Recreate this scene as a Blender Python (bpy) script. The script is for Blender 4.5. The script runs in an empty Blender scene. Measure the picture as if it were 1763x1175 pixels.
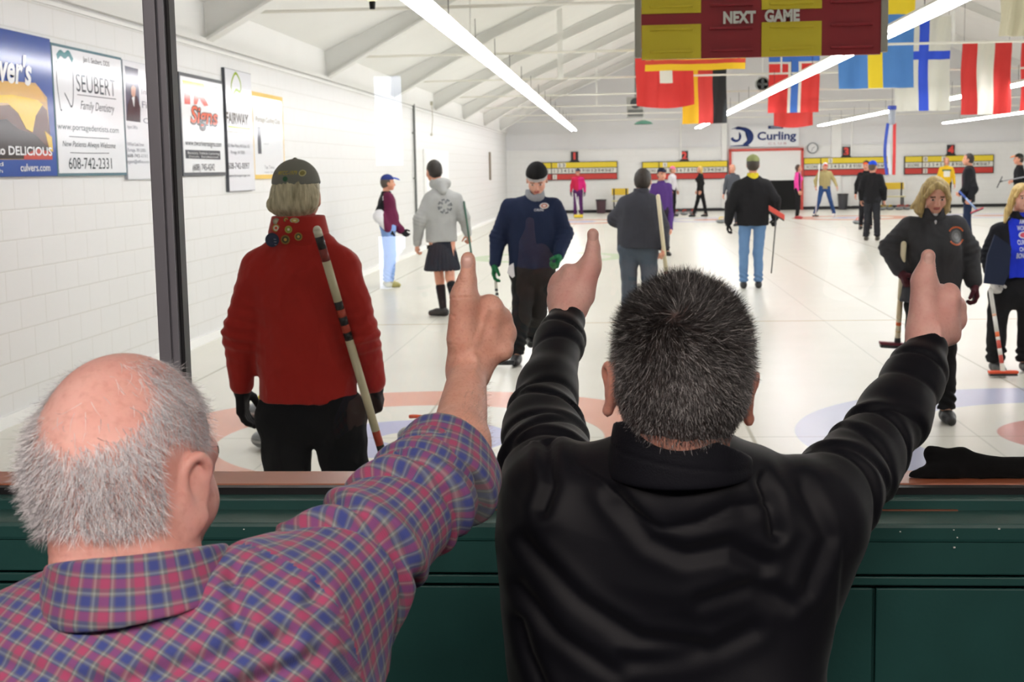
import bpy, bmesh, math, random
import numpy as np
from mathutils import Vector, Matrix, Euler
random.seed(7)
C = bpy.context.scene.collection
sc = bpy.context.scene

# ---------------------------------------------------------------- camera
FPX, CX, CY, CAMZ = 2400.0, 881.5, 587.5, 1.65
def _n(v):
    v = np.array(v, float); return v / np.linalg.norm(v)
Yc = _n((183.5, 299.5, -FPX))
Xc = np.array((1.0, 0.0083, (183.5 + 0.0083 * 299.5) / FPX)); Xc = _n(Xc)
Zc = np.cross(Xc, Yc)
Mw = np.array([Xc, Yc, Zc])                       # world = Mw @ cam
cam_d = bpy.data.cameras.new('camera'); cam = bpy.data.objects.new('camera', cam_d); C.objects.link(cam)
cam_d.sensor_width = 36.0; cam_d.lens = FPX / 1763.0 * 36.0
cam_d.clip_start = 0.05; cam_d.clip_end = 200
m4 = Matrix.Identity(4)
for i in range(3):
    for j in range(3): m4[i][j] = float(Mw[i, j])
m4[2][3] = CAMZ
cam.matrix_world = m4
cam_d.dof.use_dof = True; cam_d.dof.focus_distance = 2.3; cam_d.dof.aperture_fstop = 15.0
sc.camera = cam
sc.view_settings.view_transform = 'Standard'; sc.view_settings.look = 'None'
sc.view_settings.gamma = 1.0; sc.view_settings.use_curve_mapping = False
sc.view_settings.exposure = 0.0
TUBE = 40.0          # emission of the rink fluorescent tubes
LOBBY = 42.0          # emission of the fill panels added over the lobby
w = bpy.data.worlds.new('world'); sc.world = w; w.use_nodes = True
w.node_tree.nodes['Background'].inputs[0].default_value = (0.75, 0.85, 1, 1)
w.node_tree.nodes['Background'].inputs[1].default_value = 0.25
sc.cycles.max_bounces = 8; sc.cycles.diffuse_bounces = 5; sc.cycles.glossy_bounces = 4
sc.cycles.transparent_max_bounces = 12; sc.cycles.transmission_bounces = 6
sc.cycles.caustics_reflective = False; sc.cycles.caustics_refractive = False
sc.cycles.sample_clamp_indirect = 4.0

def at(px, py, Y):
    """world point at depth Y seen at pixel (px,py) of the 1763x1175 frame"""
    v = Mw @ np.array(((px - CX) / FPX, -(py - CY) / FPX, -1.0))
    s = Y / v[1]
    return np.array((v[0] * s, Y, CAMZ + v[2] * s))
def px2m(n, Y): return n * Y / FPX

# ---------------------------------------------------------------- materials
def lin(c):
    if isinstance(c, str):
        c = c.lstrip('#'); c = [int(c[i:i+2], 16) / 255 for i in (0, 2, 4)]
    return tuple((x / 12.92 if x <= 0.04045 else ((x + 0.055) / 1.055) ** 2.4) for x in c[:3]) + (1.0,)
_mats = {}
def mat(name, color, rough=0.6, metal=0.0, bump=0.0, bscale=200.0, var=0.0, vscale=6.0, spec=0.5, sheen=0.0, coat=0.0, sss=0.0):
    if name in _mats: return _mats[name]
    m = bpy.data.materials.new(name); m.use_nodes = True; _mats[name] = m
    nt = m.node_tree; b = nt.nodes['Principled BSDF']
    col = lin(color)
    b.inputs['Base Color'].default_value = col
    b.inputs['Roughness'].default_value = rough; b.inputs['Metallic'].default_value = metal
    b.inputs['Specular IOR Level'].default_value = spec
    if sheen: b.inputs['Sheen Weight'].default_value = sheen; b.inputs['Sheen Roughness'].default_value = 0.4
    if coat: b.inputs['Coat Weight'].default_value = coat; b.inputs['Coat Roughness'].default_value = 0.15
    if sss:
        b.inputs['Subsurface Weight'].default_value = sss
        b.inputs['Subsurface Radius'].default_value = (0.012, 0.004, 0.002); b.inputs['Subsurface Scale'].default_value = 0.6
    if bump or var:
        tc = nt.nodes.new('ShaderNodeTexCoord')
    if var:
        nz = nt.nodes.new('ShaderNodeTexNoise'); nz.inputs['Scale'].default_value = vscale; nz.inputs['Detail'].default_value = 4
        nt.links.new(tc.outputs['Object'], nz.inputs['Vector'])
        mx = nt.nodes.new('ShaderNodeMix'); mx.data_type = 'RGBA'
        mx.inputs[6].default_value = tuple(max(0, c * (1 - var)) for c in col[:3]) + (1,)
        mx.inputs[7].default_value = tuple(min(1, c * (1 + var)) for c in col[:3]) + (1,)
        nt.links.new(nz.outputs['Fac'], mx.inputs[0]); nt.links.new(mx.outputs[2], b.inputs['Base Color'])
    if bump:
        n2 = nt.nodes.new('ShaderNodeTexNoise'); n2.inputs['Scale'].default_value = bscale; n2.inputs['Detail'].default_value = 3
        nt.links.new(tc.outputs['Object'], n2.inputs['Vector'])
        bp = nt.nodes.new('ShaderNodeBump'); bp.inputs['Strength'].default_value = bump; bp.inputs['Distance'].default_value = 0.002
        nt.links.new(n2.outputs['Fac'], bp.inputs['Height']); nt.links.new(bp.outputs['Normal'], b.inputs['Normal'])
    return m
def emis(name, color, strength):
    if name in _mats: return _mats[name]
    m = bpy.data.materials.new(name); m.use_nodes = True; _mats[name] = m
    b = m.node_tree.nodes['Principled BSDF']
    b.inputs['Base Color'].default_value = (0.9, 0.9, 0.9, 1)
    b.inputs['Emission Color'].default_value = lin(color); b.inputs['Emission Strength'].default_value = strength
    return m
def cloth(name, color, **k):
    k.setdefault('rough', 0.85); k.setdefault('bump', 0.25); k.setdefault('bscale', 500); k.setdefault('spec', 0.2)
    k.setdefault('var', 0.12); k.setdefault('vscale', 9)
    return mat(name, color, **k)

# ---------------------------------------------------------------- objects
def link_mesh(name, me, mats=(), parent=None, smooth=False):
    o = bpy.data.objects.new(name, me); C.objects.link(o)
    for m in (mats if isinstance(mats, (list, tuple)) else [mats]): me.materials.append(m)
    if smooth: me.polygons.foreach_set('use_smooth', [True] * len(me.polygons))
    if parent is not None: o.parent = parent
    return o
def obj(name, bm, m, parent=None, smooth=False):
    me = bpy.data.meshes.new(name); bmesh.ops.recalc_face_normals(bm, faces=bm.faces); bm.to_mesh(me); bm.free()
    return link_mesh(name, me, m, parent, smooth)
def np_obj(name, V, F, mats, parent=None, midx=None, smooth=True, uv=None):
    """quads mesh straight from numpy arrays"""
    me = bpy.data.meshes.new(name)
    n, k = len(F), F.shape[1]
    me.vertices.add(len(V)); me.vertices.foreach_set('co', np.ascontiguousarray(V, np.float32).ravel())
    me.loops.add(n * k); me.loops.foreach_set('vertex_index', np.ascontiguousarray(F, np.int32).ravel())
    me.polygons.add(n); me.polygons.foreach_set('loop_start', np.arange(0, n * k, k, dtype=np.int32))
    me.polygons.foreach_set('loop_total', np.full(n, k, np.int32))
    if midx is not None: me.polygons.foreach_set('material_index', np.ascontiguousarray(midx, np.int32))
    if smooth: me.polygons.foreach_set('use_smooth', np.ones(n, bool))
    me.update(calc_edges=True)
    if uv is not None:
        l = me.uv_layers.new(name='UVMap'); l.data.foreach_set('uv', np.ascontiguousarray(uv, np.float32).ravel())
    return link_mesh(name, me, mats, parent)
def tag(o, label, cat, group=None, kind=None):
    o['label'] = label; o['category'] = cat
    if group: o['group'] = group
    if kind: o['kind'] = kind
    return o
def thing(name, label, cat, loc=(0, 0, 0), rotz=0, group=None):
    o = bpy.data.objects.new(name, None); C.objects.link(o); o.empty_display_size = 0.1
    o.location = tuple(float(v) for v in loc); o.rotation_euler = (0, 0, rotz)
    tag(o, label, cat, group); return o
def struct(name, bm, m, smooth=False):
    o = obj(name, bm, m, None, smooth); o['kind'] = 'structure'; return o
def box(bm, c, s, R=None, mi=0, bev=0.0):
    mt = Matrix.Translation(Vector(tuple(float(v) for v in c)))
    if R is not None: mt = mt @ (R.to_4x4() if isinstance(R, Matrix) else Euler(R).to_matrix().to_4x4())
    r = bmesh.ops.create_cube(bm, size=1.0, matrix=mt @ Matrix.Diagonal((s[0], s[1], s[2], 1)))
    vs = r['verts']; fs = {f for v in vs for f in v.link_faces}
    for f in fs: f.material_index = mi
    if bev:
        es = {e for f in fs for e in f.edges}
        rr = bmesh.ops.bevel(bm, geom=list(es), offset=bev, segments=2, affect='EDGES', profile=0.6)
        for f in rr['faces']: f.material_index = mi
    return vs
def frame_to(a, b):
    a = Vector(tuple(float(v) for v in a)); b = Vector(tuple(float(v) for v in b)); d = b - a
    return a, b, d.length, d.to_track_quat('Z', 'Y').to_matrix()
def rod(bm, a, b, r, r2=None, seg=12, mi=0, caps=True):
    a, b, L, R = frame_to(a, b)
    mt = Matrix.Translation((a + b) / 2) @ R.to_4x4()
    rr = bmesh.ops.create_cone(bm, cap_ends=caps, segments=seg, radius1=r, radius2=r if r2 is None else r2, depth=L, matrix=mt)
    for f in {f for v in rr['verts'] for f in v.link_faces}: f.material_index = mi
def ball(bm, c, r, seg=12, mi=0, s=(1, 1, 1)):
    mt = Matrix.Translation(Vector(tuple(float(v) for v in c))) @ Matrix.Diagonal((s[0], s[1], s[2], 1))
    rr = bmesh.ops.create_uvsphere(bm, u_segments=seg, v_segments=max(6, seg // 2), radius=r, matrix=mt)
    for f in {f for v in rr['verts'] for f in v.link_faces}: f.material_index = mi
def lathe(bm, c, prof, seg=32, mi=0, M=None):
    c = Vector(tuple(float(v) for v in c)); rings = []
    for r, z in prof:
        ring = []
        for i in range(seg):
            a = 2 * math.pi * i / seg; p = Vector((r * math.cos(a), r * math.sin(a), z))
            if M is not None: p = M @ p
            ring.append(bm.verts.new(c + p))
        rings.append(ring)
    for k in range(len(rings) - 1):
        for i in range(seg):
            f = bm.faces.new((rings[k][i], rings[k][(i+1) % seg], rings[k+1][(i+1) % seg], rings[k+1][i])); f.material_index = mi
    for ring in (rings[0], rings[-1]):
        f = bm.faces.new(ring); f.material_index = mi
def prism(bm, pts, a, b, axis='y', mi=0):
    """polygon pts in the plane across axis, extruded from a to b along it"""
    def P(p, t):
        return {'y': (p[0], t, p[1]), 'x': (t, p[0], p[1]), 'z': (p[0], p[1], t)}[axis]
    v0 = [bm.verts.new(P(p, a)) for p in pts]; v1 = [bm.verts.new(P(p, b)) for p in pts]
    n = len(pts); fs = [bm.faces.new(v0), bm.faces.new(v1)]
    for i in range(n): fs.append(bm.faces.new((v0[i], v0[(i+1) % n], v1[(i+1) % n], v1[i])))
    for f in fs: f.material_index = mi
def tube(bm, pts, r, seg=8, mi=0):
    """smooth tube along points, one or many radii"""
    pts = [Vector(tuple(float(x) for x in p)) for p in pts]; n = len(pts); rings = []
    rs = r if isinstance(r, (list, tuple)) else [r] * n
    up = None
    for i, p in enumerate(pts):
        d = (pts[min(i+1, n-1)] - pts[max(i-1, 0)]).normalized()
        if up is None:
            up = Vector((0, 0, 1)) if abs(d.z) < 0.9 else Vector((1, 0, 0))
        s = d.cross(up).normalized(); up = s.cross(d).normalized()
        rings.append([bm.verts.new(p + (s * math.cos(2*math.pi*k/seg) + up * math.sin(2*math.pi*k/seg)) * rs[i]) for k in range(seg)])
    for a, b in zip(rings[:-1], rings[1:]):
        for k in range(seg):
            f = bm.faces.new((a[k], a[(k+1) % seg], b[(k+1) % seg], b[k])); f.material_index = mi
    for ring in (rings[0], rings[-1]):
        bm.faces.new(ring).material_index = mi
def spline(P, n=8):
    P = [np.array(p, float) for p in P]; out = []
    Q = [2*P[0]-P[1]] + P + [2*P[-1]-P[-2]]
    for i in range(1, len(Q) - 2):
        for k in range(n):
            t = k / n; a, b, c, d = Q[i-1], Q[i], Q[i+1], Q[i+2]
            out.append(0.5 * ((2*b) + (-a+c)*t + (2*a-5*b+4*c-d)*t*t + (-a+3*b-3*c+d)*t**3))
    out.append(P[-1]); return out

# lettering: real geometry from the built-in font
def text_mesh(bodies, mats, name, parent, M, depth=0.002):
    """bodies: (string, x, z, height, width or None, material index, align, shear, bold) in the sign's plane"""
    allV, allF, mi = [], [], []
    n0 = 0
    for (s, x, z, h, wd, m, al, sh, bo) in bodies:
        cu = bpy.data.curves.new('t', 'FONT'); cu.body = s; cu.size = 1.0; cu.extrude = 0.0; cu.align_x = 'LEFT'
        cu.shear = sh; cu.offset = bo; cu.resolution_u = 3
        to = bpy.data.objects.new('t', cu); C.objects.link(to)
        dg = bpy.context.evaluated_depsgraph_get(); me = to.evaluated_get(dg).to_mesh()
        co = np.array([v.co[:] for v in me.vertices]) if len(me.vertices) else np.zeros((0, 3))
        fs = [list(p.vertices) for p in me.polygons]
        to.evaluated_get(dg).to_mesh_clear(); bpy.data.objects.remove(to); bpy.data.curves.remove(cu)
        if len(co) == 0: continue
        sz = h / 0.70
        x0, x1 = co[:, 0].min(), co[:, 0].max()
        sx = sz if wd is None else wd / max(1e-6, (x1 - x0))
        co[:, 0] = (co[:, 0] - x0) * sx; co[:, 1] *= sz
        W = (x1 - x0) * sx
        co[:, 0] += x - (W / 2 if al == 'c' else (W if al == 'r' else 0))
        P = np.stack([co[:, 0], np.full(len(co), -depth), co[:, 1] + z], 1)
        allV += [tuple(p) for p in P]; allF += [[i + n0 for i in f] for f in fs]; mi += [m] * len(fs); n0 += len(co)
    me = bpy.data.meshes.new(name); me.from_pydata([tuple(M @ Vector(v)) for v in allV], [], allF)
    me.polygons.foreach_set('material_index', mi); me.update()
    return link_mesh(name, me, mats, parent)

# ---------------------------------------------------------------- distance-field modelling
def nets(F, o, h):
    S = F < 0
    s = S.astype(np.int8)
    c = (s[:-1, :-1, :-1] + s[1:, :-1, :-1] + s[:-1, 1:, :-1] + s[1:, 1:, :-1] + s[:-1, :-1, 1:] + s[1:, :-1, 1:] + s[:-1, 1:, 1:] + s[1:, 1:, 1:])
    mixed = (c > 0) & (c < 8)
    I = np.argwhere(mixed); idx = np.full(mixed.shape, -1, np.int32); idx[mixed] = np.arange(len(I))
    cs = [(a, b, d) for a in (0, 1) for b in (0, 1) for d in (0, 1)]
    vals = {q: F[I[:, 0] + q[0], I[:, 1] + q[1], I[:, 2] + q[2]] for q in cs}
    pos = np.zeros((len(I), 3)); cnt = np.zeros(len(I))
    for a in cs:
        for ax in range(3):
            if a[ax]: continue
            b = list(a); b[ax] = 1; b = tuple(b)
            va, vb = vals[a], vals[b]; m = (va < 0) != (vb < 0)
            t = np.where(m, va / np.where(va == vb, 1, va - vb), 0); t = np.clip(t, 0, 1)
            p = np.array(a, float)[None, :].repeat(len(I), 0); p[:, ax] += t
            pos[m] += p[m]; cnt[m] += 1
    V = (I + pos / cnt[:, None]) * h + np.array(o)
    Fs = []
    for ax in range(3):
        u, v = (ax + 1) % 3, (ax + 2) % 3
        lo = [slice(1, -1)] * 3; hi = [slice(1, -1)] * 3
        lo[ax] = slice(0, -1); hi[ax] = slice(1, None)
        A = S[tuple(lo)]; B = S[tuple(hi)]
        E = np.argwhere(A != B)
        if len(E) == 0: continue
        inside = A[E[:, 0], E[:, 1], E[:, 2]]
        base = E.copy(); base[:, u] += 1; base[:, v] += 1
        def g(du, dv):
            q = base.copy(); q[:, u] += du; q[:, v] += dv
            return idx[q[:, 0], q[:, 1], q[:, 2]]
        q = np.stack([g(-1, -1), g(0, -1), g(0, 0), g(-1, 0)], 1)
        q[~inside] = q[~inside][:, ::-1]
        Fs.append(q)
    Fq = np.concatenate(Fs) if Fs else np.zeros((0, 4), np.int32)
    Fq = Fq[(Fq >= 0).all(1)]
    return V, Fq
def vnorm(V, F):
    n = np.cross(V[F[:, 2]] - V[F[:, 0]], V[F[:, 3]] - V[F[:, 1]])
    N = np.zeros_like(V)
    for k in range(4): np.add.at(N, F[:, k], n)
    return N / (np.linalg.norm(N, axis=1)[:, None] + 1e-12)
def relax(V, F, it=1, lam=0.5):
    for _ in range(it):
        A = np.zeros_like(V); c = np.zeros(len(V))
        for k in range(4):
            a, b = F[:, k], F[:, (k+1) % 4]
            np.add.at(A, a, V[b]); np.add.at(c, a, 1); np.add.at(A, b, V[a]); np.add.at(c, b, 1)
        V = V + lam * (A / np.maximum(c, 1)[:, None] - V)
    return V
class Field:
    """list of primitives, meshed as one continuous surface"""
    def __init__(s): s.p = []
    def cone(s, a, b, ra, rb=None, k=0.01, w=None, fl=1.0, sub=False):
        s.p.append(('c', np.array(a, float), np.array(b, float), ra, ra if rb is None else rb, k, None if w is None else _n(w), fl, sub)); return s
    def ell(s, c, r, R=None, k=0.01, sub=False):
        s.p.append(('e', np.array(c, float), np.array(r, float), np.eye(3) if R is None else np.array(R, float), None, k, None, 1, sub)); return s
    def box(s, c, r, R=None, rd=0.005, k=0.01, sub=False):
        s.p.append(('b', np.array(c, float), np.array(r, float), np.eye(3) if R is None else np.array(R, float), rd, k, None, 1, sub)); return s
    def plane(s, c, n, k=0.001):      # cut away the side the normal points to
        s.p.append(('p', np.array(c, float), _n(n), None, None, k, None, 1, True)); return s
    def bb(s, q):
        if q[0] == 'c':
            m = max(q[3], q[4]) * max(1, q[7]); return np.minimum(q[1], q[2]) - m, np.maximum(q[1], q[2]) + m
        if q[0] == 'e':
            e = np.sqrt(((q[3] * q[2][None, :]) ** 2).sum(1)); return q[1] - e, q[1] + e
        if q[0] == 'b':
            e = (np.abs(q[3]) * q[2][None, :]).sum(1); return q[1] - e, q[1] + e
    def mesh(s, h, disp=None, rel=1):
        lo = np.full(3, 1e9); hi = -lo
        for q in s.p:
            if q[0] == 'p' or q[8]: continue
            a, b = s.bb(q); lo = np.minimum(lo, a); hi = np.maximum(hi, b)
        lo -= 4 * h; hi += 4 * h
        n = np.ceil((hi - lo) / h).astype(int) + 1
        F = np.full(n, 1e3, np.float32)
        ax = [lo[i] + h * np.arange(n[i]) for i in range(3)]
        for q in s.p:
            k = max(q[5], 1e-5)
            if q[0] == 'p': i0 = np.zeros(3, int); i1 = n
            else:
                a, b = s.bb(q); e = k + 3 * h
                i0 = np.clip(np.floor((a - e - lo) / h).astype(int), 0, n); i1 = np.clip(np.ceil((b + e - lo) / h).astype(int) + 1, 0, n)
                if (i1 <= i0).any(): continue
            X = ax[0][i0[0]:i1[0]][:, None, None]; Y = ax[1][i0[1]:i1[1]][None, :, None]; Z = ax[2][i0[2]:i1[2]][None, None, :]
            c = q[1]; x, y, z = X - c[0], Y - c[1], Z - c[2]
            if q[0] == 'p':
                d = -(x * q[2][0] + y * q[2][1] + z * q[2][2])
            elif q[0] == 'c':
                ba = q[2] - q[1]; L2 = float(ba @ ba) + 1e-12
                t = np.clip((x * ba[0] + y * ba[1] + z * ba[2]) / L2, 0, 1)
                x, y, z = x - t * ba[0], y - t * ba[1], z - t * ba[2]
                if q[6] is not None:
                    wv = q[6]; dt = (x * wv[0] + y * wv[1] + z * wv[2]) * (1 / q[7] - 1)
                    x, y, z = x + wv[0] * dt, y + wv[1] * dt, z + wv[2] * dt
                d = np.sqrt(x*x + y*y + z*z) - (q[3] + (q[4] - q[3]) * t)
                if q[6] is not None and q[7] < 1: d = d * (0.5 + 0.5 * q[7])
            else:
                R = q[3]
                u = [x * R[0, i] + y * R[1, i] + z * R[2, i] for i in range(3)]
                if q[0] == 'e':
                    r = q[2]; k0 = np.sqrt(sum((u[i] / r[i]) ** 2 for i in range(3))); k1 = np.sqrt(sum((u[i] / r[i]**2) ** 2 for i in range(3)))
                    d = k0 * (k0 - 1) / (k1 + 1e-9)
                else:
                    rr = q[2] - q[4]; v = [np.abs(u[i]) - rr[i] for i in range(3)]
                    d = np.sqrt(sum(np.maximum(v[i], 0) ** 2 for i in range(3))) + np.minimum(np.maximum(np.maximum(v[0], v[1]), v[2]), 0) - q[4]
            G = F[i0[0]:i1[0], i0[1]:i1[1], i0[2]:i1[2]]
            if q[8]:
                d = -d if q[0] != 'p' else -d
                hh = np.maximum(k - np.abs(G - d), 0) / k; G[...] = np.maximum(G, d) + hh * hh * k * 0.25
            else:
                hh = np.maximum(k - np.abs(G - d), 0) / k; G[...] = np.minimum(G, d) - hh * hh * k * 0.25
        V, Q = nets(F, lo, h)
        if rel: V = relax(V, Q, rel, 0.4)
        if disp is not None and len(V):
            N = vnorm(V, Q); V = V + N * np.asarray(disp(V, N))[:, None]
        return V, Q
def fn(V, sc_, seed=0, oct=3):
    r = np.random.RandomState(seed); out = np.zeros(len(V)); a = 1.0; tot = 0
    for o in range(oct):
        for _ in range(4):
            d = r.normal(size=3); d /= np.linalg.norm(d)
            out += a * np.sin(V @ d * sc_ * (2 ** o) * 6.283 + r.uniform(0, 6.28)) / 4
        tot += a; a *= 0.5
    return out / tot
def ridge(V, sc_, seed=0, stretch=(1, 1, 1), p=2.0):
    '''creased cloth: sharp valleys between soft rolls'''
    W = V * np.array(stretch); a = fn(W, sc_ * 0.5, seed + 50, 2) * 2.2
    r = np.random.RandomState(seed); out = np.zeros(len(V))
    for _ in range(2):
        d = r.normal(size=3); d /= np.linalg.norm(d)
        out += 1 - np.abs(np.sin((W @ d) * sc_ * 3.1416 + a)) ** (1 / p) * 1.0
    return out / 2
def join(parts):
    V, F, M = [], [], []; n = 0
    for v, f, m in parts:
        V.append(v); F.append(f + n); M.append(m if isinstance(m, np.ndarray) else np.full(len(f), m)); n += len(v)
    return np.concatenate(V), np.concatenate(F), np.concatenate(M)
def rotm(z=0, x=0, y=0): return np.array(Euler((x, y, z), 'XYZ').to_matrix())
# ================================================================ setting
XL, XR, YF, YG = -4.1, 17.0, 51.5, 2.35            # left wall, right wall, far wall, glass plane
XRG = (XL + XR) / 2; SL = 0.45; ZE = 3.35           # ridge, roof slope, eave
def roof(x): return ZE + SL * (min(x, XR + XL - x) - XL)
S1, PITCH, TEE, HOG, FHOG, FTEE = -1.30, 4.2, 8.46, 14.86, 36.8, 43.2

class NT:
    def __init__(s, m): s.t = m.node_tree; s.n = s.t.nodes; s.l = s.t.links
    def m(s, op, a, b=None, c=None, clamp=False):
        n = s.n.new('ShaderNodeMath'); n.operation = op; n.use_clamp = clamp
        for i, v in enumerate((a, b, c)):
            if v is None: continue
            if isinstance(v, (int, float)): n.inputs[i].default_value = v
            else: s.l.new(v, n.inputs[i])
        return n.outputs[0]
    def mix(s, f, a, b):
        n = s.n.new('ShaderNodeMix'); n.data_type = 'RGBA'
        for i, v in ((0, f), (6, a), (7, b)):
            if isinstance(v, (int, float, tuple)): n.inputs[i].default_value = v
            else: s.l.new(v, n.inputs[i])
        return n.outputs[2]
def ice_material():
    m = bpy.data.materials.new('ice'); m.use_nodes = True; t = NT(m); b = t.n['Principled BSDF']
    g = t.n.new('ShaderNodeNewGeometry'); sp = t.n.new('ShaderNodeSeparateXYZ'); t.l.new(g.outputs['Position'], sp.inputs[0])
    X, Y = sp.outputs[0], sp.outputs[1]
    u = t.m('DIVIDE', t.m('SUBTRACT', X, S1), PITCH); k = t.m('ROUND', u)
    dx = t.m('MULTIPLY', t.m('SUBTRACT', u, k), PITCH)
    odd = t.m('ABSOLUTE', t.m('MODULO', k, 2.0)); pos = t.m('GREATER_THAN', k, -0.5)
    def dist(y0, x=dx): return t.m('SQRT', t.m('ADD', t.m('POWER', x, 2.0), t.m('POWER', t.m('SUBTRACT', Y, y0), 2.0)))
    def band(d, a, c):
        e = 0.006
        up = t.m('DIVIDE', t.m('SUBTRACT', d, a - e), 2 * e, clamp=True)
        dn = t.m('DIVIDE', t.m('SUBTRACT', c + e, d), 2 * e, clamp=True)
        return t.m('MULTIPLY', up, dn)
    RED, BLU = lin('#d9937c'), lin('#a9abd8')
    nz = t.n.new('ShaderNodeTexNoise'); nz.inputs['Scale'].default_value = 1.6; nz.inputs['Detail'].default_value = 6
    t.l.new(g.outputs['Position'], nz.inputs['Vector'])
    col = t.mix(nz.outputs['Fac'], lin('#dfddd0'), lin('#e7e5da'))
    for y0 in (TEE, FTEE):
        d = dist(y0)
        outer = band(d, 1.20, 1.83); inner = band(d, 0.20, 0.62); pin = band(d, -1, 0.02)
        oc = t.mix(odd, RED, lin('#b9bdd6')); ic = t.mix(odd, BLU, lin('#c98a80'))
        inner = t.m('MULTIPLY', pos, t.m('MAXIMUM', inner, t.m('MULTIPLY', odd, band(d, -1, 0.62)))); outer = t.m('MULTIPLY', outer, pos)
        col = t.mix(t.m('MULTIPLY', outer, 0.92), col, oc); col = t.mix(t.m('MULTIPLY', inner, 0.9), col, ic)
    # green ring painted at mid ice of the first sheet
    one = t.m('LESS_THAN', t.m('ABSOLUTE', k), 0.5)
    col = t.mix(t.m('MULTIPLY', t.m('MULTIPLY', band(dist(26.0), 1.15, 1.5), one), 0.8), col, lin('#bcd3ab'))
    def line(c, v, w, colr, amt):
        nonlocal col
        d = t.m('ABSOLUTE', t.m('SUBTRACT', v, c)); col = t.mix(t.m('MULTIPLY', band(d, -1, w), amt), col, colr)
    DK = lin('#8a8468'); GR = lin('#77766a')
    for y0 in (TEE, FTEE, TEE - 1.83, FTEE + 1.83): line(y0, Y, 0.006, DK, 0.6)
    for y0 in (HOG, FHOG): line(y0, Y, 0.035, lin('#c9b99a'), 0.8)
    line(0.0, dx, 0.008, DK, 0.55)
    ed = t.m('SUBTRACT', PITCH / 2, t.m('ABSOLUTE', dx)); line(0.0, ed, 0.012, DK, 0.6)
    line(-0.75, dx, 0.004, GR, 0.35)
    t.l.new(col, b.inputs['Base Color'])
    b.inputs['Roughness'].default_value = 0.27; b.inputs['Specular IOR Level'].default_value = 0.35
    n2 = t.n.new('ShaderNodeTexNoise'); n2.inputs['Scale'].default_value = 22; n2.inputs['Detail'].default_value = 3
    mp = t.n.new('ShaderNodeMapping'); mp.inputs['Scale'].default_value = (1, 0.35, 1)
    t.l.new(g.outputs['Position'], mp.inputs[0]); t.l.new(mp.outputs[0], n2.inputs['Vector'])
    bp = t.n.new('ShaderNodeBump'); bp.inputs['Strength'].default_value = 0.25; bp.inputs['Distance'].default_value = 0.004
    t.l.new(n2.outputs['Fac'], bp.inputs['Height']); t.l.new(bp.outputs['Normal'], b.inputs['Normal'])
    return m
def block_material(name, swap, base='#e2e2e0', mort='#d4d3cd'):
    m = bpy.data.materials.new(name); m.use_nodes = True; t = NT(m); b = t.n['Principled BSDF']
    g = t.n.new('ShaderNodeNewGeometry'); sp = t.n.new('ShaderNodeSeparateXYZ'); t.l.new(g.outputs['Position'], sp.inputs[0])
    cb = t.n.new('ShaderNodeCombineXYZ'); t.l.new(sp.outputs[1 if swap else 0], cb.inputs[0]); t.l.new(sp.outputs[2], cb.inputs[1])
    br = t.n.new('ShaderNodeTexBrick'); br.inputs['Scale'].default_value = 1.0
    br.inputs['Brick Width'].default_value = 0.42; br.inputs['Row Height'].default_value = 0.205
    br.inputs['Mortar Size'].default_value = 0.007; br.inputs['Mortar Smooth'].default_value = 0.6
    br.inputs['Color1'].default_value = lin(base); br.inputs['Color2'].default_value = lin(base); br.inputs['Mortar'].default_value = lin(mort)
    t.l.new(cb.outputs[0], br.inputs['Vector'])
    nz = t.n.new('ShaderNodeTexNoise'); nz.inputs['Scale'].default_value = 2.2; nz.inputs['Detail'].default_value = 5; t.l.new(g.outputs['Position'], nz.inputs['Vector'])
    t.l.new(t.mix(t.m('MULTIPLY', nz.outputs['Fac'], 0.12), br.outputs['Color'], lin('#d4d3cb')), b.inputs['Base Color'])
    n3 = t.n.new('ShaderNodeTexNoise'); n3.inputs['Scale'].default_value = 60; t.l.new(g.outputs['Position'], n3.inputs['Vector'])
    h = t.m('SUBTRACT', t.m('MULTIPLY', n3.outputs['Fac'], 0.15), br.outputs['Fac'])
    bp = t.n.new('ShaderNodeBump'); bp.inputs['Strength'].default_value = 0.35; bp.inputs['Distance'].default_value = 0.004
    t.l.new(h, bp.inputs['Height']); t.l.new(bp.outputs['Normal'], b.inputs['Normal'])
    b.inputs['Roughness'].default_value = 0.45
    return m
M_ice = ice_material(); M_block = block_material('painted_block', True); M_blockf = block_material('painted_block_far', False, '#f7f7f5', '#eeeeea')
M_white = mat('white_paint', '#f6f6f3', 0.55, var=0.04, vscale=1.5)
M_steel = mat('painted_steel', '#f2f2ee', 0.5)
M_grey = mat('grey_panel', '#e9e9ea', 0.6, var=0.05, vscale=1.2)
M_blk = mat('black_paint', '#16161a', 0.5)
M_alu = mat('brushed_aluminium', '#8d8c94', 0.4, 0.3, bump=0.1, bscale=900)
M_green = mat('dark_green_paint', '#285653', 0.42, bump=0.15, bscale=120, var=0.15, vscale=14, spec=0.5)
M_sill = mat('varnished_red_wood', '#bb6a4c', 0.35, bump=0.05, bscale=60, var=0.2, vscale=18, spec=0.35)

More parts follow.
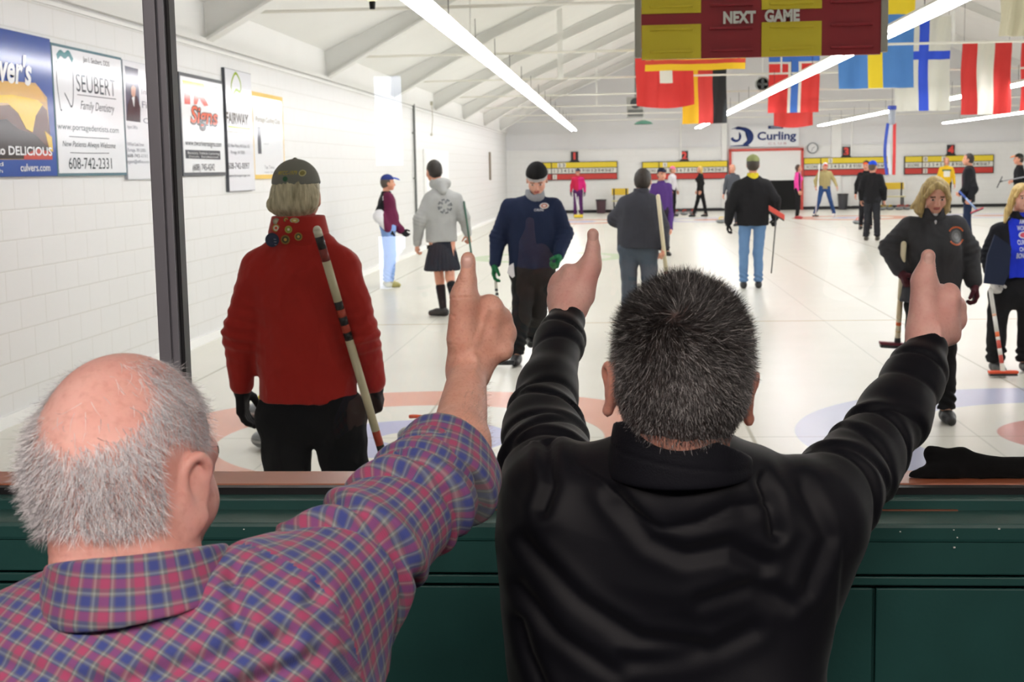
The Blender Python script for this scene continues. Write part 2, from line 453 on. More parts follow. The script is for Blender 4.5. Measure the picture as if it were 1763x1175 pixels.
bm = bmesh.new(); box(bm, ((XL+XR)/2, (2.45+YF)/2, -0.05), (XR-XL, YF-2.45, 0.1)); struct('floor', bm, M_ice)
def wall(name, bm, m): return struct(name, bm, m)
bm = bmesh.new(); box(bm, (XL-0.1, (2.45+YF)/2, 1.49), (0.2, YF-2.45, 2.98)); wall('wall_left', bm, M_block)
bm = bmesh.new(); box(bm, (XL-0.1, (2.45+YF)/2, 3.2), (0.2, YF-2.45, 0.44)); wall('wall_left_upper', bm, M_white)
bm = bmesh.new(); box(bm, (XL+0.02, (2.45+YF)/2, 2.965), (0.05, YF-2.46, 0.05)); box(bm, (XL+0.01, (2.45+YF)/2, 2.90), (0.025, YF-2.46, 0.03)); struct('trim_1', bm, M_white)
bm = bmesh.new(); box(bm, (XR+0.1, (2.45+YF)/2, 1.7), (0.2, YF-2.45, 3.4)); wall('wall_right', bm, M_block)
gx = [XL, XRG, XR]
bm = bmesh.new(); prism(bm, [(XL, 0), (XR, 0), (XR, ZE), (XRG, roof(XRG)), (XL, ZE)], YF, YF+0.2); wall('wall_far', bm, M_blockf)
bm = bmesh.new(); prism(bm, [(XL, 2.34), (XR, 2.34), (XR, ZE), (XRG, roof(XRG)), (XL, ZE)], YF-0.03, YF); box(bm, ((XL+XR)/2, YF-0.04, 2.33), (XR-XL, 0.05, 0.03)); wall('wall_far_upper', bm, M_grey)
bm = bmesh.new()
box(bm, ((XL+XR)/2, YF-0.03, 0.05), (XR-XL-0.02, 0.05, 0.12)); struct('baseboard_far', bm, M_blk)
bm = bmesh.new(); box(bm, (XL+0.02, (2.5+YF)/2, 0.04), (0.04, YF-2.6, 0.08)); struct('baseboard_left', bm, M_white)
# pitched ceiling with corrugated deck
bm = bmesh.new()
prism(bm, [(XL-0.2, ZE-0.09), (XRG, roof(XRG)), (XR+0.2, ZE-0.09), (XR+0.2, ZE+0.05), (XRG, roof(XRG)+0.14), (XL-0.2, ZE+0.05)], 2.3, YF+0.2); struct('ceiling', bm, M_white)
# rafters: one steel frame every 5.8 m, with a deep haunch at the wall
FR = [8.1 + 5.8 * k for k in range(8)]
for k, y in enumerate(FR):
    bm = bmesh.new()
    for sgn in (0, 1):
        def mx(p): return p if sgn == 0 else (XL + XR - p[0], p[1])
        top = [(XL, ZE-0.01), (XRG, roof(XRG)-0.01)]; bot = [(XRG, roof(XRG)-0.36), (-2.2, roof(-2.2)-0.20), (XL+0.02, 2.97)]
        prism(bm, [mx(p) for p in top + bot], y-0.012, y+0.012)
        prism(bm, [mx(p) for p in [(XRG, roof(XRG)-0.345), (-2.2, roof(-2.2)-0.185), (XL+0.02, 2.985), (XL+0.02, 2.955), (-2.2, roof(-2.2)-0.215), (XRG, roof(XRG)-0.375)]], y-0.11, y+0.11)
    rf = obj('steel_rafter', bm, M_steel)
    tag(rf, 'white painted steel roof frame with haunched ends, crossing the arena', 'rafter', 'roof frames of the arena')
    bm = bmesh.new()
    rod(bm, (XL+0.01, y+0.25, 3.27), (XR-0.01, y+0.25, 3.27), 0.017, seg=8)
    tr = obj('tie_rod', bm, mat('rod_paint', '#efede2', 0.5))
    tag(tr, 'thin white horizontal rod spanning the arena under a roof frame', 'tie rod', 'tie rods under the roof')
# hangers
for (px, yk, wd) in ((965, 25.75, 0.10), (1027, 37.3, 0.035), (812, 20.0, 0.02), (1345, 25.75, 0.03), (1640, 20.0, 0.03)):
    p = at(px, 150, yk); bm = bmesh.new(); zt = roof(p[0])-0.02
    box(bm, (p[0], yk, (3.27+zt)/2), (wd, 0.03, zt-3.25)); o = obj('hanger_post', bm, M_steel)
    tag(o, 'thin white vertical hanger between tie rod and roof', 'hanger', 'hangers above the tie rods')

# far wall door: red frame, panel raised over a slab coloured as the unlit opening
def fpx(px, py): p = at(px, py, YF - 0.06); return p[0], p[2]
dx0, dz1 = fpx(1257, 259); dx1, _ = fpx(1381, 256)
bm = bmesh.new()
for cx_, cz, sx, sz in (((dx0+dx1)/2, dz1, dx1-dx0+0.1, 0.09), (dx0, dz1/2, 0.09, dz1), (dx1, dz1/2, 0.09, dz1)): box(bm, (cx_, YF-0.09, cz+ (0.0)), (sx, 0.12, sz))
d1 = bpy.data.objects.new('door_1', None); C.objects.link(d1); d1['kind'] = 'structure'
obj('door_frame', bm, mat('frame_red', '#c4493f', 0.5), d1)
_, dzm = fpx(1320, 311)
bm = bmesh.new(); box(bm, ((dx0+dx1)/2, YF-0.075, (dz1+dzm)/2), (dx1-dx0-0.05, 0.05, dz1-dzm))
for i in range(1, 5): box(bm, ((dx0+dx1)/2, YF-0.1, dzm + (dz1-dzm)*i/5), (dx1-dx0-0.1, 0.012, 0.012))
obj('door_panel', bm, M_white, d1)
bm = bmesh.new(); box(bm, ((dx0+dx1)/2, YF-0.068, dzm/2), (dx1-dx0-0.05, 0.02, dzm)); obj('opening_shade_slab', bm, mat('opening_shade', '#0b0b0c', 0.9), d1)  # solid black slab painted in as the darkness beneath the raised panel
# pilasters / seams on the far wall
for i, (px, w_) in enumerate(((1172, 0.06), (1247, 0.18), (1440, 0.35), (1466, 0.06))):
    x, _ = fpx(px, 250); bm = bmesh.new(); box(bm, (x, YF-0.05, 1.7), (w_, 0.05, 3.2)); struct('trim_%d' % (i+2), bm, M_white)
# left-wall door and pipe
def atX(px, py, X):
    v = Mw @ np.array(((px - CX) / FPX, -(py - CY) / FPX, -1.0)); s = X / v[0]
    return np.array((X, v[1]*s, CAMZ + v[2]*s))
ya, yb = atX(731, 400, XL)[1], atX(772, 400, XL)[1]
bm = bmesh.new(); box(bm, (XL+0.02, (ya+yb)/2, 1.05), (0.04, yb-ya, 2.1)); box(bm, (XL+0.045, (ya+yb)/2, 1.05), (0.02, yb-ya-0.25, 1.95)); d2 = struct('door_2', bm, M_white)
p = atX(716, 300, XL+0.05); bm = bmesh.new(); rod(bm, (XL+0.04, p[1], 0.02), (XL+0.04, p[1], 2.97), 0.025, seg=8)
for z in (0.6, 1.5, 2.4): box(bm, (XL+0.02, p[1], z), (0.04, 0.1, 0.03))
tag(obj('wall_pipe', bm, mat('pipe_grey', '#5f625f', 0.5)), 'thin dark vertical pipe on the white block side wall', 'pipe')
p = atX(845, 288, XL+0.05); q = atX(845, 262, XL+0.05); r_ = atX(845, 310, XL+0.05)
bm = bmesh.new(); box(bm, (XL+0.03, p[1], (q[2]+r_[2])/2), (0.05, 0.25, q[2]-r_[2]), bev=0.01)
tag(obj('wall_thermometer', bm, mat('bronze_brown', '#8a7f70', 0.5)), 'slim brown vertical plate high on the side wall near the far corner', 'wall plate')
p0, p1 = atX(743, 178, XL+0.04), atX(743, 232, XL+0.04)
bm = bmesh.new(); tube(bm, [p0, (p0+p1)/2+np.array((0.02, 0.05, 0)), p1], 0.008); ball(bm, p1, 0.03)
box(bm, p0, (0.05, 0.06, 0.08)); tag(obj('pull_cord', bm, mat('cord_cream', '#c9c5b4', 0.6)), 'pale cord hanging down the white side wall above a door', 'cord')

# ---- glass screen and wainscot between lobby and ice
LX0, LX1 = -2.6, 2.6
def glass_material():
    m = bpy.data.materials.new('window_glass'); m.use_nodes = True; t = NT(m); n = t.n
    n.remove(n['Principled BSDF']); out = n['Material Output']
    tr = n.new('ShaderNodeBsdfTransparent'); tr.inputs[0].default_value = (0.985, 0.99, 0.985, 1)
    gl = n.new('ShaderNodeBsdfGlossy'); gl.inputs['Roughness'].default_value = 0.0
    g = n.new('ShaderNodeNewGeometry'); vm = n.new('ShaderNodeVectorMath'); vm.operation = 'DOT_PRODUCT'; t.l.new(g.outputs['Incoming'], vm.inputs[0]); t.l.new(g.outputs['Normal'], vm.inputs[1])
    fr = t.m('ADD', 0.037, t.m('MULTIPLY', 0.963, t.m('POWER', t.m('SUBTRACT', 1.0, t.m('ABSOLUTE', vm.outputs['Value']), clamp=True), 5.0)))   # reflectance grows towards grazing views
    mx = n.new('ShaderNodeMixShader'); t.l.new(fr, mx.inputs[0]); t.l.new(tr.outputs[0], mx.inputs[1]); t.l.new(gl.outputs[0], mx.inputs[2])
    t.l.new(mx.outputs[0], out.inputs[0]); return m
M_glass = glass_material()
ml, mr = at(267, 300, YG)[0], at(310, 345, YG)[0]
GZ0, GZ1 = 1.105, 2.66
for nm, a, b in (('window_1', LX0, ml+0.004), ('window_2', mr-0.004, LX1)):
    bm = bmesh.new(); box(bm, ((a+b)/2, YG, (GZ0+GZ1)/2), (b-a, 0.006, GZ1-GZ0)); struct(nm, bm, M_glass)
bm = bmesh.new(); W = mr - ml
box(bm, (ml+W*0.26, YG, (GZ0+GZ1)/2), (W*0.52, 0.05, GZ1-GZ0), bev=0.002)
box(bm, (ml+W*0.70, YG+0.002, (GZ0+GZ1)/2), (W*0.28, 0.046, GZ1-GZ0), bev=0.002)
box(bm, (ml+W*0.55, YG, (GZ0+GZ1)/2), (W*0.06, 0.036, GZ1-GZ0))
struct('trim_7', bm, M_alu)
bm = bmesh.new(); box(bm, (ml+W*0.92, YG+0.004, (GZ0+GZ1)/2), (W*0.16, 0.03, GZ1-GZ0)); struct('trim_8', bm, M_blk)
bm = bmesh.new(); box(bm, (0, YG-0.008, GZ0-0.006), (LX1-LX0, 0.02, 0.018)); struct('trim_9', bm, M_blk)
bm = bmesh.new(); box(bm, (0, YG+0.056, GZ0-0.010), (LX1-LX0, 0.106, 0.03), bev=0.004); struct('trim_10', bm, M_sill)
bm = bmesh.new()
box(bm, (0, YG-0.033, 1.078), (LX1-LX0, 0.034, 0.036), bev=0.003)
box(bm, (0, YG-0.085, 1.062), (LX1-LX0, 0.115, 0.03), bev=0.006)
box(bm, (0, YG-0.063, 1.0215), (LX1-LX0, 0.15, 0.057), bev=0.003)
for xa_, xb_ in ((560, 640), (850, 872), (1518, 1648)): box(bm, ((at(xa_, 880, 2.3)[0]+at(xb_, 880, 2.3)[0])/2, YG-0.052, 1.0775), (at(xb_, 880, 2.3)[0]-at(xa_, 880, 2.3)[0], 0.006, 0.003), mi=1)
for xa_, ya_, sz_ in ((1720, 911, 3), (1642, 913, 2), (1550, 916, 2), (1643, 943, 3), (1648, 926, 2), (700, 912, 2), (420, 912, 2)): p = at(xa_, ya_, 2.2065); box(bm, p, (sz_*0.0011, 0.002, sz_*0.0008), mi=2)
struct('trim_11', bm, [M_green, mat('bare_wood', '#8a5a44', 0.7), M_white])
bm = bmesh.new(); box(bm, (0, YG-0.06, 0.981), (LX1-LX0, 0.148, 0.014), bev=0.002); box(bm, (0, YG-0.04, 0.982), (LX1-LX0, 0.14, 0.024)); struct('trim_12', bm, M_green)
bm = bmesh.new(); box(bm, (0, YG-0.025, 0.485), (LX1-LX0, 0.18, 0.97))
xs = [at(p, 1080, YG-0.1)[0] for p in (-420, 120, 660, 1499, 2040)]
for a, b in zip(xs[:-1], xs[1:]):
    box(bm, ((a+b)/2, YG-0.120, 0.62), (b-a-0.006, 0.014, 0.694), bev=0.002)
struct('wall_green_wainscot', bm, M_green)
bm = bmesh.new(); box(bm, (0, YG, 2.9), (LX1-LX0, 0.2, 0.5)); box(bm, ((XL+LX0)/2-0.1, YG, 1.7), (LX0-XL+0.2, 0.2, 3.4)); box(bm, ((XR+LX1)/2, YG, 1.7), (XR-LX1, 0.2, 3.4))
prism(bm, [(XL, 3.15), (XR, 3.15), (XR, ZE), (XRG, roof(XRG)), (XL, ZE)], YG-0.1, YG+0.1); struct('wall_near', bm, M_white)
# ---- lobby
LF = 0.25
M_lob = mat('lobby_wall_paint', '#4b433c', 0.7); M_carp = mat('lobby_carpet', '#2b2a2c', 0.95, bump=0.4, bscale=300)
bm = bmesh.new(); box(bm, (0, -1.35, LF-0.05), (6.4, 7.2, 0.1)); struct('floor_lobby', bm, M_carp)
bm = bmesh.new(); box(bm, (0, -1.35, 2.80), (6.4, 7.2, 0.08)); struct('ceiling_lobby', bm, mat('lobby_ceiling', '#8d8a84', 0.8))
bm = bmesh.new(); box(bm, (-3.1, -1.35, 1.5), (0.1, 7.2, 2.6)); struct('wall_lobby_left', bm, M_lob)
bm = bmesh.new(); box(bm, (3.1, -1.35, 1.5), (0.1, 7.2, 2.6)); struct('wall_lobby_right', bm, M_lob)
# back wall with a narrow daylight window that the glass mirrors
WX, WW, WZ0, WZ1 = -1.58, 0.20, 0.72, 2.25
bm = bmesh.new(); yb_ = -4.95
WP = ((0.83, 1.20), (1.69, 2.30))
for a, b, c, d in ((-3.1, WX-WW/2, LF, 2.8), (WX+WW/2, 3.1, LF, 2.8), (WX-WW/2, WX+WW/2, LF, WP[0][0]), (WX-WW/2, WX+WW/2, WP[0][1], WP[1][0]), (WX-WW/2, WX+WW/2, WP[1][1], 2.8)):
    box(bm, ((a+b)/2, yb_, (c+d)/2), (b-a, 0.1, d-c))
struct('wall_lobby_back', bm, M_lob)
bm = bmesh.new()
for c, d in WP: box(bm, (WX, yb_-0.04, (c+d)/2), (WW, 0.01, d-c))
struct('window_3', bm, emis('daylight', '#dbe6ff', 8.0))

for x in (-1.5, 0.1, 1.7):  # unseen panels added overhead to light the backs of the two men
    t_ = thing('lobby_fill_light', 'unseen flat square light panel added to brighten the lobby', 'fill light', (x, -0.55, 2.76), 0, 'added lobby fill lights')
    bm = bmesh.new(); box(bm, (0, 0, -0.02), (0.66, 0.66, 0.04)); obj('frame', bm, M_white, t_)
    bm = bmesh.new(); box(bm, (0, 0, -0.042), (0.6, 0.6, 0.006)); obj('diffuser', bm, emis('lobby_fill_glow', '#fff1e6', LOBBY), t_)

# ---- rows of fluorescent strip lights
M_tube = emis('fluorescent_tube', '#f6f5fa', TUBE); M_hous = mat('light_housing', '#d8d6cc', 0.45)
ZL = 2.93
proto = None
for s_ in range(4):
    x = S1 - 0.25 + PITCH * s_ + (0.1 if s_ else 0)
    y0 = 9.05
    nseg = 17
    for k in range(nseg):
        y = y0 + 2.44 * k
        if proto is None:
            proto = thing('strip_light', 'white twin-tube fluorescent strip light hanging in a long row above the ice', 'strip light', (x, y, ZL), 0, 'fluorescent strip lights over the ice')
            bm = bmesh.new(); box(bm, (0, 0, 0.06), (0.12, 2.42, 0.06), bev=0.004)
            prism(bm, [(-0.115, 0.042), (-0.06, 0.085), (0.06, 0.085), (0.115, 0.042), (0.112, 0.038), (0.06, 0.075), (-0.06, 0.075), (-0.112, 0.038)], -1.21, 1.21)
            kids = [obj('housing', bm, M_hous, proto)]
            for sx in (-0.07, 0.07):
                bm = bmesh.new(); rod(bm, (sx, -1.19, 0.02), (sx, 1.19, 0.02), 0.019, seg=8); kids.append(obj('tube', bm, M_tube, proto))
            bm = bmesh.new()
            rod(bm, (0, -0.9, 0.08), (0, -0.9, 0.36), 0.004, seg=5)
            kids.append(obj('hanging_wire', bm, M_blk, proto))
        else:
            t_ = proto.copy(); C.objects.link(t_); t_.location = (x, y, ZL)
            for c in kids: d_ = c.copy(); C.objects.link(d_); d_.parent = t_
# ================================================================ people
def skin_material(name, a, b, c=None, scale=18, rough=0.5):
    m = bpy.data.materials.new(name); m.use_nodes = True; t = NT(m); p = t.n['Principled BSDF']; _mats[name] = m
    tc = t.n.new('ShaderNodeTexCoord')
    n1 = t.n.new('ShaderNodeTexNoise'); n1.inputs['Scale'].default_value = scale; n1.inputs['Detail'].default_value = 5; t.l.new(tc.outputs['Object'], n1.inputs['Vector'])
    n2 = t.n.new('ShaderNodeTexNoise'); n2.inputs['Scale'].default_value = scale * 9; n2.inputs['Detail'].default_value = 3; t.l.new(tc.outputs['Object'], n2.inputs['Vector'])
    f = t.m('MULTIPLY', t.m('SUBTRACT', n1.outputs['Fac'], 0.32), 2.6, clamp=True)
    col = t.mix(f, lin(a), lin(b)); f2 = t.m('MULTIPLY', t.m('SUBTRACT', n2.outputs['Fac'], 0.5), 1.6, clamp=True)
    col = t.mix(f2, col, lin(c or b)); t.l.new(col, p.inputs['Base Color'])
    p.inputs['Roughness'].default_value = rough; p.inputs['Specular IOR Level'].default_value = 0.4
    p.inputs['Subsurface Weight'].default_value = 0.15; p.inputs['Subsurface Radius'].default_value = (0.01, 0.003, 0.0015); p.inputs['Subsurface Scale'].default_value = 0.5
    bp = t.n.new('ShaderNodeBump'); bp.inputs['Strength'].default_value = 0.35; bp.inputs['Distance'].default_value = 0.0008
    n3 = t.n.new('ShaderNodeTexNoise'); n3.inputs['Scale'].default_value = 260; n3.inputs['Detail'].default_value = 4; t.l.new(tc.outputs['Object'], n3.inputs['Vector'])
    t.l.new(n3.outputs['Fac'], bp.inputs['Height']); t.l.new(bp.outputs['Normal'], p.inputs['Normal'])
    return m
def hair_material(name, a, b):
    m = bpy.data.materials.new(name); m.use_nodes = True; t = NT(m); p = t.n['Principled BSDF']; _mats[name] = m
    tc = t.n.new('ShaderNodeTexCoord'); mp = t.n.new('ShaderNodeMapping'); mp.inputs['Scale'].default_value = (90, 90, 12)
    t.l.new(tc.outputs['Object'], mp.inputs[0])
    n1 = t.n.new('ShaderNodeTexNoise'); n1.inputs['Scale'].default_value = 1.0; n1.inputs['Detail'].default_value = 4; t.l.new(mp.outputs[0], n1.inputs['Vector'])
    t.l.new(t.mix(t.m('MULTIPLY', t.m('SUBTRACT', n1.outputs['Fac'], 0.3), 2.4, clamp=True), lin(a), lin(b)), p.inputs['Base Color'])
    p.inputs['Roughness'].default_value = 0.55
    bp = t.n.new('ShaderNodeBump'); bp.inputs['Strength'].default_value = 0.7; bp.inputs['Distance'].default_value = 0.004
    t.l.new(n1.outputs['Fac'], bp.inputs['Height']); t.l.new(bp.outputs['Normal'], p.inputs['Normal']); return m
SKIN = skin_material('skin', '#d9a086', '#c98870', '#b8745f')
SKIN_P = skin_material('skin_pale', '#e2b09a', '#d49a86', '#c4806e')
LIPS = mat('lips', '#b0605a', 0.45); EYE = mat('eye_dark', '#2a211c', 0.3); EYEW = mat('eye_white', '#d8d2cc', 0.3); BROW = mat('brow_hair', '#5a4534', 0.8)

def head_prims(F, c, R, s=1.0, ears=True, face=True):
    c = np.array(c, float)
    def L(p): return c + R @ (np.array(p, float) * s)
    def r(*v): return np.array(v) * s
    F.ell(L((0, -0.008, 0.015)), r(0.0755, 0.096, 0.092), R, k=0.01)
    F.ell(L((0, 0.03, -0.05)), r(0.058, 0.062, 0.07), R, k=0.03*s)
    F.ell(L((0, 0.062, -0.100)), r(0.026, 0.020, 0.018), R, k=0.03*s)
    if face:
        for q in (-1, 1): F.ell(L((q*0.037, 0.052, -0.048)), r(0.026, 0.026, 0.026), R, k=0.02*s)
        F.cone(L((-0.034, 0.078, 0.004)), L((0.034, 0.078, 0.004)), 0.013*s, k=0.02*s)
        for q in (-1, 1): F.ell(L((q*0.031, 0.097, -0.013)), r(0.017, 0.012, 0.011), R, k=0.012*s, sub=True)
        for q in (-1, 1): F.ell(L((q*0.031, 0.077, -0.013)), r(0.0125, 0.0125, 0.0125), R, k=0.003*s)
        F.cone(L((0, 0.086, -0.006)), L((0, 0.108, -0.044)), 0.008*s, 0.0125*s, k=0.014*s)
        for q in (-1, 1): F.ell(L((q*0.011, 0.098, -0.048)), r(0.008, 0.01, 0.007), R, k=0.008*s)
        F.ell(L((0, 0.087, -0.071)), r(0.024, 0.010, 0.006), R, k=0.008*s)
        F.ell(L((0, 0.086, -0.080)), r(0.021, 0.010, 0.006), R, k=0.004*s)
    if ears:
        for q in (-1, 1):
            F.ell(L((q*0.077, -0.006, -0.020)), r(0.010, 0.017, 0.031), R @ rotm(z=-q*0.35), k=0.008*s)
            F.ell(L((q*0.089, -0.002, -0.018)), r(0.007, 0.009, 0.017), R, k=0.005*s, sub=True)
def face_mats(V, F, c, R, s):
    """0 skin, 1 lips, 2 iris, 3 white, 4 brow - by place on the head"""
    P = (V[F].mean(1) - np.array(c)) @ R / s
    x, y, z = np.abs(P[:, 0]), P[:, 1], P[:, 2]; m = np.zeros(len(F), int)
    m[(y > 0.07) & (x < 0.023 - 0.4 * np.abs(z + 0.0755)) & (np.abs(z + 0.0755) < 0.0095)] = 1
    m[(y > 0.07) & (((x - 0.031) / 0.013) ** 2 + ((z + 0.013) / 0.0065) ** 2 < 1)] = 3
    m[(y > 0.07) & (((x - 0.031) / 0.007) ** 2 + ((z + 0.013) / 0.007) ** 2 < 1)] = 2
    m[(y > 0.06) & (np.abs(x - 0.032) < 0.017) & (np.abs(z - 0.009 + 0.15*(x-0.02)) < 0.0045)] = 4
    return m
def hand_prims(F, w, d, th, n, s=1.0, curl=0.6, g=0.0, rk=0.006, thumb_out=0.5):
    """wrist w, finger direction d, thumb side th, palm normal n; curl per joint in radians; g adds glove thickness"""
    w = np.array(w, float); d = _n(d); th = _n(np.array(th, float) - d * np.dot(th, d)); n = _n(np.cross(d, th)) * (1 if np.dot(np.cross(d, th), n) > 0 else -1)
    R = np.stack([th, n, d], 1)
    F.cone(w - d * 0.02 * s, w + d * 0.02 * s, (0.024 + g) * s, (0.026 + g) * s, k=0.01)
    F.box(w + d * 0.05 * s, np.array((0.041 + g, 0.014 + g, 0.045)) * s, R, rd=0.0135 * s, k=0.012)
    for i, L in enumerate((0.074, 0.082, 0.076, 0.06)):
        p = w + (d * 0.088 + th * (0.031 - 0.0205 * i)) * s; a = curl * (0.75 + 0.1 * i); r0 = (0.0092 + g) * s
        for j, f in enumerate((0.46, 0.31, 0.25)):
            dd = d * math.cos(a) + n * math.sin(a); q = p + dd * L * f * s
            F.cone(p, q, r0, r0 * 0.9, k=rk if j else 0.008); p = q; r0 *= 0.92; a += curl * 1.15
    p = w + (d * 0.025 + th * 0.026 + n * 0.006) * s; dd = _n(d * (1 - thumb_out) + th * thumb_out + n * 0.35)
    q = p + dd * 0.045 * s; F.cone(p, q, (0.014 + g) * s, (0.0115 + g) * s, k=0.012)
    d2 = _n(d * 0.8 + th * 0.15 + n * (0.2 + curl * 0.5)); q2 = q + d2 * 0.05 * s; F.cone(q, q2, (0.0112 + g) * s, (0.009 + g) * s, k=rk)

def rz(h): return rotm(z=h)
def person(name_label, X, Y, H=1.75, face=0.0, pose=None, top=None, bottom=None, shoes='#1c1b1d', hair=None, hat=None, gloves=None,
           skin=None, head_yaw=None, head_pitch=0.0, group=None, zoff=0.0, hem=0.86, extra=None, bulk=0.0, voxel=None, curls=(0.5, 0.5), hand_n=None, female=False):
    """a standing figure; joints in world axes relative to the feet; a = arm on the left of the picture, b = on the right"""
    s = H / 1.75; Rb = rz(face); fw = Rb @ np.array((0, 1.0, 0)); rt = Rb @ np.array((1.0, 0, 0))
    sa = -1 if math.cos(face) >= -1e-6 else 1
    J = {}
    for nm, sg in (('a', sa), ('b', -sa)):
        J['s'+nm] = rt*sg*0.175 + np.array((0, 0, 1.41)); J['e'+nm] = rt*sg*0.235 - fw*0.03 + np.array((0, 0, 1.13)); J['w'+nm] = rt*sg*0.25 + fw*0.05 + np.array((0, 0, 0.89))
        J['h'+nm] = rt*sg*0.085 + np.array((0, 0, 0.91)); J['k'+nm] = rt*sg*0.10 + fw*0.02 + np.array((0, 0, 0.50)); J['f'+nm] = rt*sg*0.12 - fw*0.02 + np.array((0, 0, 0.085))
    J['pel'] = np.array((0, 0, 0.95)); J['chest'] = np.array((0, 0, 1.27)) ; J['neck'] = np.array((0, 0, 1.45)) - fw*0.01; J['head'] = np.array((0, 0, 1.615)) + fw*0.02
    for k_ in J: J[k_] = J[k_] * s
    for k_, v in (pose or {}).items(): J[k_] = np.array(v, float)
    mid = (J['sa'] + J['sb']) / 2
    for q in 'ab': J['s'+q] = mid + (J['s'+q] - mid) * 0.90 - np.array((0, 0, 0.035))
    root = thing('person', name_label, 'person', (X, Y, zoff), 0, group)
    hv = voxel or min(0.016, max(0.0045, Y * 0.00085)); hd = max(0.0028, hv * 0.62)
    hy = face if head_yaw is None else head_yaw
    Rh = rotm(z=hy) @ rotm(x=-head_pitch); hs = s * (0.95 if female else 1.0) * 1.02
    sk = skin or SKIN
    # body: one figure under the clothes
    F = Field()
    F.cone(J['pel'], J['chest'], 0.115*s, 0.125*s, w=fw, fl=0.62); F.cone((J['sa']+J['sb'])/2, J['neck'], 0.06*s, 0.055*s, k=0.04)
    F.cone(J['neck'] - np.array((0, 0, 0.06)), J['head'] + Rh @ np.array((0, -0.03, -0.06)), 0.052*s, 0.050*s, k=0.02)
    for q in 'ab':
        F.cone(J['s'+q], J['e'+q], 0.042*s, 0.035*s, k=0.03); F.cone(J['e'+q], J['w'+q], 0.034*s, 0.024*s, k=0.02)
        F.cone(J['h'+q], J['k'+q], 0.078*s, 0.052*s, k=0.03); F.cone(J['k'+q], J['f'+q], 0.052*s, 0.036*s, k=0.02)
        F.cone(J['f'+q], J['f'+q] + fw*0.12*s - np.array((0, 0, 0.04)), 0.034*s, 0.028*s, k=0.02)
    parts = []
    V, Q = F.mesh(max(hv, 0.007)); parts.append((V, Q, 0))
    F = Field(); head_prims(F, J['head'], Rh, hs); F.cone(J['neck'], J['head'] + Rh @ np.array((0, -0.03, -0.06)), 0.051*s, 0.050*s, k=0.02)
    V, Q = F.mesh(hd); parts.append((V, Q, face_mats(V, Q, J['head'], Rh, hs)))
    hands = {}
    for i, q in enumerate('ab'):
        d = _n(J['w'+q] - J['e'+q]); inward = J['pel'] - J['w'+q]; inward[2] = 0
        nn = _n(inward - d * np.dot(inward, d)) if hand_n is None or hand_n[i] is None else _n(hand_n[i])
        th = _n(fw - d * np.dot(fw, d) + 1e-3); hands[q] = (d, th, nn)
        G = Field(); hand_prims(G, J['w'+q], d, th, nn, s, curls[i])
        V, Q = G.mesh(min(0.006, max(0.003, hv*0.6))); parts.append((V, Q, 0))
    V, Q, M = join(parts); np_obj('body', V, Q, [sk, LIPS, EYE, EYEW, BROW], root, M)
    # trousers
    b = bottom or dict(color='#1d1e22')
    bm_ = cloth('cloth_' + b['color'].strip('#'), b['color'], **b.get('mat', {}))
    wd = b.get('wide', 0.0); F = Field()
    if b.get('kind') == 'kilt':
        z0 = b['z0']; F.cone((J['pel'][0], J['pel'][1], hem), np.array((J['pel'][0], J['pel'][1], z0)), 0.140*s, 0.215*s, w=fw, fl=0.80); F.plane((0, 0, z0), (0, 0, -1)); F.plane((0, 0, hem + 0.015), (0, 0, 1))
        V, Q = F.mesh(hv, lambda V, N: 0.006 * np.sin(np.arctan2(V[:, 1], V[:, 0]) * 22) * np.clip((J['pel'][2] - V[:, 2]) * 4, 0, 1)); np_obj('kilt', V, Q, bm_, root)
    else:
        F.cone(J['ha'] + (0, 0, 0.02), J['hb'] + (0, 0, 0.02), (0.098 + wd)*s, k=0.03)
        F.cone(J['pel'] - (0, 0, 0.02), J['pel'] + (0, 0, 0.05), 0.14*s, w=fw, fl=0.75, k=0.03)
        for q in 'ab':
            F.cone(J['h'+q], J['k'+q], (0.090 + wd)*s, (0.066 + wd)*s, k=0.03)
            F.cone(J['k'+q], J['f'+q] + (0, 0, 0.01), (0.066 + wd)*s, (0.056 + wd)*s, k=0.025)
        for q in 'ab':
            dd = _n(J['f'+q] - J['k'+q]); F.plane(J['f'+q] - dd*0.0, (0, 0, -1)) if abs(J['f'+q][2] - min(J['fa'][2], J['fb'][2])) < 1e-6 else None
        zk = {q: J['k'+q] for q in 'ab'}
        def fold(V, N):
            d = 0.008 * fn(V * np.array((1, 1, 1.2)), 4.0, 3) + 0.005 * fn(V, 9, 5) + 0.008 * (ridge(V, 4, int(abs(X * 53)) % 89, (1.6, 1.4, 0.8)) - 0.4)
            for q in 'ab': d += 0.005 * np.exp(-((V[:, 2] - J['f'+q][2] - 0.06) / 0.06) ** 2) * (1 + fn(V, 6, 9)) * np.sin(V[:, 2] * 105 + V[:, 0] * 60 + V[:, 1] * 40)
            return d * s
        V, Q = F.mesh(hv, fold); np_obj(b.get('name', 'trousers'), V, Q, bm_, root)
    if b.get('socks'):
        F = Field()
        for q in 'ab': F.cone(J['k'+q] * 0.75 + J['f'+q] * 0.25, J['f'+q], 0.056*s, 0.041*s)
        V, Q = F.mesh(hv); np_obj('knee_socks', V, Q, cloth('sock_black', '#17181c'), root)
    # shoes
    sm = mat('shoe_' + shoes.strip('#'), shoes, 0.45)
